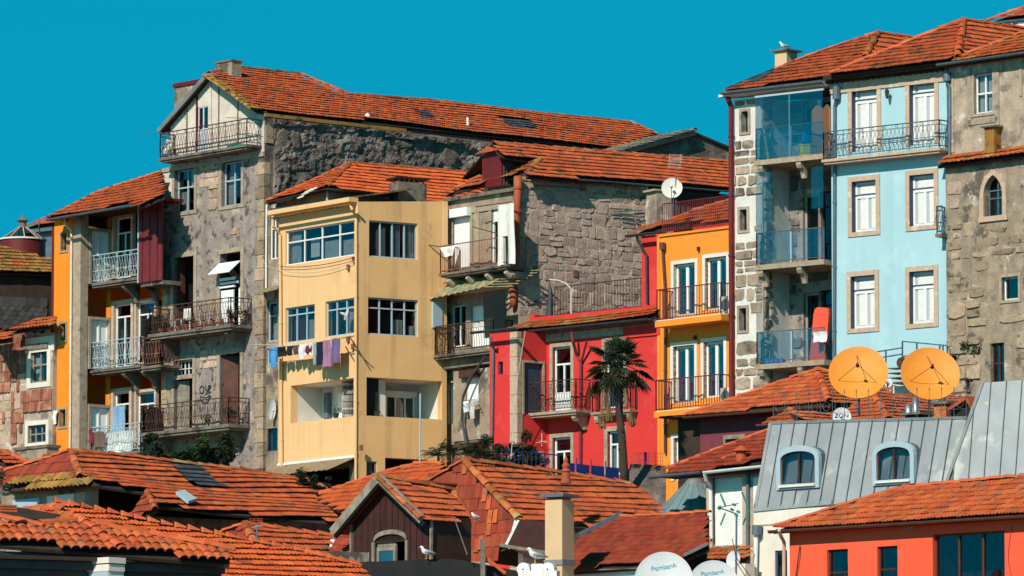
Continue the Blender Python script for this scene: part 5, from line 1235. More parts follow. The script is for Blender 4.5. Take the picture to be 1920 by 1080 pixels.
# ============================================================= F: red house
pF = W(970, 540, 189.2); sF = Fa(pF, 40); fF1 = Fa(pF, -45); fF = turn(sF, 1025, -45)
F = thing('red_house', 'crimson stuccoed house with notched corner, roof terrace and wrought iron balcony', 'house', base(pF))
gF = gz(188) - 1.2; uF0 = fF1.u(918); up = fF1.u(957); uF2 = fF.u(1238); zF = fF1.z(940, 624)
win(F, fF1, 934, 678, 943, 702, 1, (), m_navy, .02, rec=.08, sill=False)
wall(F, fF1, uF0, up, gF, zF, m_red)
k = 0; z = gF
while z < zF - .05:
    h = min(.62, zF - z); o = MB().box(fF1, up, .0, -.25, .022, z + .008, z + h - .008).build('quoin', m_granite_pale, F); MB().box(sF, .003, .16 + .05 * (k % 2), -.1, .022, z + .008, z + h - .008).build('quoin', m_granite, F); z += h; k += 1
usF = sF.u(1025)
d, a, b, t = doorway(F, sF, 982, 681, 1017, sF.z(1000, 778), m_granite, .08, room=.25)
m = MB(); m.box(sF, a, b, -.14, -.08, sF.z(1000, 778), t)
for i in range(26): zz = t - .06 - i * .06; m.box(sF, a + .06, b - .06, -.08, -.065, zz, zz + .035)
m.build('louvred_door', m_navy, d)
doorway(F, sF, 984, 850, 1015, gF + 1, m_granite, .08, room=.5)
wall(F, sF, .0, usF, gF, zF, m_red)
win(F, fF, 1037, 650, 1071, 775, 2, (.26,), m_white, .06, rec=.1, sur=m_granite, sw=.13, sill=False, lat=1, panel=.7)
win(F, fF, 1037, 820, 1071, 895, 2, (.35,), m_white, .06, rec=.1, sur=m_granite, sw=.13, sill=False, lat=1)
win(F, fF, 1135, 640, 1170, 765, 2, (.22,), m_white, .06, rec=.1, sur=m_granite, sw=.13, sill=False, lat=1)
win(F, fF, 1140, 808, 1168, 890, 2, (.3,), m_white, .06, rec=.1, sur=m_granite, sw=.15, sill=False, lat=1, cur=[(.05, .5, .3, 1, m_curtain)])
wall(F, fF, .0, uF2, gF, zF, m_red)
MB().box(fF, .0, uF2, .0, .05, zF - .28, zF - .02).build('frieze', m_granite, F); MB().box(fF, .0, uF2, .0, .3, zF, zF + .14).build('eaves_cornice', m_granite_dk, F)
MB().box(fF, fF.u(1170), uF2, .051, .056, zF - .4, zF - .05).build('painted_frieze', m_red, F)
# thin tile fringe and gutter
zT = zF + .18
plF = Pl(fF.pt(-1.3, .42, zT), fF.pt(uF2, .42, zT), fF.pt(0, -.5, zT + .42)); HF = plF.hit
tiled(F, plF, [fF.pt(-1.5, .42, zT), fF.pt(uF2, .42, zT), fF.pt(uF2, -.3, zT + .33), fF.pt(-1.0, -.3, zT + .33)], m_tile_old, indiv=80, sag=.05)
g1 = fF1.pt(uF0 - .35, .5, zF + .06); gutter(F, g1, fF1.pt(.5, .5, zF + .06), m_gutter_dk, .08); gutter(F, fF.pt(-.3, .5, zT - .08), fF.pt(uF2, .5, zT - .08), m_gutter_dk, .08)
# terrace parapet behind
fP = fF.shift(-.35); zP0 = fP.z(1120, 612); zP1 = fP.z(1120, 583)
MB().box(fP, fP.u(1002), fP.u(1250), -.2, 0, zF - .1, zP1).build('terrace_parapet', m_red, F)
MB().box(fP, fP.u(1002) - .2, fP.u(1002), -3, 0, zF - .1, zP1 + .1).build('terrace_parapet', m_red, F)
fP2 = fF.shift(-1.9); rail(F, [fP2.at(1040, 595), Vector((*fP2.at(1240).xy, fP2.at(1040, 595).z))], 1.0, 'bars', m_iron, gap=.13)
MB().poly([fF1.pt(uF0, -.3, zF), fF.pt(0, -.3, zF), fF.pt(uF2, -.3, zF), fF.pt(uF2, -5, zF), fF1.pt(uF0, -5, zF)]).build('terrace_floor', m_granite_dk, F)
rear(F, [fF1.pt(uF0, 0, 0), fF1.pt(uF0, 0, 0) - fF1.n * 4], gF, zF, m_red)
bF, ua, ub, zt = balcony(F, fF, 949, 1080, 782, .72, .16, .98, 'wave', m_iron, m_granite, br=(.08, .92), brh=.45)
bF2, ua, ub, zt = balcony(F, fF, 1107, 1183, 778, .35, .13, .98, 'bars', m_iron, m_granite, br=(.1, .9), brh=.3)
pipe(F, [fF1.at(920, 632, .45), fF1.at(921, 640, .42), fF1.at(925, 652, .07), fF1.at(922, 850, .07)], .045, m_gutter)
pipe(F, [fF.at(1072, 622, .45), fF.at(1074, 640, .42), fF.at(1082, 668, .08), fF.at(1089, 678, .08), fF.at(1088, 870, .08)], .05, m_plum_sheet); pipe(F, [fF.at(1100, 640, .3), fF.at(1090, 678, .08)], .045, m_plum_sheet)
for (x, y) in ((1020, 822), (1098, 760), (938, 770)): MB().box(fF, fF.u(x) - .03, fF.u(x) + .03, 0, .06, fF.z(x, y) - .05, fF.z(x, y) + .05).build('wall_anchor', m_iron, F)
cable(F, [fF1.at(985, 620, .6), fF1.at(972, 700, .6), fF1.at(953, 860, .6)], .012, m_sheet_pale, 0)

# ============================================================= G: ochre house with burgundy balconies
pG = Vector((*fF.at(1238).xy, 0)); fG = Fa(pG, -48); G = thing('ochre_house', 'narrow ochre house with burgundy railings, grey framed french windows and top terrace', 'house', base(pG))
gG = gF; uG = fG.u(1374); zG = fG.z(1305, 436)
for (x0, y0, x1, y1) in ((1264, 494, 1304, 592), (1323, 482, 1363, 580), (1263, 648, 1303, 755), (1320, 640, 1358, 745), (1264, 820, 1302, 900)):
    win(G, fG, x0, y0, x1, y1, 2, (), m_white, .07, rec=.12, sur=m_whitewall, sw=.12, sill=False, mw=.12, glass=m_glass_teal, cur=[(.05, .95, 0, .08, m_whitecloth)])
wall(G, fG, .0, uG, gG, zG, m_orange2)
MB().box(fG, -.12, .0, -.2, .03, gG, zG).build('corner_strip', m_orange2, G)
for (x, y) in ((1312, 466), (1305, 632), (1292, 808)): MB().box(fG, fG.u(x) - .03, fG.u(x) + .03, 0, .1, fG.z(x, y) - .08, fG.z(x, y) + .05).build('wall_lamp', m_iron, G)
for (x0, x1, ys, dp) in ((1228, 1352, 607, .75), (1226, 1350, 778, .75)):
    o, ua, ub, zt = balcony(G, fG, x0, x1, ys, dp, .19, 1.0, 'bars', m_burg, m_orange2, mould=False, gap=.12)
    MB().box(fG, ua + .03, ub - .03, .05, dp - .03, zt, zt + .025).build('floor_tiles_edge', m_whitewall, o)
    for px_, py_ in ((1361, ys - 27),):   # air conditioner at the right end
        u, z = fG.hit(px_, py_ - 12, .4); a = MB(); a.box(fG, u - .3, u + .25, .1, .4, zt + .05, zt + .6); ac = a.build('air_conditioner', m_whitewall, G); MB().tube([fG.pt(u - .02, .4, zt + .33), fG.pt(u - .02, .42, zt + .33)], .19, 16).build('fan_grille', m_gutter, ac)
MB().box(fG, -.02, uG, -.05, .06, zG, zG + .07).build('terrace_edge', m_orange2, G)
rail(G, [fG.pt(.12, .0, zG + .07), fG.pt(uG, .0, zG + .07)], .98, 'bars', m_burg, gap=.085, name='terrace_railing')
pipe(G, [fG.at(1242, 455, .12), fG.at(1242, 468, .12)], .1, m_gutter_br, clips=False, name='hopper'); pipe(G, [fG.at(1242, 466, .1), fG.at(1247, 540, .08), fG.at(1247, 850, .08)], .045, m_gutter_br)
# roof behind terrace
fG2 = fG.shift(-1.3); zg2 = fG2.z(1310, 422); plG = Pl(fG2.pt(-.6, 0, zg2), fG2.pt(uG + 1, 0, zg2), fG2.pt(-.6, -2, zg2 + 1.15))
rG = tiled(G, plG, [plG.hit(1245, 424), plG.hit(1385, 410), plG.hit(1385, 372), plG.hit(1300, 396)], m_tile, indiv=60); caps(rG, plG.hit(1262, 412), plG.hit(1300, 396), m_cap_red, .09); caps(rG, plG.hit(1300, 396), plG.hit(1385, 372), m_cap_red, .09)
MB().box(fG2, -.6, uG + 1, -3, -.1, zG - 1, zg2 - .02).build('attic_wall', m_red, G)
rear(G, [fG.pt(uG, 0, 0), fG.pt(uG, 0, 0) - fG.n * 5], gG, zG, m_orange2)
MB().poly([fG.pt(0, -.2, zG + .02), fG.pt(uG, -.2, zG + .02), fG.pt(uG, -4, zG + .02), fG.pt(0, -4, zG + .02)]).build('terrace_floor', m_granite, G)
# red strip wall left of it
pRs = fG.pt(0, -.9, 0); fRs = Fa(pRs, -46); RS = thing('red_annex', 'tall narrow red wall strip with dark gutter between rubble wall and ochre house', 'house', base(pRs))
ur0 = fRs.u(1203); ur1 = fRs.u(1290); zr = fRs.z(1225, 440)
wall(RS, fRs, ur0, ur1, gG, zr, m_red); plS = Pl(fRs.pt(ur0 - .2, .35, zr + .06), fRs.pt(ur1, .35, zr + .06), fRs.pt(ur0 - .2, -1.5, zr + 1.0))
tiled(RS, plS, [plS.hit(1192, 434), plS.hit(1290, 418), plS.hit(1290, 405), plS.hit(1215, 422)], m_tile_old, indiv=30); gutter(RS, fRs.pt(ur0 - .3, .4, zr + .02), fRs.pt(ur1 - .6, .4, zr + .02), m_gutter_dk, .08)
pipe(RS, [fRs.at(1193, 440, .4), fRs.at(1196, 452, .3), fRs.at(1212, 478, .1), fRs.at(1213, 570, .1)], .045, m_gutter_dk)
rear(RS, [fRs.pt(ur0, 0, 0), fRs.pt(ur0, 0, 0) - fRs.n * 3], gG, zr, m_red)
# ============================================================= J: plum sheet house with hipped roof, and K below it
def dirn(yaw): a = R(yaw); return Vector((math.cos(a), math.sin(a), 0)), Vector((math.sin(a), -math.cos(a), 0))
fJ = face(1556, 168, -42); J = thing('plum_house', 'plum corrugated house with broad orange hipped roof below the granite tower', 'house', base(fJ.P))
zJ = fJ.z(1420, 765, .5); j0 = fJ.pt(fJ.u(1282, 779, .5), .5, zJ); j1 = fJ.pt(.1, .5, zJ)
j0 = fJ.at(1284, 779, .5); j1 = fJ.at(1556, 753, .5); j1.z = j0.z
plJ = Pl(j0, j1, j0 - fJ.n * 2 + Vector((0, 0, 1.15))); HJ = plJ.hit; apJ = HJ(1531, 693)
rJ = tiled(J, plJ, [j0, HJ(1556, 753), apJ], m_tile_new, indiv=300, w_=.20, l_=.275, lift=.042, roll=.03, sag=.02)
dJ, nJ = dirn(40)
hj = HJ(1556, 753)
plJ2 = Pl(hj, hj + dJ, apJ); H2 = plJ2.hit
rJ2 = tiled(J, plJ2, [hj, H2(1700, 772), H2(1700, 735), apJ], m_tile_old, indiv=120)
caps(rJ, j0, apJ, m_cap_red, .08); caps(rJ, hj, apJ, m_cap_red, .12); caps(rJ2, apJ, H2(1700, 733), m_cap_red, .09)
gutter(J, j0 + fJ.n * .06 - Vector((0, 0, .04)), j1 + fJ.n * .06 - Vector((0, 0, .04)), m_gutter_br, .07)
uj = fJ.u(1312); zj0 = fJ.z(1375, 865)
MB().corr(fJ, uj, -.1, gz(168) - 1, zJ - .1, pitch=.10, amp=.015).build('sheet_wall', m_plum_sheet, J); MB().box(fJ, uj - .9, -.1, -.3, -.05, gz(168) - 1, zJ).build('wall', m_under, J)
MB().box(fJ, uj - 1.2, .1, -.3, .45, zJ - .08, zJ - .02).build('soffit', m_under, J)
u0, u1, z0, z1 = fJ.rect(1357, 815, 1398, 840, .03); m = MB(); m.box(fJ, u0, u1, .02, .06, z1 - .12, z1); m.box(fJ, u0, u0 + .08, .02, .06, z0 - .4, z1 - .12); m.box(fJ, u1 - .08, u1, .02, .06, z0 - .4, z1 - .12); o = m.build('window', m_timber, J); MB().box(fJ, u0 + .08, u1 - .08, .018, .03, z0 - .4, z1 - .12).build('pane', m_glass, o)
rear(J, [fJ.pt(uj, 0, 0), fJ.pt(uj, 0, 0) - fJ.n * 6], gz(168) - 1, zJ - .1, m_under); MB().slab([apJ, j0, j0 - fJ.n * 5, apJ - fJ.n * 3 - Vector((0, 0, 1))], .06).build('rear_roof_slope', m_under, J)

# second small hipped roof and lean roofs behind the zinc mansard
fU = face(1640, 163, -42); U = thing('terrace_house', 'low orange roofs with brick chimney stack behind the zinc mansard', 'house', base(fU.P))
ju = fU.at(1490, 790, .3); ju1 = fU.at(1664, 786, .3); ju1.z = ju.z; plU = Pl(ju, ju1, ju - fU.n * 2 + Vector((0, 0, 1.1))); HU = plU.hit
rU = tiled(U, plU, [HU(1555, 800), HU(1668, 786), HU(1640, 741), HU(1596, 765)], m_tile_new, indiv=80)
apU = HU(1640, 741); hu = HU(1667, 787); plU2 = Pl(hu, hu + dJ, apU); H3 = plU2.hit
rU2 = tiled(U, plU2, [hu, H3(1800, 800), H3(1815, 748), apU], m_tile, indiv=120)
caps(rU, hu, apU, m_cap_red, .12); caps(rU, HU(1596, 765), apU, m_cap, .08); caps(rU2, apU, H3(1815, 748), m_cap, .08)
rU3 = tiled(U, plU, [HU(1432, 796), HU(1498, 790), HU(1482, 766)], m_tile_old, indiv=30); caps(rU3, HU(1498, 790), HU(1482, 766), m_cap_red, .08)
rU4 = tiled(U, plU2, [H3(1503, 792), H3(1585, 800), H3(1585, 782), H3(1484, 768)], m_tile_old, indiv=30)
fU2 = fU.shift(-.5); m = MB(); m.box(fU2, fU.u(1440), fU.u(1830), -3, -.3, gz(163), HU(1600, 800).z - .1); m.build('wall', m_granite_dk, U)
def stack(parent, fa, x0, y0, x1, y1, mat, dp=.5, cap=True, nm='chimney', z_low=.4):
    u0, u1, z0, z1 = fa.rect(x0, y0, x1, y1); o = MB().box(fa, u0, u1, -dp, 0, z0 - z_low, z1).build(nm, mat, parent)
    if cap: MB().box(fa, u0 - .09, u1 + .12, -dp - .1, .09, z1 + .003, z1 + .07).build('chimney_slab', m_granite_dk, o)
    return o, fa.pt((u0 + u1) / 2, -dp / 2, z1 + .07)
fSt = face(1760, 158.5, -42)
o, tp = stack(U, fSt, 1751, 758, 1774, 786, m_cap, .55); 
m = MB(); tz = fSt.z(1768, 718, -.2); c = Vector((*fSt.at(1767, 750, -.2).xy, tp.z)); m.tube([c, Vector((*c.xy, tz - .15))], .105, 14); m.build('flue_pipe', m_steel, o, True); MB().tube([Vector((*c.xy, tz - .3)), Vector((*c.xy, tz + .08))], .155, 14).build('flue_cowl', m_steel, o)
o, tp = stack(U, fSt, 1697, 778, 1722, 790, m_black, .6); c = fSt.at(1718, 775, -.3); m = MB(); m.tube([c - Vector((0, 0, .4)), fSt.at(1716, 745, -.3)], .09, 12); m.build('flue_pipe', m_steel, o, True); c = fSt.at(1703, 775, -.3); MB().tube([c - Vector((0, 0, .3)), fSt.at(1703, 758, -.3)], .1, 10).build('flue_pipe', m_steel, o, True)
o, tp = stack(U, fSt, 1797, 779, 1812, 790, m_cap, .4, False); c = fSt.at(1806, 772, -.2); MB().lathe(c, [(.14, -.25), (.16, -.1), (.1, 0), (.07, .12)], 10).build('chimney_pot', m_steel, o)
# dark little dormer gable right
m = MB(); a_ = fSt.at(1777, 765, .3); b_ = fSt.at(1812, 742, .3); c_ = fSt.at(1824, 765, .3); m.slab([a_, b_, b_ - fSt.n * 1.5, a_ - fSt.n * 1.5], .08); m.slab([b_, c_, c_ - fSt.n * 1.5, b_ - fSt.n * 1.5], .08); m.build('dormer_roof', m_tile, U)
MB().slab([fSt.at(1780, 800, .1), fSt.at(1824, 800, .1), fSt.at(1822, 765, .1), fSt.at(1812, 748, .1), fSt.at(1782, 766, .1)], .1).build('dormer_front', m_black, U)

# K: house with broad brown-orange roof, white gutter and stone framed white board
fK = face(1435, 160, -42); K = thing('gutter_house', 'stone framed house with dull orange roof, white gutter and whitewashed panel', 'house', base(fK.P))
k0 = fK.at(1244, 884, .4); k1 = fK.at(1440, 860, .4); k1.z = k0.z; plK = Pl(k0, k1, k0 - fK.n * 2 + Vector((0, 0, 1.05))); HK = plK.hit
rK = tiled(K, plK, [HK(1246, 884), HK(1318, 882), HK(1440, 860), HK(1445, 806), HK(1253, 874)], m_tile_dull, indiv=300, w_=.20, l_=.275, lift=.042, roll=.03)
caps(rK, HK(1248, 880), HK(1443, 806), m_cap_red, .075, .42)
gutter(K, fK.at(1218, 893, .5), fK.at(1316, 883, .5), m_gutter, .085); gutter(K, fK.at(1320, 884, .55), fK.at(1432, 872, .55), m_white, .08)
uk0 = fK.u(1326); fk = fK
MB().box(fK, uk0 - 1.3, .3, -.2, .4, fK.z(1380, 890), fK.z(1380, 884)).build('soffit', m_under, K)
h = fK.rect(1337, 895, 1394, 1022); fK.holes.append(h); zk = fK.z(1380, 884)
wall(K, fK, uk0, .3, gz(160) - 1, zk, m_plaster_pale, depth=.15); m = MB(); m.box(fK, h[0] - .2, h[0], -.1, .05, h[2] - .1, h[3] + .16); m.box(fK, h[1], h[1] + .2, -.1, .05, h[2] - .1, h[3] + .16); m.box(fK, h[0], h[1], -.1, .053, h[3], h[3] + .16); o = m.build('stone_frame', m_granite_pale, K); MB().box(fK, h[0], h[1], -.16, -.08, h[2], h[3]).build('white_board', m_white, o)
MB().box(fK, fK.u(1412), fK.u(1426), .0, .03, fK.z(1415, 950), fK.z(1415, 895)).build('white_shutter', m_white, K)
u = fK.u(1246); MB().box(fK, u, uk0 + 3, -4.2, -4, gz(160) - 1, zk - .1).build('recessed_wall', m_plaster_pale, K)
m = MB(); m.lathe(HK(1390, 862) + Vector((0, 0, .1)), [(.16, -.3), (.15, .12), (.26, .14), (.10, .26), (.02, .3)], 12); m.build('chimney_pot', m_cap_red, rK); MB().beam(HK(1352, 861), HK(1395, 846), .16, .08).build('loose_ridge_tile', m_tile_new, rK)
pipe(K, [fK.at(1322, 890, .5), fK.at(1324, 900, .4), fK.at(1332, 912, .1), fK.at(1333, 1010, .1)], .055, m_white)
pipe(K, [fK.at(1402, 885, .06), fK.at(1402, 1085, .06)], .05, m_gutter)
# small tile strip at its foot
fk2 = face(1400, 150, -40); kk = fk2.at(1285, 1058, .3); kk1 = fk2.at(1403, 1044, .3); kk1.z = kk.z; plk = Pl(kk, kk1, kk - fk2.n * 2 + Vector((0, 0, .9)))
tiled(K, plk, [plk.hit(1190, 1066), plk.hit(1404, 1046), plk.hit(1404, 1022), plk.hit(1290, 1036)], m_tile_old, indiv=120, kind='barrel', w_=.2, l_=.32); MB().box(fk2, fk2.u(1180), fk2.u(1404), -.2, .2, kk.z - 2.5, kk.z - .05).build('lower_wall', m_whitewall, K)
rear(K, [fK.pt(.3, 0, 0), fK.pt(.3, 0, 0) - fK.n * 4], gz(160) - 1, zk, m_plaster_pale)

# cone skylight
cc = W(1302, 968, 164); ct = W(1303, 889, 164); S_ = thing('cone_skylight', 'teal glass cone rooflight with grey ribs between the tiled roofs', 'skylight', Vector((cc.x, cc.y, cc.z - .2)))
hh = ct.z - cc.z; rb = 1.02; m = MB()
n = 18
for i in range(n):
    a0, a1 = 2 * math.pi * (i + .03) / n, 2 * math.pi * (i + .97) / n; p = lambda a, f: Vector((cc.x + math.cos(a) * rb * f * 1.15, cc.y + math.sin(a) * rb * f * 1.15, cc.z + hh * (1 - f)))
    MB().slab([p(a0, 1.05), p(a1, 1.05), p(a1, .2), p(a0, .2)], .012).build('pane', m_dome, S_)
    a = 2 * math.pi * i / n; MB().beam(p(a, 1.08), p(a, .18), .03, .03).build('rib', m_lead, S_)
MB().lathe(cc + Vector((0, 0, 0)), [(rb * .27 * 1.15, hh * .72), (rb * .2 * 1.15, hh * .84), (.015, hh * 1.0)], 18).build('cone_cap', m_lead, S_)
MB().lathe(cc, [(rb * 1.25, -.5), (rb * 1.25, -.05), (rb * 1.1, 0)], 24).build('kerb_ring', m_lead, S_)
MB().lathe(cc, [(.02, .05), (rb * 1.1, .05)], 24).build('painted_shade_disc', m_dark, S_)  # near-black disc painted as the shade under the cone

# ============================================================= L: zinc mansard
fLz = face(1478, 150, -42); Z_ = thing('zinc_house', 'pale rendered house with zinc standing seam mansard and arched dormer windows', 'house', base(fLz.P))
bl = fLz.at(1416, 956); br = fLz.pt(fLz.u(1920), 0, bl.z); tl = None
tilt = 15
plZn = Pl(bl, br, bl - fLz.n * math.tan(R(tilt)) + Vector((0, 0, 1))); HZ = plZn.hit
zL0 = HZ(1447, 793).z
def seamed(parent, pl, polypx, step, off=0, nm='zinc_panel', exclude=None):
    """standing seam sheets: one strip object per bay with its raised seam"""
    P = [pl.uv(pl.hit(*q)) for q in polypx]; us = [p[0] for p in P]; u = min(us) + off
    def clip(ua, ub):
        out = P[:]
        for (lim, sgn) in ((ua, 1), (ub, -1)):
            new = []
            for i in range(len(out)):
                a, b = out[i], out[(i + 1) % len(out)]; ia, ib = (a[0] - lim) * sgn >= 0, (b[0] - lim) * sgn >= 0
                if ia: new.append(a)
                if ia != ib: t = (lim - a[0]) / (b[0] - a[0]); new.append((lim, a[1] + (b[1] - a[1]) * t))
            out = new
            if not out: return out
        return out
    k = 0
    while u < max(us):
        c = clip(u + .004, u + step - .004)
        if len(c) >= 3 and max(q[0] for q in c) - min(q[0] for q in c) > .02:
            dz = NR.randn() * .002; o = MB().slab([pl.at(q[0], q[1], dz) for q in c], .03, down=-pl.n).build(nm, m_zinc, parent)
            lo = [q for q in c if abs(q[0] - (u + .004)) < .02]
            if len(lo) >= 2:
                v0, v1 = min(q[1] for q in lo), max(q[1] for q in lo); a, b = pl.at(u, v0, .02), pl.at(u, v1, .02); MB().beam(a, b, .014, .05, up=pl.n).build('seam', m_gutter, o)
        u += step
seamed(Z_, plZn, [(1416, 953), (1772, 935), (1778, 900), (1813, 783), (1447, 793)], .43)
MB().slab([p - plZn.n * .05 for p in (HZ(1416, 953), HZ(1774, 930), HZ(1812, 783), HZ(1447, 793))], .06, down=-plZn.n).build('mansard_boarding', m_lead, Z_)
# second, closer mansard to the right, running forward
uC = fLz.u(1773, 905); P_c = HZ(1775, 905); fL2 = Fa(P_c, -30); e2 = Vector((P_c.x, P_c.y, P_c.z))
pl2 = Pl(e2, e2 + fL2.d, e2 - fL2.n * math.tan(R(tilt)) + Vector((0, 0, 1)))
pl2 = Pl(HZ(1775, 905), HZ(1775, 905) + fL2.d, HZ(1815, 783) + fL2.n * .05)
seamed(Z_, pl2, [(1772, 925), (1975, 925), (1975, 708), (1842, 718)], .43, .2)
MB().beam(pl2.hit(1772, 912), pl2.hit(1843, 716), .09, .06, up=pl2.n).build('hip_roll', m_lead, Z_)
MB().slab([p - pl2.n * .05 for p in (pl2.hit(1775, 925), pl2.hit(1990, 925), pl2.hit(1990, 706), pl2.hit(1842, 718))], .06, down=-pl2.n).build('mansard_boarding', m_lead, Z_)
MB().beam(HZ(1444, 793), HZ(1814, 783), .06, .07).build('ridge_flashing', m_lead, Z_); MB().beam(HZ(1445, 793), HZ(1416, 955), .10, .05, up=plZn.n).build('edge_flashing', m_zinc, Z_); MB().beam(HZ(1414, 956), HZ(1560, 942), .12, .06, up=plZn.n).build('eaves_flashing', m_zinc, Z_)
# arched dormers
for (x0, y0, x1, y1) in ((1464, 846, 1529, 907), (1644, 838, 1707, 899)):
    c = HZ((x0 + x1) / 2, y1 + 4); fd = Fa(c + fLz.n * .06, -42); u0, u1, z0, z1 = fd.rect(x0, y0, x1, y1); o = None; n = 12; cu = (u0 + u1) / 2; hw = (u1 - u0) / 2; rise = .22; spr = z1 - rise
    dm = MB(); arc_i = [(cu - hw * math.cos(math.pi * k / n), spr + rise * math.sin(math.pi * k / n) ** .8) for k in range(n + 1)]; arc_o = [(cu - (hw + .13) * math.cos(math.pi * k / n), spr + (rise + .15) * math.sin(math.pi * k / n) ** .75) for k in range(n + 1)]
    inn = [(u0, z0)] + arc_i + [(u1, z0)]; ou = [(u0 - .13, z0 - .13)] + arc_o + [(u1 + .13, z0 - .13)]
    q = fd.pt; m = MB()
    for k in range(len(inn)):
        j = (k + 1) % len(inn); a, b, cc_, dd_ = inn[k], inn[j], ou[j], ou[k]
        m.hexa([q(a[0], .03, a[1]), q(b[0], .03, b[1]), q(cc_[0], .03, cc_[1]), q(dd_[0], .03, dd_[1]), q(a[0], -.12, a[1]), q(b[0], -.12, b[1]), q(cc_[0], -.12, cc_[1]), q(dd_[0], -.12, dd_[1])])
    o = m.build('dormer', m_greyblue, Z_)
    m = MB(); b0 = len(m.v); k_ = len(ou)
    for w_ in (-.1, -.75): m.v += [tuple(q(a[0] * 1.0, w_, a[1])) for a in ou]
    for k in range(k_ - 1): m.f.append((b0 + k, b0 + k + 1, b0 + k_ + k + 1, b0 + k_ + k))
    m.build('dormer_cheek', m_gutter, o)
    m = MB(); e = .055; inn2 = [(cu + (a[0] - cu) * (1 - e / hw), z0 + (a[1] - z0) * .93 + .02) for a in inn]
    for k in range(len(inn)):
        j = (k + 1) % len(inn); a, b, cc_, dd_ = inn2[k], inn2[j], inn[j], inn[k]; m.hexa([q(a[0], -.03, a[1]), q(b[0], -.03, b[1]), q(cc_[0], -.03, cc_[1]), q(dd_[0], -.03, dd_[1]), q(a[0], -.08, a[1]), q(b[0], -.08, b[1]), q(cc_[0], -.08, cc_[1]), q(dd_[0], -.08, dd_[1])])
    m.box(fd, cu - .03, cu + .03, -.08, -.028, z0 + .02, z1 - .06); m.build('window_frame', m_wood_dk, o)
    left = [p for p in inn2 if p[0] <= cu] + [(cu, z0 + .02)]; left = [(cu, z0 + .02), inn2[0]] + [p for p in inn2[1:] if p[0] < cu - .02] + [(cu, inn2[len(inn2) // 2][1])]
    right = [(2 * cu - a, z) for a, z in left]
    for pg in (left, right): MB().slab([q(a, -.055, z) for a, z in pg], .01).build('pane', m_glass, o)
    openbox(o, fd, u0, u1, z0, z1, .5, m_room, w0=-.1); MB().box(fd, u0, u1, -.35, -.3, z0, z0 + (z1 - z0) * .72).build('blind', m_granite_dk, o)
    MB().box(fd, u0 - .02, u1 + .02, .03, .09, z0 - .08, z0 - .03).build('sill', m_whitewall, o)
# wall under the mansard
zw = fLz.z(1450, 958); hz = [fLz.rect(1453, 1032, 1476, 1100)]; fLz.holes = hz
win_u(Z_, fLz, *hz[0], 1, (), m_navy, .05, rec=.05)
wall(Z_, fLz, fLz.u(1411), fLz.u(1920), gz(150) - 3, zw + .02, m_whitewall); MB().box(fLz, fLz.u(1411), fLz.u(1600), .0, .02, zw - .36, zw - .33).build('cornice_line', m_granite_pale, Z_)
pipe(Z_, [fLz.at(1420, 985, .13), fLz.at(1419, 1003, .13)], .13, m_gutter, clips=False, name='hopper'); pipe(Z_, [fLz.at(1418, 1000, .12), fLz.at(1416, 1085, .12)], .055, m_white)
rear(Z_, [fLz.pt(fLz.u(1411), 0, 0), fLz.pt(fLz.u(1411), 0, 0) - fLz.n * 5], gz(150) - 2, zw, m_whitewall)
# ornamental roof railing on the mansard top
fr_ = Fa(HZ(1447, 793), -38); rl = MB(); a_ = HZ(1450, 792); b_ = HZ(1812, 783); n = 16
for i in range(n + 1):
    p = a_.lerp(b_, i / n); rl.tube([p, p + Vector((0, 0, .72))], .008, 4); 
    if i < n:
        c = a_.lerp(b_, (i + .5) / n) + Vector((0, 0, .38)); d_ = (b_ - a_).normalized(); rl.tube([c + d_ * .12 * math.cos(t) + Vector((0, 0, .12 * math.sin(t))) for t in [2 * math.pi * k / 10 for k in range(11)]], .005, 3, False)
    rl.tube([p + Vector((0, 0, .72)), p + Vector((0, 0, .82))], [.02, .002], 4)
rl.tube([a_ + Vector((0, 0, .22)), b_ + Vector((0, 0, .22))], .006, 4); rl.build('cresting_railing', m_gutter, Z_)

# ============================================================= M: coral house bottom right
fM = face(1478, 138, -43); Mh = thing('coral_house', 'coral stuccoed house with orange tiled roof and large three light window', 'house', base(fM.P))
m0 = fM.at(1446, 991, .28); m1 = fM.at(1960, 955, .28); m1.z = m0.z
fyaw = -28
plM = Pl(m0, m1, m0 - fM.n * 2 + Vector((0, 0, 1.12))); HM = plM.hit
# align the eave exactly along the surveyed line
rM = tiled(Mh, plM, [HM(1447, 990), HM(1940, 960), HM(1940, 892), HM(1693, 914)], m_tile_new, indiv=300, w_=.20, l_=.275, lift=.04, roll=.028, sag=.01)
caps(rM, HM(1449, 988), HM(1693, 914), m_cap_red, .065, .4); caps(rM, HM(1693, 914), HM(1940, 892), m_cap_red, .075, .4)
gutter(Mh, m0 + fM.n * .07 - Vector((0, 0, .05)), m1 + fM.n * .07 - Vector((0, 0, .05)), m_gutter_br, .075)
for (x0, y0, x1, y1, kw) in ((1551, 1030, 1590, 1120, dict(cols=1, tr=(.48,))), (1645, 1024, 1683, 1114, dict(cols=1, tr=(.48,)))): win(Mh, fM, x0, y0, x1, y1, fr=m_wood_dk, fw=.05, rec=.08, sill=False, **kw)
win(Mh, fM, 1749, 998, 1884, 1130, 3, (), m_brown_door, .05, rec=.10, sill=False, mw=.05)
zM = m0.z - .06; wall(Mh, fM, 0, fM.u(1990), gz(138) - 4, zM, m_coral); MB().box(fM, -.2, fM.u(1990), -.2, .26, zM - .02, zM + .04).build('soffit', m_under, Mh)
u0, u1, z0, z1 = fM.rect(1695, 984, 1713, 993); MB().box(fM, u0, u1, 0, .02, z0, z1).build('air_vent', m_granite, Mh)
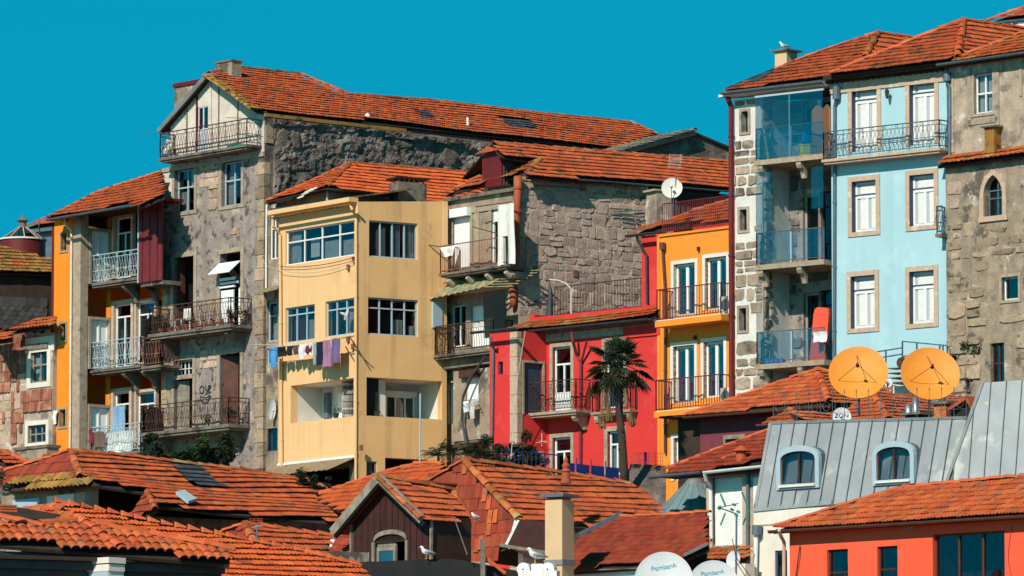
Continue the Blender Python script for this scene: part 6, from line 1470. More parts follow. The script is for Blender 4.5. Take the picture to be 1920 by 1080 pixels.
pipe(Mh, [fM.at(1461, 994, .5), fM.at(1463, 1003, .4), fM.at(1470, 1016, .06), fM.at(1470, 1090, .06)], .045, m_granite_pale)
cable(Mh, [fM.at(1898, 982, .02), fM.at(1892, 1020, .02), fM.at(1890, 1050, .02), fM.at(1897, 1085, .02)], .008, m_red, 0); cable(Mh, [fM.at(1500, 1023, .05), fM.at(1497, 1045, .08), fM.at(1492, 1085, .04)], .015, m_iron, 0)
rear(Mh, [fM.pt(0, 0, 0), fM.pt(0, 0, 0) - fM.n * 6], gz(138) - 4, zM, m_coral); MB().slab([HM(1449, 988), HM(1693, 914), HM(1940, 892), HM(1940, 892) - fM.n * 3 - Vector((0, 0, 1.6)), HM(1449, 988) - fM.n * 6], .06).build('rear_roof_slope', m_under, Mh)

# ============================================================= Rr: long roof left-middle
def roofhouse(name, label, P, cat='house'): return thing(name, label, cat, base(P))
yL, yS = -52, 34
fR = face(152, 168, yL); Rh = roofhouse('long_roofed_house', 'long low house with wavy orange roof, dark slate patch and mossy eaves', fR.P)
dS_, nS_ = dirn(yS)
c0 = P3(fR, 155, 896); sRh = Fa(c0, yS)
plR1 = Pl(c0, c0 + dS_, c0 - nS_ * 2 + Vector((0, 0, 1.15))); h1 = plR1.hit; apR1 = h1(134, 845)
qR = [h1(170, 902), h1(188, 907), h1(277, 921), h1(292, 945), h1(330, 948), h1(400, 957), h1(483, 964), h1(560, 972), h1(648, 981), h1(655, 968), h1(625, 950), h1(590, 930), h1(619, 920), h1(572, 901), h1(500, 890), h1(450, 881), h1(350, 870), h1(250, 857), h1(134, 845), h1(152, 893)]
skR = [h1(324, 876), h1(375, 879), h1(421, 913), h1(366, 911)]
rR_ = tiled(Rh, plR1, qR, m_tile, indiv=300, skip=[skR], wob=.10, sag=.10)
tiled(rR_.parent, plR1, skR, m_slate, indiv=50, wob=.03, sag=.05, name='slate_patch')
rid = [h1(134, 845), h1(250, 857), h1(350, 870), h1(450, 881), h1(500, 890), h1(572, 901), h1(619, 920)]
for a, b in zip(rid[:-1], rid[1:]): caps(rR_, a, b, m_cap, .10, .38)
dL_, nL_ = dirn(yL); cl = P3(fR, 5, 892); plR2 = Pl(c0, c0 - dL_, apR1); h2 = plR2.hit
rR2_ = tiled(Rh, plR2, [h2(152, 893), h2(134, 845), h2(-20, 893), h2(-20, 905)], m_tile_dull, indiv=200, w_=.2, l_=.34, lift=.03, roll=.03)
caps(rR2_, h2(-20, 893), apR1, m_cap_red, .09, .42); caps(rR_, h2(152, 893), apR1, m_cap, .12, .4)
plR3 = Pl(P3(fR, 152, 915) + nL_ * .35, P3(fR, 152, 915) + nL_ * .35 - dL_, P3(fR, 152, 893)); h3_ = plR3.hit
rm = tiled(Rh, plR3, [h3_(185, 905), h3_(152, 893), h3_(20, 897), h3_(12, 917), h3_(150, 909)], m_greytile if False else m_tile_moss, indiv=80, kind='barrel', w_=.22, l_=.32, roll=.07)
MB().box(fR, fR.u(-10), fR.u(155), -.6, -.3, gz(165) - 1, P3(fR, 80, 915).z).build('wall', m_plaster_dirty, Rh)
zz = P3(fR, 80, 906).z
for (x0, y0, x1, y1, mt) in ((75, 927, 125, 943, m_white), (126, 922, 146, 950, m_plaster_pale), (10, 935, 60, 950, m_greyblue)): u0, u1, z0, z1 = fR.rect(x0, y0, x1, y1); MB().box(fR, u0, u1, -.3, -.24, z0, z1).build('lower_panel', mt, Rh)
MB().box(sRh, .3, sRh.u(660), -.6, -.3, gz(165) - 2, h1(400, 957).z - .1).build('side_wall', m_mortar_dk, Rh)
fold = [h1(240, 976), h1(277, 921), h1(291, 953), h1(262, 985)]
pv = P3(fR, 275, 925) ; plF2 = Pl(h1(291, 955), h1(291, 955) - dL_, h1(277, 922)); hf = plF2.hit
tiled(Rh, plF2, [hf(238, 975), hf(277, 922), hf(291, 953), hf(262, 972)], m_tile_dull, indiv=30); caps(Rh, hf(291, 955), hf(277, 922), m_cap, .09, .3)
q_ = [h1(327, 934), h1(342, 931), h1(366, 947), h1(350, 952)]; sk = MB().slab([p + plR1.n * .12 for p in q_], .1).build('roof_window', m_greyblue, rR_); MB().slab([p + plR1.n * .13 for p in (q_[0].lerp(q_[1], .5).lerp(q_[2], .1), q_[1].lerp(q_[2], .1), q_[1].lerp(q_[2], .9), q_[3].lerp(q_[2], .5))], .005).build('pane', m_glass, sk)
MB().slab([h1(134, 845), h1(350, 870), h1(619, 920), h1(619, 920) - nS_ * 3 - Vector((0, 0, 2)), h1(134, 845) - nS_ * 3 - Vector((0, 0, 2))], .06).build('rear_roof_slope', m_under, Rh)

# ============================================================= P: centre hipped roof with wooden dormer
c0 = W(973, 974, 150); dP, nP = dirn(33); dPl, nPl = dirn(-50); Ph = roofhouse('dormer_house', 'old hipped roof house of flat and rolled tiles with dark wooden gabled dormer', c0)
plP = Pl(c0, c0 + dP, c0 - nP * 2 + Vector((0, 0, 1.35))); hp = plP.hit; apP = hp(871, 864)
qP = [c0, hp(1087, 984), hp(1125, 990), hp(1164, 968), hp(1244, 962), hp(1228, 945), hp(1200, 915), hp(1176, 909), hp(1100, 896), hp(980, 878), apP]
rP = tiled(Ph, plP, qP, m_tile, indiv=300, wob=.05, sag=.08)
for a, b in zip([apP, hp(980, 878), hp(1100, 896)], [hp(980, 878), hp(1100, 896), hp(1176, 909)]): caps(rP, a, b, m_cap, .11, .40)
caps(rP, c0, apP, m_cap, .12, .42)
plP2 = Pl(c0, c0 - dPl, apP); hq = plP2.hit
qP2 = [hq(973, 974), hq(951, 1026), hq(909, 1046), hq(853, 1046), hq(878, 1024), hq(884, 975), hq(851, 924), hq(793, 909), hq(833, 884), hq(871, 864)]
rP2 = tiled(Ph, plP2, qP2, m_tile_dull, indiv=300, kind='flat', w_=.17, l_=.34, lift=.022, roll=0, wob=.03)
for (x, y) in ((905, 940), (913, 955), (915, 981), (925, 980), (913, 1003), (890, 1035), (898, 1030), (868, 888)):
    p = hq(x, y); m4 = Matrix((-plP2.u, plP2.v, plP2.n)).transposed().to_4x4(); m4.translation = p + plP2.n * .03; tv, tf = tile_geo(.18, .34, .02, 0, 'flat')
    if 'new_me' not in globals(): new_me = rawmesh('new_tile', tv, tf, m_tile_new)
    place('replaced_tile', new_me, m4, rP2)
m = MB()
pts = [hq(973, 975), hq(966, 1000), hq(953, 1026)]
for a, b in zip(pts[:-1], pts[1:]): m.beam(a + plP2.n * .03, b + plP2.n * .03, .24, .03, up=plP2.n)
m.build('metal_flashing', m_white, rP2); caps(rP2, hq(793, 911), hq(833, 886), m_cap, .09, .3); caps(rP2, hq(833, 886), apP, m_cap, .09, .3)
MB().slab([c0 - plP.n * .1, hp(1244, 964) - plP.n * .1, hp(1244, 964) - Vector((0, 0, 3)), c0 - Vector((0, 0, 3))], .2).build('side_wall', m_mortar_dk, Ph)
MB().slab([hp(871, 864), hp(1176, 909), hp(1176, 909) - nP * 4 - Vector((0, 0, 2)), apP - nP * 4 - Vector((0, 0, 2))], .06).build('rear_roof_slope', m_under, Ph)
# left, brighter roof beyond the valley
plP3 = Pl(W(590, 935, 158), W(590, 935, 158) + dirn(-48)[0], W(778, 872, 156)); 
e3 = W(625, 962, 156); d3_, n3_ = dirn(-48); plP3 = Pl(e3, e3 + d3_, e3 - n3_ * 2 + Vector((0, 0, 1.1))); h5 = plP3.hit
rP3 = tiled(Ph, plP3, [h5(592, 930), h5(650, 962), h5(700, 955), h5(793, 911), h5(833, 884), h5(829, 870), h5(778, 871), h5(700, 894)], m_tile_bright, indiv=300, w_=.20, l_=.275, lift=.042, roll=.035, wob=.03)
caps(rP3, h5(600, 926), h5(700, 894), m_cap_red, .085, .4); caps(rP3, h5(700, 894), h5(778, 871), m_cap_red, .085, .4); caps(rP3, h5(778, 871), h5(829, 870), m_cap_red, .085, .4)
MB().slab([h5(592, 928), h5(700, 894), h5(829, 870), h5(829, 870) - n3_ * 3 - Vector((0, 0, 2)), h5(592, 928) - n3_ * 3 - Vector((0, 0, 2))], .06).build('rear_roof_slope', m_under, Ph)
# dormer
fQ = face(733, 143, -47); 
zq0 = fQ.z(733, 1053); apQ = P3(fQ, 731, 902); uq0, uq1 = fQ.u(659), fQ.u(806); zqE0, zqE1 = fQ.z(659, 975), fQ.z(806, 972)
zqE = (zqE0 + zqE1) / 2
hq_ = fQ.rect(704, 1000, 762, 1053); 
uA_ = fQ.u(731)
dorm = MB(); h_ = (hq_[0], hq_[1], zq0 - 1, hq_[3] - .18)
fQ.holes = [h_]
o = wall(Ph, fQ, uq0, uq1, zq0 - 1, zqE, m_burg if False else m_wood_dk, name='dormer', holes=[h_], depth=.1)
MB().slab([fQ.pt(uq0, 0, zqE), fQ.pt(uq1, 0, zqE), fQ.pt(uA_, 0, apQ.z)], .08).build('dormer_gable', m_wood_dk, o)
nb = 13
for i in range(nb):   # vertical boards
    u = uq0 + (uq1 - uq0) * (i + .5) / nb; wd = (uq1 - uq0) / nb * .44
    zt_ = zqE + (apQ.z - zqE) * (1 - abs(u - uA_) / (uq1 - uA_ if u > uA_ else uA_ - uq0)) - .05; zb_ = zq0 - 1 if not (hq_[0] - .05 < u < hq_[1] + .05) else hq_[3] + .02
    MB().box(fQ, u - wd, u + wd, .0, .02 + NR.rand() * .008, zb_, max(zt_, zb_ + .1)).build('board', m_wood_dk, o)
# arch trim
cu = (hq_[0] + hq_[1]) / 2; hw = (hq_[1] - hq_[0]) / 2; sp_ = hq_[3] - .2
tr_ = MB(); arcp = [(cu - (hw + .02) * math.cos(math.pi * k / 12), sp_ + .2 * math.sin(math.pi * k / 12)) for k in range(13)]
for a, b in zip(arcp[:-1], arcp[1:]): tr_.hexa([fQ.pt(a[0], .05, a[1] - .02), fQ.pt(b[0], .05, b[1] - .02), fQ.pt(b[0], .05, b[1] + .09), fQ.pt(a[0], .05, a[1] + .09), fQ.pt(a[0], -.1, a[1] - .02), fQ.pt(b[0], -.1, b[1] - .02), fQ.pt(b[0], -.1, b[1] + .09), fQ.pt(a[0], -.1, a[1] + .09)])
for s in (hq_[0] - .09, hq_[1] - .0): tr_.box(fQ, s, s + .08, -.1, .05, zq0 - 1, sp_)
tr_.build('window_trim', m_timber, o)
pr_ = MB(); pr_.slab([fQ.pt(hq_[0], -.02, sp_ - .02)] + [fQ.pt(a[0], -.02, a[1]) for a in arcp] + [fQ.pt(hq_[1], -.02, sp_ - .02)], .02); pr_.build('arch_shade_sheet', m_dark, o)  # dark sheet standing in for the shade inside the arch head
openbox(o, fQ, hq_[0], hq_[1], zq0 - 1, hq_[3], .9, m_dark, w0=-.08)
sh = MB(); ww = hw * 1.25; sh.box(fQ, hq_[0] + .02, hq_[0] + ww, -.09, -.05, zq0 - .9, sp_ + .12)
for i in range(6): u = hq_[0] + .04 + (ww - .04) * i / 6; sh.box(fQ, u, u + (ww - .04) / 6 - .012, -.05, -.038, zq0 + .38, sp_ + .1)
sh.build('shutter', m_timber, o); MB().box(fQ, hq_[0] + .10, hq_[0] + ww - .08, -.05, -.03, zq0 - .5, zq0 + .28).build('pane', m_glass_dome, o)
fr2 = MB(); 
for a, b, c, d_ in ((hq_[0] + .02, hq_[0] + ww, zq0 + .28, zq0 + .37), (hq_[0] + .02, hq_[0] + .10, zq0 - 1, zq0 + .28), (hq_[0] + ww - .08, hq_[0] + ww, zq0 - 1, zq0 + .28)): fr2.box(fQ, a, b, -.05, -.02, c, d_)
fr2.build('casement', m_timber, o)
# dormer roof, verge boards
yl = fQ.pt(uq0 - .3, .35, zqE - .25); yr = fQ.pt(uq1 + .12, .35, zqE - .1); yt = fQ.pt(uA_, .35, apQ.z + .08)
for a, b in ((yl, yt), (yr, yt)):
    MB().beam(a, b, .07, .22, up=(yt - yl).cross(yr - yl).cross(b - a).normalized()).build('bargeboard', m_timber, Ph); MB().beam(a + fQ.n * -.08 - Vector((0, 0, .12)), b + fQ.n * -.08 - Vector((0, 0, .12)), .10, .10).build('bargeboard', m_black, Ph)
bk = -fQ.n
plQ = Pl(yr, yr + bk, yt); h6 = plQ.hit
rQ = tiled(Ph, plQ, [yr, h6(884, 975), h6(851, 924), yt], m_tile, indiv=150)
caps(rQ, yt, h6(851, 920), m_cap, .09, .36); caps(rQ, h6(851, 924), h6(884, 973), m_cap, .07, .36); caps(rQ, yr + fQ.n * .05, yt + fQ.n * .05, m_cap, .08, .34)
MB().slab([yl, yt, yt + bk * 2.6, yl + bk * 2.6], .06).build('dormer_left_slope', m_tile_dull, Ph)
MB().slab([fQ.pt(uq1, 0, zqE), fQ.pt(uq1, -1.3, zqE), fQ.pt(uq1, -1.3, zq0 - 1), fQ.pt(uq1, 0, zq0 - 1)], .08).build('dormer_cheek', m_wood_dk, Ph)
# flat tile apron left of the dormer with white flashing
plA_ = Pl(P3(fQ, 600, 1046), P3(fQ, 659, 1053) , P3(fQ, 655, 984) - fQ.n * .8); h7 = plA_.hit
ra = tiled(Ph, plA_, [h7(600, 1050), h7(659, 1070), h7(662, 984), h7(645, 984)], m_tile_dull, indiv=60, kind='flat', lift=.022, roll=0); m = MB(); m.beam(h7(598, 1052) + plA_.n * .04, h7(632, 986) + plA_.n * .04, .05, .05); m.beam(h7(606, 1048) + plA_.n * .03, h7(640, 988) + plA_.n * .03, .16, .02, up=plA_.n); m.build('metal_flashing', m_white, ra)
MB().beam(fQ.at(659, 984, .05), fQ.at(659, 1058, .05), .08, .05).build('corner_board', m_timber, Ph)
MB().beam(fQ.at(809, 975, .05), fQ.at(808, 1053, .05), .07, .05).build('corner_board', m_timber, Ph)
# tarred flat roof edge in front of it
fT = face(840, 136, 8); T_ = thing('tarred_roof', 'black tarred low roof edge below the wooden dormer', 'roof', base(fT.P))
q = [P3(fT, 672, 1054), P3(fT, 846, 1047), P3(fT, 975, 1071), P3(fT, 990, 1110), P3(fT, 660, 1110)]
m = MB(); m.slab(q, 2.2, down=Vector((0, 1, 0))); m.build('parapet_edge', m_black, T_)
pb = MB(); p = P3(fT, 838, 1052); pb.beam(P3(fT, 905, 1085) + Vector((0, -.3, 0)), P3(fT, 905, 1012) + Vector((0, -.3, 0)), .10, .10); pb.build('post', m_timber, T_)
MB().beam(fT.at(851, 969, .4) , fT.at(876, 1040, .3), .02, .02).build('stay_rod', m_timber, T_)
pb = MB(); pb.beam(fT.at(912, 1046, .2), fT.at(948, 1075, .3), .10, .08); pb.build('timber_offcut', m_tile_new, T_)

# ============================================================= small hipped roof T2 at the centre-left
dT, nT = dirn(34); cT = W(479, 1020, 136); Th = roofhouse('small_hipped_house', 'small hipped orange roof peeping above the zigzag ridge tiles', cT)
plT = Pl(cT, cT + dT, cT - nT * 2 + Vector((0, 0, 1.15))); ht = plT.hit; apT = ht(459, 983)
rT = tiled(Th, plT, [cT, ht(620, 1060), ht(620, 1006), apT], m_tile, indiv=150, sag=.04); caps(rT, apT, ht(620, 1006), m_cap_red, .10, .36)
plT2 = Pl(cT, cT - dirn(-50)[0], apT); ht2 = plT2.hit; rT2 = tiled(Th, plT2, [cT, apT, ht2(400, 1004), ht2(400, 1030)], m_tile_dull, indiv=60); caps(rT2, ht2(400, 1004), apT, m_cap_red, .08, .36); caps(rT2, cT, apT, m_cap, .11, .36)
MB().slab([apT, ht(620, 1006), ht(620, 1006) - nT * 3 - Vector((0, 0, 2)), apT - nT * 3 - Vector((0, 0, 2))], .06).build('rear_roof_slope', m_under, Th)
MB().slab([cT - Vector((0, 0, .1)), cT + dT * 3 - Vector((0, 0, .1)), cT + dT * 3 - Vector((0, 0, 5)), cT - Vector((0, 0, 5))], .2).build('wall', m_plaster_dirty, Th)

# ============================================================= S: big orange roof bottom left
dQ, nQ = dirn(32); cS = W(217, 1031, 120); Sh = roofhouse('near_house', 'near house with big clean orange roof, zigzag ridge and dark porch eaves', cS)
# porch strip
fS = Fa(W(215, 1033, 120), 25); pS0 = P3(fS, 0, 1012); pS1 = P3(fS, 432, 1049)
yaw_p = math.degrees(math.atan2((pS1 - pS0).y, (pS1 - pS0).x))
e0_ = P3(fS, 217, 1031)
plS2 = Pl(e0_, e0_ + fS.d, e0_ - fS.n * 2 + Vector((0, 0, 1.0))); hs2 = plS2.hit
eyR = hs2(432, 1051); eyL = hs2(-20, 1012)
rS2 = tiled(Sh, plS2, [hs2(-20, 1014), hs2(217, 1033), hs2(432, 1052), hs2(432, 1036), hs2(178, 986), hs2(144, 976), hs2(72, 988), hs2(-20, 968)], m_tile_new, indiv=300, kind='barrel', w_=.205, l_=.34, roll=.07, lift=.045, sag=.02, v0=-.02)
for a, b, r_ in ((hs2(-15, 970), hs2(74, 988), .11), (hs2(74, 988), hs2(144, 977), .12), (hs2(224, 1031), hs2(144, 974), .13), (hs2(178, 985), hs2(434, 1034), .125)): caps(rS2, a, b, m_cap_red, r_, .42 if r_ not in (.13, .125) else (.30 if r_ == .13 else .58), lift=.06)
MB().slab([hs2(-20, 975) + Vector((0, 0, .1)), hs2(112, 982) + Vector((0, 0, .06)), hs2(112, 972) + Vector((0, .2, .1)), hs2(-20, 950) + Vector((0, .2, .1))], .04).build('dark_upstand', m_under, rS2)
# main slope
cm = W(432, 1051, 124.5); plSm = Pl(cm, cm + dQ, cm - nQ * 2 + Vector((0, 0, 1.0))); hm = plSm.hit
qS = [hm(320, 1100), hm(700, 1100), hm(676, 1064), hm(550, 1032), hm(400, 1003), hm(300, 984), hm(200, 962), hm(100, 942), hm(140, 972), hm(432, 1036), hm(432, 1052)]
qS = [hm(300, 1110), hm(720, 1110), hm(676, 1064), hm(550, 1032), hm(400, 1003), hm(300, 984), hm(200, 962), hm(100, 942), hm(60, 970), hm(140, 1010)]
rS = tiled(Sh, plSm, qS, m_tile_bright, indiv=300, w_=.21, l_=.28, sag=.03)
rd = [hm(100, 942), hm(200, 962), hm(300, 984), hm(400, 1003), hm(550, 1032), hm(676, 1064)]
for a, b in zip(rd[:-1], rd[1:]):
    n = max(1, int((b - a).length / .24)); 
    for i in range(n):       # peaked cresting tiles
        p = a.lerp(b, i / n); p2 = a.lerp(b, (i + 1.12) / n); d_ = (b - a).normalized(); mtx = Matrix((d_.cross(Vector((0, 0, 1))).normalized(), d_, Vector((0, 0, 1)))).transposed().to_4x4(); mtx.translation = p
        if 'crest_me' not in globals():
            v = []; 
            for y, r_, z in ((0, .13, .13), (.05, .135, .125), (.27, .09, .05)):
                for k in range(7): t = math.pi * k / 6; v.append((math.cos(t) * r_, y, math.sin(t) * z))
            crest_me = rawmesh('crest_tile', v, [(r_ * 7 + k, r_ * 7 + k + 1, (r_ + 1) * 7 + k + 1, (r_ + 1) * 7 + k) for r_ in range(2) for k in range(6)], m_cap_red)
        place('ridge_tile', crest_me, mtx, rS)
# small upper left gable of it
gp = W(90, 938, 122.5); plg = Pl(hm(100, 960), hm(100, 960) - dirn(-50)[0], hm(93, 940)); hg = plg.hit
tiled(Sh, plg, [hg(140, 972), hg(100, 940), hg(60, 950), hg(20, 966), hg(60, 975)], m_tile_new, indiv=60, kind='flat', lift=.02, roll=0); MB().slab([hm(100, 942), hm(400, 1003), hm(676, 1064), hm(676, 1064) - nQ * 3 - Vector((0, 0, 2)), hm(100, 942) - nQ * 3 - Vector((0, 0, 2))], .06).build('rear_roof_slope', m_under, Sh)
for i in range(3): MB().box(fS, fS.u(28), fS.u(58), -.8, -.7, fS.z(40, 955 - i * 5), fS.z(40, 952 - i * 5)).build('stacked_tile', m_tile_new, rS2)
# porch walls below
zs = e0_.z - .12; u_ = fS.u(212); fS3 = Fa(fS.P, 25)
MB().box(fS, fS.u(-30), fS.u(430), -.6, -.35, gz(120) - 4, zs + .05).build('wall', m_gutter_dk, Sh)
MB().box(fS, fS.u(-30), fS.u(430), -.34, .0, zs - .12, zs - .04).build('eaves_cornice', m_under, Sh); MB().box(fS, fS.u(-30), fS.u(430), -.34, -.15, zs - .3, zs - .13).build('eaves_cornice', m_gutter_dk, Sh)
fpi = Fa(P3(fS, 188, 1060) + fS.n * .0, -45); u0, u1, z0, z1 = fpi.rect(163, 1046, 208, 1090); m = MB(); m.box(fpi, u0, u1, -.4, .06, z1 - .12, z1); m.box(fpi, u0 + .03, u1 - .03, -.4, .03, z1 - .28, z1 - .14); m.box(fpi, u0 + .06, u1 - .06, -.4, .0, z0 - 1, z1 - .28); m.build('corner_pilaster', m_whitewall, Sh)
u0, u1, z0, z1 = fpi.rect(168, 1067, 204, 1095); MB().box(fpi, u0, u1, .0, .02, z0 - .5, z1).build('window', m_greyblue, Sh)

# ============================================================= O: dull red roof with beige chimney, bottom centre
dO, nO = dirn(-33); cO = W(1050, 1068, 141); Oh = roofhouse('white_walled_house', 'white walled house with dull red roof and tall beige chimney', cO)
plO = Pl(cO, cO + dO, cO - nO * 2 + Vector((0, 0, 1.12))); ho = plO.hit
rO = tiled(Oh, plO, [ho(1035, 1069), ho(1192, 1058), ho(1282, 1043), ho(1327, 1024), ho(1327, 962), ho(1164, 969), ho(1087, 1011)], m_tile_dull, indiv=300, w_=.16, l_=.25, lift=.022, roll=.022, sag=.02)
for a, b in ((ho(1164, 969), ho(1250, 966)), (ho(1250, 966), ho(1330, 961))): caps(rO, a, b, m_cap_red, .075, .4)
m = MB(); m.beam(ho(1085, 1008) + Vector((0, 0, .06)), ho(1165, 967) + Vector((0, 0, .06)), .12, .09); m.build('verge_gutter', m_gutter, rO); m = MB(); m.beam(ho(1282, 1045) + Vector((0, 0, .05)), ho(1326, 1024) + Vector((0, 0, .05)), .12, .06); m.build('valley_flashing', m_lead, rO)
fO = Fa(cO - nO * .25, -33); MB().box(fO, fO.u(1032), fO.u(1280), -.3, 0, gz(140) - 4, cO.z - .02).build('wall', m_white, Oh); MB().box(fO, fO.u(1034), fO.u(1260), .0, .2, cO.z - .05, cO.z - .02).build('eaves_board', m_granite_dk, Oh)
fOc = face(1054, 139, -33); u0, u1, z0, z1 = fOc.rect(1022, 937, 1054, 1052); ch = MB().box(fOc, u0, u1, -.52, 0, z0 - .6, z1).build('chimney', m_beige, Oh)
fOc2 = Fa(fOc.pt(u1, 0, 0), 42)
MB().box(fOc, u0 - .09, u1 + .09, -.62, .09, z1 + .06, z1 + .14).build('chimney_slab', m_gutter, ch); MB().box(fOc, u0 + .05, u1 - .05, -.46, -.05, z1, z1 + .06).build('chimney_brick', m_cap_red, ch); MB().box(fOc, u0 - .02, u1 + .03, -.56, .03, z0 - .1, z0 + .03).build('chimney_flashing', m_lead, ch)
MB().slab([ho(1164, 970), ho(1326, 963), ho(1326, 963) - Vector((0, 0, 1.5)), ho(1164, 970) - Vector((0, 0, 1.5))], .06).build('rear_roof_slope', m_under, Oh)
# brown sloping verge behind chimney, dark wall
MB().slab([W(975, 975, 146), W(1025, 980, 146), W(1025, 1060, 146), W(950, 1026, 146)], .3).build('dark_wall', m_wood_dk, Oh)
MB().beam(W(937, 1022, 142), W(1024, 1036, 142), .05, .08).build('verge_rail', m_timber, Oh)
# carved white finial
fW = face(1005, 128, -20); Wf = thing('carved_finial', 'white carved scroll finial at the foot of the picture with a gull on top', 'finial', fW.at(1007, 1100))
m = MB(); u0, u1, z0, z1 = fW.rect(996, 1057, 1018, 1120); m.box(fW, u0, u1, -.25, 0, z0, z1)
for s, x in ((-1, 984), (1, 1030)):
    c = fW.at(x, 1068, -.12); m.lathe(c - fW.n * .1, [(.02, -.02), (.15, 0), (.15, .2), (.02, .22)], 14, ax=fW.n); m.box(fW, fW.u(x) - .16, fW.u(x) + .16, -.22, -.02, z0, fW.z(x, 1070))
m.build('stone_scroll', m_white, Wf)

# ============================================================= far left: shingled house, tile hung house
fT1 = face(102, 210.5, -52); TA = thing('shingled_house', 'dark house with scalloped slate shingles and golden mossy tiled roof', 'house', base(fT1.P))
fT1b = Fa(fT1.P, 24); gT = gz(207) - 1
a0 = fT1b.at(100, 512, .3); u_l = fT1b.u(-30); pl = Pl(a0, a0 - fT1b.d, a0 - fT1b.n * 2 + Vector((0, 0, 1.2))); h = pl.hit
rTA = tiled(TA, pl, [h(-25, 506), h(102, 512), h(102, 484), h(85, 484), h(30, 466), h(-25, 462)], m_tile_moss, indiv=300, sag=.03)
MB().box(fT1b, u_l, fT1b.u(103), -.4, 0, gT, a0.z - .1).build('wall', m_under, TA)
n_sh = 0; z = fT1b.z(40, 612)
sv = []
for k in range(9): t = math.pi * k / 8; sv.append((-math.cos(t) * .14, 0, -math.sin(t) * .15))
shv = [(-.14, .0, .2)] + sv + [(.14, .0, .2)]; nsh = len(shv); shm = rawmesh('shingle', [(x, y - .03 * (1 - (z_ + .15) / .35), z_) for x, y, z_ in shv] + [(x, y - .03 * (1 - (z_ + .15) / .35) + .02, z_) for x, y, z_ in shv], [tuple(range(nsh))] + [(i, i + 1, nsh + i + 1, nsh + i) for i in range(nsh - 1)], M('scalloped_slate', (.07, .06, .055), (.04, .035, .033), 2, .8, .01, 30, rnd=.4))
for r_ in range(6):
    for i in range(12):
        u = u_l + .5 + (i + .5 * (r_ % 2)) * .27; px_, py_ = proj(fT1b.pt(u, .05, z + .17 * r_))
        if px_ < -10 or px_ > 86: continue
        mt = Matrix((fT1b.d, -fT1b.n, Vector((0, 0, 1)))).transposed().to_4x4(); mt.translation = fT1b.pt(u, .04, z + .17 * r_); place('shingle', shm, mt, TA)
# round lantern rooflight
cl = W(42, 468, 212); LT = thing('lantern_rooflight', 'round burgundy drum rooflight with ribbed glass cone on mossy roof', 'skylight', cl)
rl_ = .84; zt0 = W(42, 450, 212).z - cl.z; ztp = W(42, 421, 212).z - cl.z
MB().lathe(cl, [(rl_, -.8), (rl_, zt0)], 28).build('drum', m_burg, LT, True); MB().lathe(cl, [(rl_ + .05, zt0 - .03), (rl_ + .05, zt0 + .03), (rl_ - .05, zt0 + .04)], 28).build('drum_rim', m_whitewall, LT)
n = 9
for i in range(n):
    p = lambda a, f: Vector((cl.x + math.cos(a) * rl_ * f * .98, cl.y + math.sin(a) * rl_ * f * .98, cl.z + zt0 + (ztp - zt0) * (1 - f))); a0_, a1_ = 2 * math.pi * (i + .04) / n, 2 * math.pi * (i + .96) / n
    MB().slab([p(a0_, 1), p(a1_, 1), p(a1_, .16), p(a0_, .16)], .01).build('pane', m_glass, LT); MB().beam(p(2 * math.pi * i / n, 1.02), p(2 * math.pi * i / n, .15), .035, .03).build('rib', m_granite_pale, LT)
MB().lathe(cl, [(.14, ztp - .12), (.14, ztp + .12), (.24, ztp + .13), (.1, ztp + .24), (.02, ztp + .36)], 12).build('lantern_cap', m_granite_dk, LT)
MB().lathe(cl, [(.02, .1), (rl_ * .98, .1)], 20).build('painted_shade_disc', m_dark, LT)  # near-black disc standing in for the unlit inside of the drum
# grey clad wall and roof piece between
fT0 = face(100, 220, -40); T0 = thing('grey_clad_house', 'grey clad house end with dark gutter between lantern and orange house', 'house', base(fT0.P)); u0, u1, z0, z1 = fT0.rect(48, 431, 112, 500); MB().box(fT0, u0, u1, -3, 0, z0, z1 - .1).build('clad_wall', m_gutter, T0); MB().box(fT0, u0 - .2, u1, .0, .25, z1 - .1, z1 + .03).build('gutter', m_gutter, T0)
e = fT0.at(48, 425, .2); pl = Pl(e, e + fT0.d, e - fT0.n * 2 + Vector((0, 0, 1.1))); tiled(T0, pl, [pl.hit(48, 424), pl.hit(112, 418), pl.hit(112, 403), pl.hit(90, 408)], m_tile_new, indiv=30)
m = MB(); m.tube([fT0.at(73, 442, .3), fT0.at(73, 412, .3)], .02, 5); m.build('vent_pipe', m_granite_dk, T0)

fT2 = face(101, 206.9, -48); TB = thing('tile_hung_house', 'derelict house hung with old clay tiles, wooden windows and broken rubble', 'house', base(fT2.P)); gT2 = gz(206) - 1
win(TB, fT2, 58, 657, 89, 717, 2, (.45,), m_timber, .06, rec=.08, sur=m_whitewall, sw=.2, cur=[(.0, .5, .2, 1, m_whitecloth)])
win(TB, fT2, 53, 797, 87, 830, 3, (.5,), m_timber, .05, rec=.08, sur=m_whitewall, sw=.16)
zt_ = fT2.z(60, 628); uT0 = fT2.u(-30)
hb2 = [(h[0] - .22, h[1] + .22, h[2] - .2, h[3] + .22) for h in fT2.holes]
wall(TB, fT2, uT0, 0, gT2, zt_, m_plaster_pale)
u0, u1, z0, z1 = fT2.rect(47, 632, 102, 660); MB().box(fT2, u0, u1, 0, .03, z0, z1).build('render_band', m_whitewall, TB); u0, u1, z0, z1 = fT2.rect(46, 645, 92, 655); MB().box(fT2, u0, u1, .03, .09, z0, z1).build('lintel', m_timber, TB)
m_hung = M('old_hung_clay_tile', (.36, .13, .07), (.26, .10, .065), 3, .9, .015, 40, c3=(.42, .22, .14), c3s=2, rnd=.4)
tv, tf = tile_geo(.16, .40, .03, .035, 'barrel'); hme = rawmesh('hung_tile', tv, tf, m_hung)
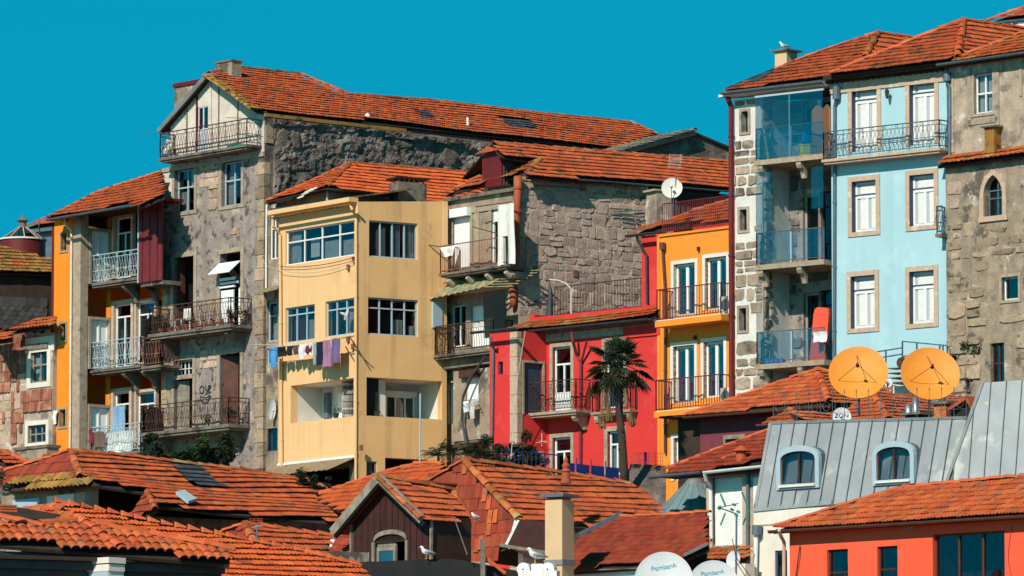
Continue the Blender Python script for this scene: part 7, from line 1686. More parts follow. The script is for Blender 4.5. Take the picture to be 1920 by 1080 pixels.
def hang(x0, y0, x1, y1, pr=1.0):
    u0, u1, z0, z1 = fT2.rect(x0, y0, x1, y1); z = z0
    while z < z1 - .1:
        u = u0
        while u < u1 - .05:
            if NR.rand() < pr and not any(q[0] < u + .16 and q[1] > u and q[2] < z + .4 and q[3] > z for q in hb2):
                mt = Matrix((fT2.d, Vector((0, 0, 1)), fT2.n)).transposed() @ Matrix.Rotation(NR.randn() * .02, 3, 'Z'); mt = mt.to_4x4(); mt.translation = fT2.pt(u, .02 + NR.rand() * .01, z + NR.randn() * .01); place('hung_tile', hme, mt, TB)
            u += .165
        z += .37
hang(-5, 650, 22, 735, .85); hang(22, 632, 47, 700, .95); hang(22, 700, 44, 830, .5); hang(40, 735, 98, 790, 1.0); hang(-5, 735, 12, 830, .2); hang(22, 760, 44, 830, .6)
u0, u1, z0, z1 = fT2.rect(-5, 700, 47, 850); stones(TB, fT2, u0, u1, z0, z1, m_granite_pale, .42, .5, .05, .015, holes=hb2, jit=.3)
e = fT2.at(101, 604, .35); pl = Pl(e, e - fT2.d, e - fT2.n * 2 + Vector((0, 0, 1.0))); tiled(TB, pl, [pl.hit(20, 620), pl.hit(101, 608), pl.hit(101, 592), pl.hit(60, 603)], m_tile_old, indiv=60, kind='barrel', w_=.2, l_=.33, roll=.06)
tiled(TB, pl, [pl.hit(-20, 640), pl.hit(22, 634), pl.hit(22, 622), pl.hit(-20, 624)], m_tile_new, indiv=30)
# low wall and roof at its foot
fT4 = face(90, 200, -50); T4 = thing('garden_wall', 'low grey rendered wall with coping beside the tile hung house', 'wall', base(fT4.P)); u0, u1, z0, z1 = fT4.rect(28, 842, 88, 862); MB().box(fT4, u0, u1, -.5, 0, z0 - 3, z1).build('wall', m_plaster_dirty, T4); MB().box(fT4, u0 - .05, u1 + .05, -.55, .05, z1, z1 + .1).build('coping', m_granite_dk, T4)
fT5 = face(40, 180, 20); T5 = roofhouse('corner_house', 'orange roof corner with dark wall at far left edge', fT5.P); e = fT5.at(55, 872, .3); pl = Pl(e, e + fT5.d, e - fT5.n * 2 + Vector((0, 0, 1.05))); r5 = tiled(T5, pl, [pl.hit(-20, 862), pl.hit(65, 876), pl.hit(20, 846), pl.hit(-20, 838)], m_tile, indiv=60); caps(r5, pl.hit(-20, 838), pl.hit(65, 872), m_cap_red, .09)
MB().box(fT5, fT5.u(-30), fT5.u(70), -.4, 0, gz(180) - 2, e.z - .15).build('wall', m_mortar_dk, T5)
# ============================================================= laundry in front of the yellow house
m_cloths = {}
def cloth_mat(c): 
    if c not in m_cloths: m_cloths[c] = M('cloth_dye', c, tuple(x * .8 for x in c), 6, .95, .012, 10)
    return m_cloths[c]
def hung(name, label, cat, fa, x0, x1, ytop, ybot, off, col, group=None, taper=0.0, slit=0.0, wv=.035, mat=None, ytop2=None, legs=False):
    """a garment hanging from a line: folded sheet with real thickness, slit for legs or tapering"""
    ym = (ytop + ybot) / 2; u0, u1 = fa.u(x0, ym, off), fa.u(x1, ym, off); z1, z0 = fa.z((x0 + x1) / 2, ytop, off), fa.z((x0 + x1) / 2, ybot, off)
    n, k = 12, 8; m = MB(); ph = NR.rand() * 6
    def pt(i, j):
        f = i / n; g = j / k; cu = (u0 + u1) / 2; hw = (u1 - u0) / 2 * (1 - taper * g); x = cu + hw * (2 * f - 1)
        if legs and g > .35: x = cu + hw * (2 * f - 1) + (slit * (g - .35) * (1 if f > .5 else -1))
        w_ = off + wv * math.sin(f * 9 + ph) * (.3 + g) + .02 * math.sin(g * 5 + ph)
        return fa.pt(x, w_, z1 - (z1 - z0) * g - .02 * math.sin(f * 7 + ph) * g)
    for s in (0, .012):
        b = len(m.v)
        for j in range(k + 1):
            for i in range(n + 1): m.v.append(tuple(pt(i, j) + fa.n * s))
        for j in range(k):
            for i in range(n):
                if legs and i == n // 2 and j > 3: continue
                q = b + j * (n + 1) + i; m.f.append((q, q + 1, q + n + 2, q + n + 1) if s else (q, q + n + 1, q + n + 2, q + 1))
    o = m.build(name, mat or cloth_mat(col), None, True); tag(o, label, cat, group); return o
GL = 'laundry on the line of the yellow house'
la, lb = fY.at(500, 652, .55), fY.at(655, 630, .55)
ln = MB(); n = 20; ln.tube([la.lerp(lb, i / n) - Vector((0, 0, .06 * math.sin(math.pi * i / n))) for i in range(n + 1)], .014, 4)
la2 = fY.at(470, 646, .75); ln.tube([la2, fY.at(540, 648, .75)], .012, 4)
o = ln.build('clothesline', m_sheet_pale); tag(o, 'thin washing line stretched below the middle windows of the yellow house', 'clothesline')
rk = MB()
for x, y in ((655, 630), (662, 640), (648, 650)): rk.beam(fY.at(x, y, .0), fY.at(x, y, .6), .03, .03)
rk.beam(fY.at(640, 634, .6), fY.at(664, 630, .6), .03, .03); o = rk.build('laundry_bracket', m_iron_rust); tag(o, 'rusty iron bracket holding the right end of the washing line', 'bracket')
for a in ((506, 521, 651, 688, (.07, .28, .60), 'bright blue trousers', 'trousers', dict(legs=False)), (522, 536, 650, 668, (.012, .012, .02), 'black shirt next to the blue trousers', 'shirt', {}),
          (537, 550, 649, 666, (.014, .016, .022), 'black top between shirt and grey top', 'shirt', {}), (550, 561, 647, 664, (.07, .065, .08), 'charcoal top beside the white shirt', 'shirt', {}),
          (561, 572, 645, 672, (.72, .72, .74), 'white shirt', 'shirt', dict(taper=-.1)), (570, 587, 644, 665, (.66, .64, .66), 'white and wine striped jersey', 'jersey', dict(taper=.1)),
          (587, 595, 644, 683, (.26, .30, .33), 'narrow grey trousers', 'trousers', {}), (595, 606, 641, 684, (.012, .014, .035), 'dark navy trousers', 'trousers', {}),
          (607, 620, 638, 687, (.34, .17, .26), 'long mauve pink trousers', 'trousers', dict(legs=False)), (621, 637, 634, 680, (.16, .11, .23), 'purple trousers at the right end', 'trousers', dict(taper=-.1))):
    x0, x1, yt, yb, c, lab, cat, kw = a
    o = hung('garment', lab + ' pegged on the washing line of the yellow house', cat, fY, x0, x1, yt, yb, .56, c, GL, **kw)
o = hung('garment', 'wine red vest hanging over the white jersey on the washing line', 'vest', fY, 572, 584, 648, 662, .60, (.16, .01, .035), GL)
# cloths at the stone house
hung('awning_cloth', 'long greyish white cloth hanging beside the terracotta pipe', 'cloth', fD, 936, 964, 383, 496, .80, None, mat=m_whitecloth, wv=.06, taper=-.1)
hung('draped_sheet', 'white sheet thrown over the rusty railing at its left end', 'sheet', fD, 826, 856, 462, 480, .92, None, mat=m_whitecloth, taper=.5)
hung('garment', 'small white socks on the rack under the shuttered window', 'socks', f7, 869, 880, 752, 772, .25, (.7, .7, .7), 'washing on the small rack'); hung('garment', 'white shirt with dark trim on the rack under the shuttered window', 'shirt', f7, 880, 892, 754, 784, .28, (.55, .5, .5), 'washing on the small rack')
o = MB(); 
for k in range(5): o.beam(f7.at(866, 752 + k * 2, .02 + k * .08), f7.at(896, 748 + k * 2, .02 + k * .08), .012, .012)
for x in (867, 895): o.beam(f7.at(x, 752, 0), f7.at(x, 758, .4), .02, .02)
tag(o.build('drying_rack', m_iron), 'small wall drying rack under the white shuttered window', 'drying rack')
# orange house lowest balcony: rug, towels, bag
hung('rug', 'brown patterned rug over the lowest pale blue railing', 'rug', fA2, 178, 195, 810, 838, .9, (.16, .10, .08)); hung('sheet', 'crumpled white sheet behind the lowest pale blue railing', 'sheet', fA2, 198, 250, 808, 852, .72, None, mat=m_whitecloth, wv=.06)
hung('blue_door_curtain', 'pale blue cloth door curtain on the lowest balcony of the orange house', 'curtain', fA2, 212, 233, 762, 808, .02, (.22, .38, .58)); hung('red_bag', 'small dark red bag hooked on the lowest pale blue railing', 'bag', fA2, 164, 173, 806, 830, .93, (.22, .02, .03))
t = hung('satellite_cloth', 'white rag hanging out of the lowest small window of the orange strip', 'rag', fA1, 97, 108, 770, 795, .12, None, mat=m_whitecloth, taper=.3)
# pots along the grey house balconies
GP = 'pots of flowers on the grey house balcony'; k_ = 0
potlabs = ['leftmost clay pot of the balcony row, dry stems', 'second clay pot from the left, low greenery', 'clay pot with sparse leaves under the dark doorway', 'clay pot below the right jamb of the dark doorway', 'bright clay pot at the middle of the balcony', 'clay pot just right of the balcony middle', 'clay pot left of the white shutter', 'clay pot under the white shutter', 'rightmost clay pot at the corner of the balcony']
def pot(label, p, r=.09, h=.17, plant=.14, mat=m_pot, group=GP, lm=m_leaf, dens=26):
    t = thing('flower_pot', label, 'flower pot', p, group); MB().lathe(p, [(.001, 0), (r * .7, 0), (r, h), (r * 1.12, h), (r * 1.12, h + .02), (r * .8, h + .02), (r * .8, h - .02), (.001, h - .02)], 12).build('pot', mat, t)
    m = MB(); blob_leaves(m, p + Vector((0, 0, h + plant * .6)), plant, dens, .045); m.build('foliage', lm, t)
for i in range(9):
    u = ua2 + .55 + (ub2 - ua2 - .8) * i / 8; pot(potlabs[i] + ' on the middle balcony', fB.pt(u, .78, zt2 + .002), .075 + .03 * NR.rand(), .14 + .05 * NR.rand(), .09 + .05 * NR.rand())
shrub('balcony_plant', 'bushy dry plant at the left end of the grey house middle balcony', 'plant', fB.pt(ua2 + .3, .55, zt2), [(0, 0, .45, .28, 1.3), (.1, -.1, .25, .2, 1)], m_leaf_dk, .05)
shrub('balcony_plant', 'dark plant in the right corner of the grey house middle balcony', 'plant', fB.pt(ub2 - .35, .5, zt2), [(0, 0, .5, .3, 1.4)], m_leaf_dk, .05)
shrub('balcony_plant', 'straggly plant at the right corner of the grey house lowest balcony', 'plant', fB.pt(ub3 - .35, .5, zt3), [(0, 0, .4, .25, 1.5)], m_leaf_dk, .05); shrub('balcony_plant', 'thin green plant at the middle of the grey house lowest balcony', 'plant', fB.pt(ub3 - 1.6, .6, zt3), [(0, 0, .35, .18, 1.6)], m_leaf, .04)
o = MB().box(fB, ub - .55, ub - .1, .3, .55, zt + .02, zt + .16) ; 
u = fB.u(440, 275, .5); tag(MB().box(fB, u - .32, u + .3, .35, .6, fB.z(440, 278, .5), fB.z(440, 270, .5)).build('window_box', m_teal_pl), 'green plastic trough on the attic balcony floor of the grey house', 'planter')
m = MB(); c = fB.at(312, 285, .4); 
for dx, dz, r in ((0, 0, .16), (.2, .12, .14), (-.12, .15, .12), (.1, .35, .10)): m.lathe(c + fB.d * dx + Vector((0, 0, dz)), [(.01, -r), (r * .8, -r * .5), (r, 0), (r * .7, r * .6), (.01, r)], 8)
tag(m.build('bundle', m_whitecloth), 'pale bundle of stored things at the left end of the attic balcony', 'bundle')
# table and chairs on the middle balconies
def chair(label, fa, u, w_, z, mat, s=1.0, group=None):
    t = thing('chair', label, 'chair', fa.pt(u, w_, z), group); m = MB(); m.box(fa, u - .2 * s, u + .2 * s, w_ - .2, w_ + .2, z + .42, z + .45); m.build('seat', mat, t)
    m = MB(); m.box(fa, u - .2 * s, u + .2 * s, w_ - .22, w_ - .19, z + .45, z + .85); m.build('backrest', mat, t)
    for a in (-.18, .18):
        for b in (-.18, .18): MB().box(fa, u + a - .015, u + a + .015, w_ + b - .015, w_ + b + .015, z, z + .42).build('leg', mat, t)
chair('white chair on the middle balcony of the tall grey house', fB, ua2 + 1.35, .45, zt2, m_white)
zz = fA2.z(215, 528, .85) + .17; chair('dark metal chair on the top balcony of the orange house', fA2, fA2.u(246, 500, .4), .4, zz, m_iron); 
# shrubs at the foot of the grey house
for i, (x, y, bl, lab) in enumerate(((300, 862, [(0, 0, .3, .5, .6), (.6, 0, .25, .4, .6)], 'low dark ivy left of the bushes under the grey house'), (345, 868, [(0, 0, .2, .36, .8), (.35, 0, .1, .3, .9)], 'rounded green bush below the lowest grey balcony'),
                       (375, 862, [(0, 0, .3, .34, 1.2), (.15, 0, .75, .22, 1.5)], 'tall climbing bush at the middle below the grey house'), (415, 862, [(0, 0, .4, .4, 1.2), (.2, 0, .8, .25, 1.2)], 'leafy bush beside the pale quoins of the grey house'))):
    c = W(x, y + 6, 196); shrub('bush', lab, 'bush', c, bl, m_leaf if i else m_leaf_dk, .06, 'bushes under the grey house', 1300)
shrub('weed', 'dark weeds growing on the ridge under the brown awning', 'weeds', W(562, 900, 172), [(0, 0, .15, .28, 1), (.4, 0, .05, .22, .8), (.8, 0, -.1, .2, .8)], m_leaf_dk, .05)
shrub('moss_plant', 'dark green creeper at the far left edge of the mossy eaves', 'creeper', W(5, 905, 164), [(0, 0, 0, .3, .8)], m_leaf_dk, .05)
for x, y, lab in ((1808, 645, 'tuft of weeds high on the stone wall left of the dark window'), (1830, 655, 'dry tuft of weeds beside the dark slit window'), (1815, 715, 'dark weed clump low on the stone wall corner'), (1790, 668, 'small weed tuft at the stone wall edge')):
    shrub('wall_weed', lab, 'weeds', fIl.at(x, y, .08), [(0, 0, 0, .16, .8)], m_leaf_dk, .045, 'weeds rooted in the stone wall')
# ferns and small palms on the terrace in front of the stone and red houses
def frond(m, p, dirv, ln, droop, wd=.05, k=9, leafl=.16):
    pts = []; d = dirv.normalized()
    for i in range(k + 1): f = i / k; pts.append(p + d * ln * f + Vector((0, 0, -droop * ln * f * f)))
    sd = d.cross(Vector((0, 0, 1))).normalized()
    m.tube(pts, .006, 3, False)
    for i in range(1, k + 1):
        L_ = leafl * (1 - .5 * abs(i / k - .4)); t = (pts[i] - pts[i - 1]).normalized()
        for s in (-1, 1):
            a = pts[i]; tip = a + (sd * s * .8 + t * .6 - Vector((0, 0, .35))).normalized() * L_; m.poly([a - t * .018, tip, a + t * .018])
def feather_plant(name, label, cat, c, n, ln, group, mat=m_palm):
    t = thing(name, label, cat, c, group)
    for i in range(n):
        a = 2 * math.pi * i / n + NR.rand() * .5; e = R(NR.uniform(15, 75)); m = MB(); frond(m, c, Vector((math.cos(a) * math.cos(e), math.sin(a) * math.cos(e), math.sin(e))), ln * NR.uniform(.7, 1.1), NR.uniform(.3, .8), leafl=ln * .28); m.build('frond', mat, t)
    MB().tube([c - Vector((0, 0, .4)), c], .04, 6).build('stem', m_bark, t)
for x, y, n, l_, lab in ((822, 856, 15, .85, 'leftmost feathery palm in front of the yellow block corner'), (850, 853, 16, .9, 'second feathery palm left of the hanging hose'), (880, 852, 14, .8, 'feathery palm under the concrete box'), (905, 853, 14, .85, 'feathery palm at the left corner of the red house')): feather_plant('garden_palm', lab, 'palm plant', W(x, y, 176), n, l_, 'feathery palms behind the hip ridge')
for x, y, lab in ((925, 858, 'dark leafy bush left of the granite quoin of the red house'), (950, 858, 'dark leafy bush at the foot of the granite quoin'), (985, 862, 'dark leafy bush below the arched ground door')): shrub('bush', lab, 'bush', W(x, y, 178), [(0, 0, .1, .42, .9), (.25, 0, .05, .3, .8)], m_leaf_dk, .06, 'bushes on the red house terrace', 1100)
# ============================================================= fan palm in front of the red house
pb = W(1172, 925, 170); PT = thing('fan_palm', 'tall fan palm with slim leaning trunk in front of the red house', 'palm tree', pb)
tp = [W(1172, 925, 170), W(1170, 880, 170), W(1166, 820, 170), W(1161, 770, 170), W(1160, 725, 170), W(1158, 690, 170)]
m = MB(); m.tube(tp, [.13, .12, .115, .11, .12, .10], 12); m.build('trunk', m_bark, PT, True)
for i in range(26):
    f = NR.rand(); p = tp[int(f * 4)].lerp(tp[int(f * 4) + 1], NR.rand()); a = NR.rand() * 6.28; MB().tube([p + Vector((math.cos(a) * .09, math.sin(a) * .09, 0)), p + Vector((math.cos(a) * .17, math.sin(a) * .17, .10))], [.03, .008], 4).build('leaf_stub', m_bark, PT)
cr = tp[-1] + Vector((0, 0, .05))
def fan(mat, p, dirv, stem, rad, droop, nseg=17):
    d = dirv.normalized(); m = MB(); e = p + d * stem - Vector((0, 0, droop * stem * .5)); m.tube([p, p.lerp(e, .5) + Vector((0, 0, .04)), e], [.018, .013, .01], 4)
    sd = d.cross(Vector((0, 0, 1))).normalized(); up = sd.cross(d).normalized(); ax = (d * .9 - Vector((0, 0, droop * .6))).normalized(); 
    for i in range(nseg):
        a = R(-115 + 230 * i / (nseg - 1)); v = (ax * math.cos(a) + sd * math.sin(a)).normalized(); L_ = rad * (1 - .28 * abs(a) / 2.0) * NR.uniform(.92, 1.05); fold = up * (.03 if i % 2 else -.01)
        w1 = v.cross(up).normalized() * rad * .05; mid = e + v * L_ * .55 + fold - Vector((0, 0, .02)); tip = e + v * L_ - Vector((0, 0, (.14 + droop * .3) * L_))
        m.poly([e, mid - w1, tip]); m.poly([e, tip, mid + w1])
    return m.build('frond', mat, PT)
for i in range(34):
    a = 2 * math.pi * i * .381966 + NR.randn() * .25; el = R(82 - 118 * (i / 34) ** .9 + NR.randn() * 9); dv = Vector((math.cos(a) * math.cos(el), math.sin(a) * math.cos(el), math.sin(el)))
    dry = el < R(-28); fan(m_palm if not dry else (m_palm_dry if i % 2 else m_palm), cr + Vector((0, 0, .08 * (1 - i / 46))), dv, .45 + .25 * NR.rand() if not dry else .40, .46 + .14 * NR.rand() if not dry else .42, .15 + .5 * (i / 34))
for s, x, y in ((-1, 1128, 775), (1, 1182, 770), (-1, 1140, 760)):
    p = W(x, y, 170); m = MB()
    for k in range(14): a = NR.rand() * 6.28; q = p + Vector((math.cos(a) * .1, math.sin(a) * .1, -.35 - .15 * NR.rand())); m.poly([p + Vector((0, 0, .2)), q, q + Vector((.04, 0, .02))])
    m.tube([cr, cr.lerp(p, .6) + Vector((0, 0, .15)), p + Vector((0, 0, .2))], .012, 4); m.build('dry_flower_cluster', m_palm_dry, PT)
# ============================================================= blue terrace fence, pots and poles
fBl = face(1000, 177, 24)
ft = thing('blue_fence', 'blue metal terrace fence with panels behind the hip ridge', 'fence', fBl.at(1000, 885)); a_ = fBl.at(945, 872); b_ = fBl.at(1180, 890); a2 = fBl.pt(fBl.u(940), 0, a_.z - .15); b2 = fBl.pt(fBl.u(1190), 0, a_.z - .42)
rail(ft, [a2, a2.lerp(b2, .45)], .62, 'bars', m_bluerail, gap=.14); 
for k in range(5): x0, x1 = .45 + .11 * k, .45 + .11 * (k + 1) - .012; MB().slab([a2.lerp(b2, x0), a2.lerp(b2, x1), a2.lerp(b2, x1) + Vector((0, 0, .42)), a2.lerp(b2, x0) + Vector((0, 0, .42))], .03).build('panel', m_bluerail, ft); MB().beam(a2.lerp(b2, x0), a2.lerp(b2, x0) + Vector((0, 0, .6)), .035, .035).build('post', m_bluerail, ft)
c = W(1061, 895, 150); m = MB(); m.lathe(c, [(.14, -.15), (.10, .12), (.13, .16), (.08, .22), (.11, .30), (.05, .38), (.07, .43), (.015, .55)], 12); tag(m.build('clay_finial', m_pot), 'turned clay finial standing on the tiled hip ridge end', 'finial')
for (x0, y0, x1, y1, Y_, r_, mt, lab) in ((787, 915, 788, 738, 172, .025, m_greyblue, 'tall thin grey pole in front of the yellow block'), (1210, 895, 1210, 848, 172, .04, M('violet_paint', (.10, .05, .22)), 'short violet post at the wire fence before the red house'), (958, 860, 971, 700, 176, .012, m_sheet_pale, 'slender slanting cane before the red house quoin')):
    m = MB(); m.tube([W(x0, y0, Y_), W(x1, y1, Y_)], r_, 6); tag(m.build('pole', mt), lab, 'pole')
wf = thing('wire_fence', 'thin rusty wire fence between the palm and the ochre house', 'fence', W(1220, 890, 171)); m = MB(); fw_ = face(1220, 171.5, -40)
for k in range(14): x = 1183 + k * 4.6; m.beam(fw_.at(x, 886), fw_.at(x, 848), .008, .008)
for k in range(6): y = 850 + k * 7; m.beam(fw_.at(1183, y), fw_.at(1243, y), .008, .008)
m.build('wire_mesh', m_iron_rust, wf); m = MB(); m.slab([W(1180, 880, 171.8), W(1248, 884, 171.8), W(1248, 960, 170), W(1180, 950, 170)], .2); m.build('wall', m_mortar_dk, wf)
# whirligig clothes airer, round parasol dryer shapes
m = MB(); c = fF.at(1016, 828, .35); 
for k in range(5): a = 2 * math.pi * k / 5; m.tube([c, c + fF.d * .22 * math.cos(a) + fF.n * .2 * math.sin(a) + Vector((0, 0, .05 * math.sin(a * 2)))], .008, 4)
m.tube([c - Vector((0, 0, .15)), c + Vector((0, 0, .28))], .01, 4); tag(m.build('hanging_airer', m_whitewall), 'small white hanging airer below the red house balcony', 'airer')
# ============================================================= dishes
toward = Vector((-.12, -1, .30))
d1 = dish(W(1610, 704, 155), Vector((-.10, -.93, .42)), .78, m_dish_or, 'satellite_dish', 'big orange dish on the left, before the blue wall', 'orange satellite dishes on the roof', spokes=True, depth=.22, mast=1.0, sx=1.0)
d2 = dish(W(1743, 706, 155), Vector((.05, -.93, .40)), .78, m_dish_or, 'satellite_dish', 'big orange dish on the right, behind the shiny flue', 'orange satellite dishes on the roof', spokes=True, depth=.22, mast=1.0)
d3_ = dish(W(1260, 353, 190), Vector((-.1, -1, .18)), .34, m_dish_rust, 'satellite_dish', 'white dish with rust streak on the stone house roof', depth=.12, mast=.9)
dish(W(1578, 782, 157), Vector((-.1, -1, .12)), .255, m_dish_wh, 'satellite_dish', 'small white dish lettered ZON above the zinc mansard', depth=.1, text='ZON', tsize=.17, toff=(0, -.02), mast=.4)
dish(W(1245, 1090, 116), Vector((-.08, -1, .16)), .575, m_dish_wh, 'satellite_dish', 'larger white dish with blue lettering at the bottom edge', 'white lettered dishes at the bottom', depth=.14, text='PombarA', tsize=.135, tmat=m_ink_blue, toff=(.0, .24), trot=9, arm=False)
dish(W(1338, 1098, 118), Vector((-.02, -1, .16)), .50, m_dish_wh, 'satellite_dish', 'smaller white dish with blue lettering, right of the larger one', 'white lettered dishes at the bottom', depth=.14, text='PombarA', tsize=.125, tmat=m_ink_blue, toff=(-.02, .22), trot=7, arm=False)
dish(W(1376, 1049, 133), Vector((-.75, -.8, .15)), .20, m_dish_wh, 'satellite_dish', 'little white dish clamped to the antenna mast', depth=.12, arm=False, text=None)
dish(fC.at(508, 768, .25), Vector((-.75, .35, .45)) * -1 + Vector((-.2, -.9, .3)), .36, m_dish_wh, 'satellite_dish', 'tilted white dish left of the yellow house downpipe', depth=.12, sx=.45)
dish(W(1667, 718, 160), Vector((-.7, -.7, .2)), .13, m_dish_wh, 'satellite_dish', 'tiny white dish on the ridge between the orange dishes', depth=.1)
dish(fY.at(650, 590, .22), Vector((-.95, -.25, .3)), .2, m_dish_wh, 'satellite_dish', 'thin white dish seen edgewise at the right middle window of the yellow house', depth=.1, sx=1)
# dark loudspeaker like horn and steel stair behind the dishes
c = W(1690, 680, 166); m = MB(); m.lathe(c, [(.16, 0), (.17, .1), (.15, .4), (.13, .45), (.01, .45)], 16, ax=Vector((.5, .8, .0))); m.lathe(c, [(.001, .02), (.16, .0)], 16, ax=Vector((.5, .8, 0))); m.tube([c + Vector((.1, .15, -.12)), c + Vector((.1, .15, -1.1))], .025, 6); tag(m.build('duct_outlet', m_iron), 'round dark duct outlet behind the two orange dishes', 'duct')
fs = face(1700, 168, -40); sr = thing('steel_landing', 'dark steel stair landing with railings before the blue wall', 'stair landing', fs.at(1700, 760))
m = MB()
for (x0, y0, x1, y1) in ((1630, 662, 1692, 652), (1630, 674, 1692, 664), (1692, 640, 1776, 648), (1692, 668, 1776, 662), (1692, 640, 1692, 700), (1719, 643, 1719, 700), (1762, 646, 1762, 680), (1768, 648, 1768, 680), (1661, 658, 1661, 700), (1632, 662, 1632, 690), (1776, 648, 1776, 680)): m.beam(fs.at(x0, y0), fs.at(x1, y1), .035, .035)
m.build('railing', m_iron_dk, sr)
m = MB(); 
for k in range(4): m.box(fs, fs.u(1660), fs.u(1700), -.5 - .1 * k, .1, fs.z(1680, 690 + 9 * k), fs.z(1680, 688 + 9 * k))
m.build('stair_tread', m_greyblue, sr); MB().box(fs, fs.u(1650), fs.u(1700), -1.2, -.6, gz(168), fs.z(1680, 720)).build('base_wall', m_whitewall, sr)
# ============================================================= aerials
def yagi(label, p, d, ln, n, el_len, mast, mat=m_sheet_pale, up=0.0, name='television_aerial', vertical=False):
    t = thing(name, label, 'aerial', p - Vector((0, 0, mast))); d = d.normalized(); sd = d.cross(Vector((0, 0, 1))).normalized(); m = MB(); m.tube([p - d * ln / 2, p + d * ln / 2], .012, 5); m.build('boom', mat, t)
    m = MB()
    for i in range(n): c = p - d * ln / 2 + d * ln * (i / (n - 1)); m.tube([c - sd * el_len / 2 * (1 - .3 * i / n), c + sd * el_len / 2 * (1 - .3 * i / n)], .007, 4)
    m.build('element', mat, t); MB().tube([p - Vector((0, 0, mast)), p + Vector((0, 0, .1))], .02, 6).build('mast', m_gutter, t)
    return t
t = yagi('ladder shaped aerial on thin mast above the rust stained dish', W(1267, 300, 190), Vector((.3, -.9, .05)), .5, 5, .4, 2.3); m = MB()
for k in range(6): m.tube([W(1254, 290 + k * 4.6, 190), W(1279, 291 + k * 4.6, 190)], .007, 4)
for x in (1256, 1277): m.tube([W(x, 289, 190), W(x - 2, 315, 190)], .007, 4)
m.build('reflector_grid', m_sheet_pale, t)
t = yagi('tilted grid aerial on the near ridge at centre left', W(482, 988, 133), Vector((.3, -.9, .05)), .3, 3, .2, .3); m = MB()
for k in range(5): m.tube([W(468 + k * .6, 973 + k * 3.6, 133), W(491 + k * .7, 973 + k * 3.6, 133)], .006, 4)
for x in (468, 476, 484, 491): m.tube([W(x, 972, 133), W(x + 3, 989, 133)], .006, 4)
m.build('reflector_grid', m_tile_new, t)
# big UHF aerial with green end pieces
ub_ = thing('television_aerial', 'large aerial with dark green corner reflector arms before the white board', 'aerial', W(1380, 1085, 131)); m = MB(); m.tube([W(1380, 1085, 131), W(1381, 965, 131)], .022, 6); m.build('mast', m_gutter, ub_)
m = MB(); 
for k in range(6): m.tube([W(1352, 923 + 5.2 * k, 131.4), W(1392, 922 + 5.2 * k, 131.1)], .004, 3, False)
for k in range(5): m.tube([W(1352 - k * .2, 985 - 5 * k, 131.4), W(1392, 984 - 5 * k, 131.1)], .004, 3, False)
m.build('reflector_wire', m_sheet_pale, ub_)
for (x0, y0, x1, y1) in ((1351, 926, 1361, 950), (1351, 985, 1360, 962), (1391, 922, 1403, 952), (1393, 984, 1404, 956)): MB().beam(W(x0, y0, 131.2), W(x1, y1, 131.2), .05, .04).build('reflector_arm', m_green_ant, ub_)
m = MB(); m.tube([W(1349, 952, 130.4), W(1382, 964, 131.2)], .014, 5); m.tube([W(1349, 952, 130.4), W(1384, 944, 131.2)], .01, 5); m.build('boom', m_iron, ub_); m = MB(); m.lathe(W(1349, 952, 130.4), [(.01, -.05), (.05, -.03), (.05, .03), (.01, .05)], 8, ax=Vector((0, 1, 0))); m.build('end_cap', m_green_ant, ub_)
for x, y in ((1376, 945), (1384, 958), (1372, 954), (1380, 964)): MB().beam(W(x - 3, y, 131), W(x + 4, y + 3, 131), .06, .05).build('dipole_box', m_green_ant, ub_)
m = MB()
for (x0, y0, x1, y1) in ((1373, 1010, 1378, 1035), (1378, 1035, 1380, 1048), (1380, 1045, 1410, 1085), (1378, 1050, 1400, 1085)): m.tube([W(x0, y0, 130.8), W(x1, y1, 130.8)], .009, 4)
m.build('cable', m_iron, ub_)
# mast with arched arm on the red terrace
t = thing('lamp_mast', 'white curved wall arm and thin mast in front of the rubble wall', 'lamp', W(1072, 590, 190)); m = MB(); m.tube([W(1071, 590, 191), W(1071, 560, 191), W(1073, 545, 191)], .03, 6); m.tube([W(1030, 524, 191.6), W(1048, 526, 191.4), W(1062, 532, 191.2), W(1074, 545, 191), W(1082, 546, 190.8)], .022, 6); m.tube([W(1069, 540, 191), W(1071, 560, 191)], .018, 5); m.build('mast', m_sheet_pale, t)
pr = thing('closed_parasol', 'closed dark grey parasol standing against the rubble wall', 'parasol', W(1030, 595, 191.5)); MB().tube([W(1030, 598, 191.5), W(1031, 575, 191.5), W(1032, 548, 191.5), W(1030, 530, 191.5)], [.13, .11, .08, .02], 9).build('canopy', m_gutter_dk, pr); MB().tube([W(1030, 605, 191.5), W(1030, 525, 191.5)], .02, 6).build('pole', m_iron, pr)
# ============================================================= things on the glazed balconies of the granite and blue house
def screen(label, fa, u0, u1, w_, z0, h):
    t = thing('folding_screen', label, 'folding screen', fa.pt(u0, w_, z0)); n = 2
    for k in range(n):
        a, b = u0 + (u1 - u0) * k / n, u0 + (u1 - u0) * (k + 1) / n; wa, wb = w_ - .12 * (k % 2), w_ - .12 * ((k + 1) % 2); pts = []
        top = [(f, h - .16 + .16 * math.sin(math.pi * f)) for f in [i / 8 for i in range(9)]]
        P = lambda f, z: fa.pt(a + .01 + (b - a - .02) * f, wa + (wb - wa) * f, z0 + z)
        m = MB(); m.slab([P(0, 0), P(1, 0)] + [P(f, z) for f, z in top[::-1]], .025); o = m.build('leaf', m_wicker, t)
        m = MB(); 
        for f in (0.0, .97): m.beam(P(f + .015, 0), P(f + .015, h - .16), .04, .05)
        m.build('leaf_frame', m_wicker, o)
screen('brown wicker folding screen with wavy top on the top glazed balcony', fH, uH2 - .78, uH2 - .08, -.05, L1 + .16, 1.62)
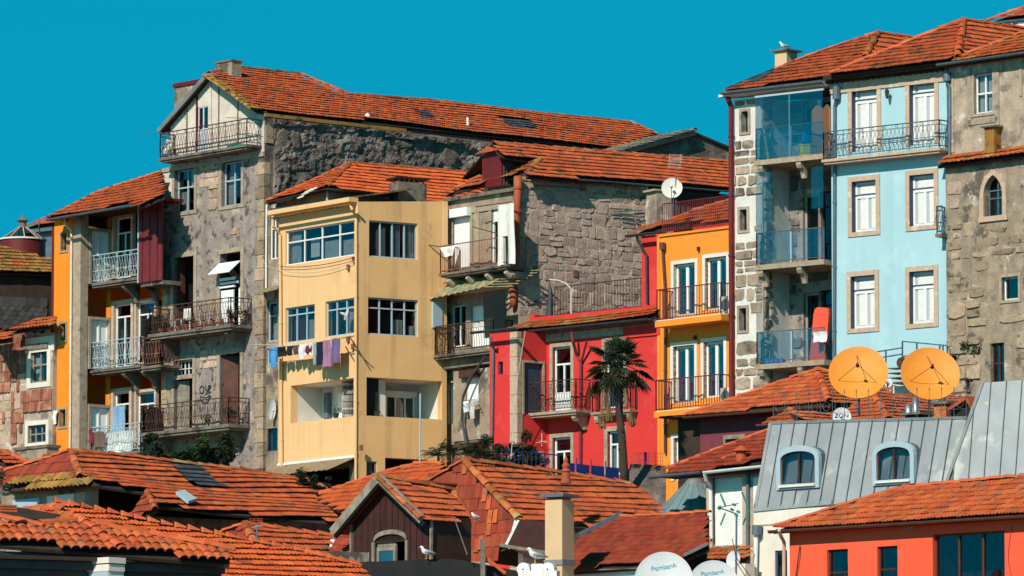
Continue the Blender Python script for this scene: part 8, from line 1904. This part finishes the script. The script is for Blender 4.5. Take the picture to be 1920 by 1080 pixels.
u = fH.u(1512, 290, .15); t = thing('storage_box', 'bright yellow box on the floor of the top glazed balcony', 'box', fH.pt(u, .1, L1 + .16)); MB().box(fH, u - .2, u + .2, -.1, .22, L1 + .16, L1 + .50).build('body', m_bin, t); MB().box(fH, u - .22, u + .22, -.12, .24, L1 + .50, L1 + .54).build('lid', m_bin, t)
m = MB(); m.lathe(fH.pt(u - .1, .05, L1 + .56), [(.12, 0), (.17, .05), (.17, .22), (.1, .3), (.02, .32)], 10); tag(m.build('blue_bag', m_bluepl), 'blue bag standing on the yellow box', 'bag')
m = MB(); uu = u - .1; m.box(fH, uu - .02, uu + .36, -.5, -.42, L1 + .7, L1 + 1.75); m.box(fH, uu + .12, uu + .24, -.5, -.42, L1 + 1.75, L1 + 2.0); tag(m.build('ironing_board', m_whitecloth), 'white ironing board leaning upright beside the wicker screen', 'ironing board')
m = MB(); q0 = fH.pt(uH1 + .5, -.2, L1 + 1.0); 
for a, b in (((.45, -.1, 1.0), (1.1, -.1, .2)), ((1.1, -.1, 1.0), (.5, -.1, .2)), ((.45, -.5, 1.0), (1.1, -.5, .2)), ((.4, -.1, 1.0), (1.3, -.1, 1.02)), ((.4, -.5, 1.0), (1.3, -.5, 1.02))): m.beam(fH.pt(uH1 + a[0], a[1], L1 + a[2]), fH.pt(uH1 + b[0], b[1], L1 + b[2]), .02, .02)
tag(m.build('clothes_horse', m_steel), 'folding metal clothes horse on the top glazed balcony', 'clothes horse')
m = MB(); m.tube([fH.pt(uH1 + .3, .1, L1 + .2), fH.pt(uH1 + .12, .1, L1 + 1.2)], .02, 6); m.tube([fH.pt(uH1 + .3, .1, L1 + .16), fH.pt(uH1 + .27, .1, L1 + .42)], [.03, .05], 6); tag(m.build('broom', m_bin), 'yellow broom leaning at the left end of the top glazed balcony', 'broom')
# red board with white towel on the lowest glazed balcony
t = thing('pool_float_board', 'big red rounded board standing on the lowest glazed balcony', 'board', fH.pt(uH2 - .6, 0, L3 + .16)); prof = [(-.31, 0), (.22, 0), (.34, 1.35), (.33, 1.52), (.26, 1.58), (-.02, 1.62), (-.12, 1.56), (-.16, 1.4)]
MB().slab([fH.pt(uH2 - .50 + a * 1.18, .05, L3 + .16 + b * 1.04) for a, b in prof], .12).build('board', m_red_board, t)
hung('towel', 'white towel over the rail in front of the red board', 'towel', fH, 1525, 1551, 622, 641, .42, None, mat=m_whitecloth, wv=.04, taper=.15)
m = MB(); 
for k in range(4): m.lathe(fH.pt(uH1 + .25 + .18 * k, .1, L3 + .2), [(.01, -.04), (.12, 0), (.1, .1), (.02, .15)], 8)
tag(m.build('blue_plastic_sheet', m_bluepl), 'crumpled blue plastic at the foot of the lowest glazed balcony', 'plastic sheet')
# parasol frame and chairs on loggias: plants
p = fY.pt(r1_[0] + (r1_[1] - r1_[0]) * .68, -.12, r1_[2] + .0); pot('small leafy pot plant on the sill of the left yellow loggia', p, .10, .16, .2, m_gutter_dk, None, m_leaf_dk, 50)
p = sY.pt(r2_[0] + .5, -.2, r2_[2]); pot('little pot plant with yellow green leaves in the right yellow loggia', p, .08, .12, .15, m_gutter_dk, None, m_leaf, 40)
# ground stand of cables across the yellow block
# ============================================================= gulls
gull(chim_top, 'gull standing on the chimney slab of the blue house roof', 190, .62)
gull(W(800, 1048, 135.8), 'gull sitting at the black roof edge right of the wooden dormer', 200, .7)
gull(fW.at(1004, 1056, -.12), 'gull perched on the white carved finial', 195, .8)
gull(hq(893, 978) + plP2.n * .02, 'gull resting on the flat tiled slope right of the dormer', 160, .55)
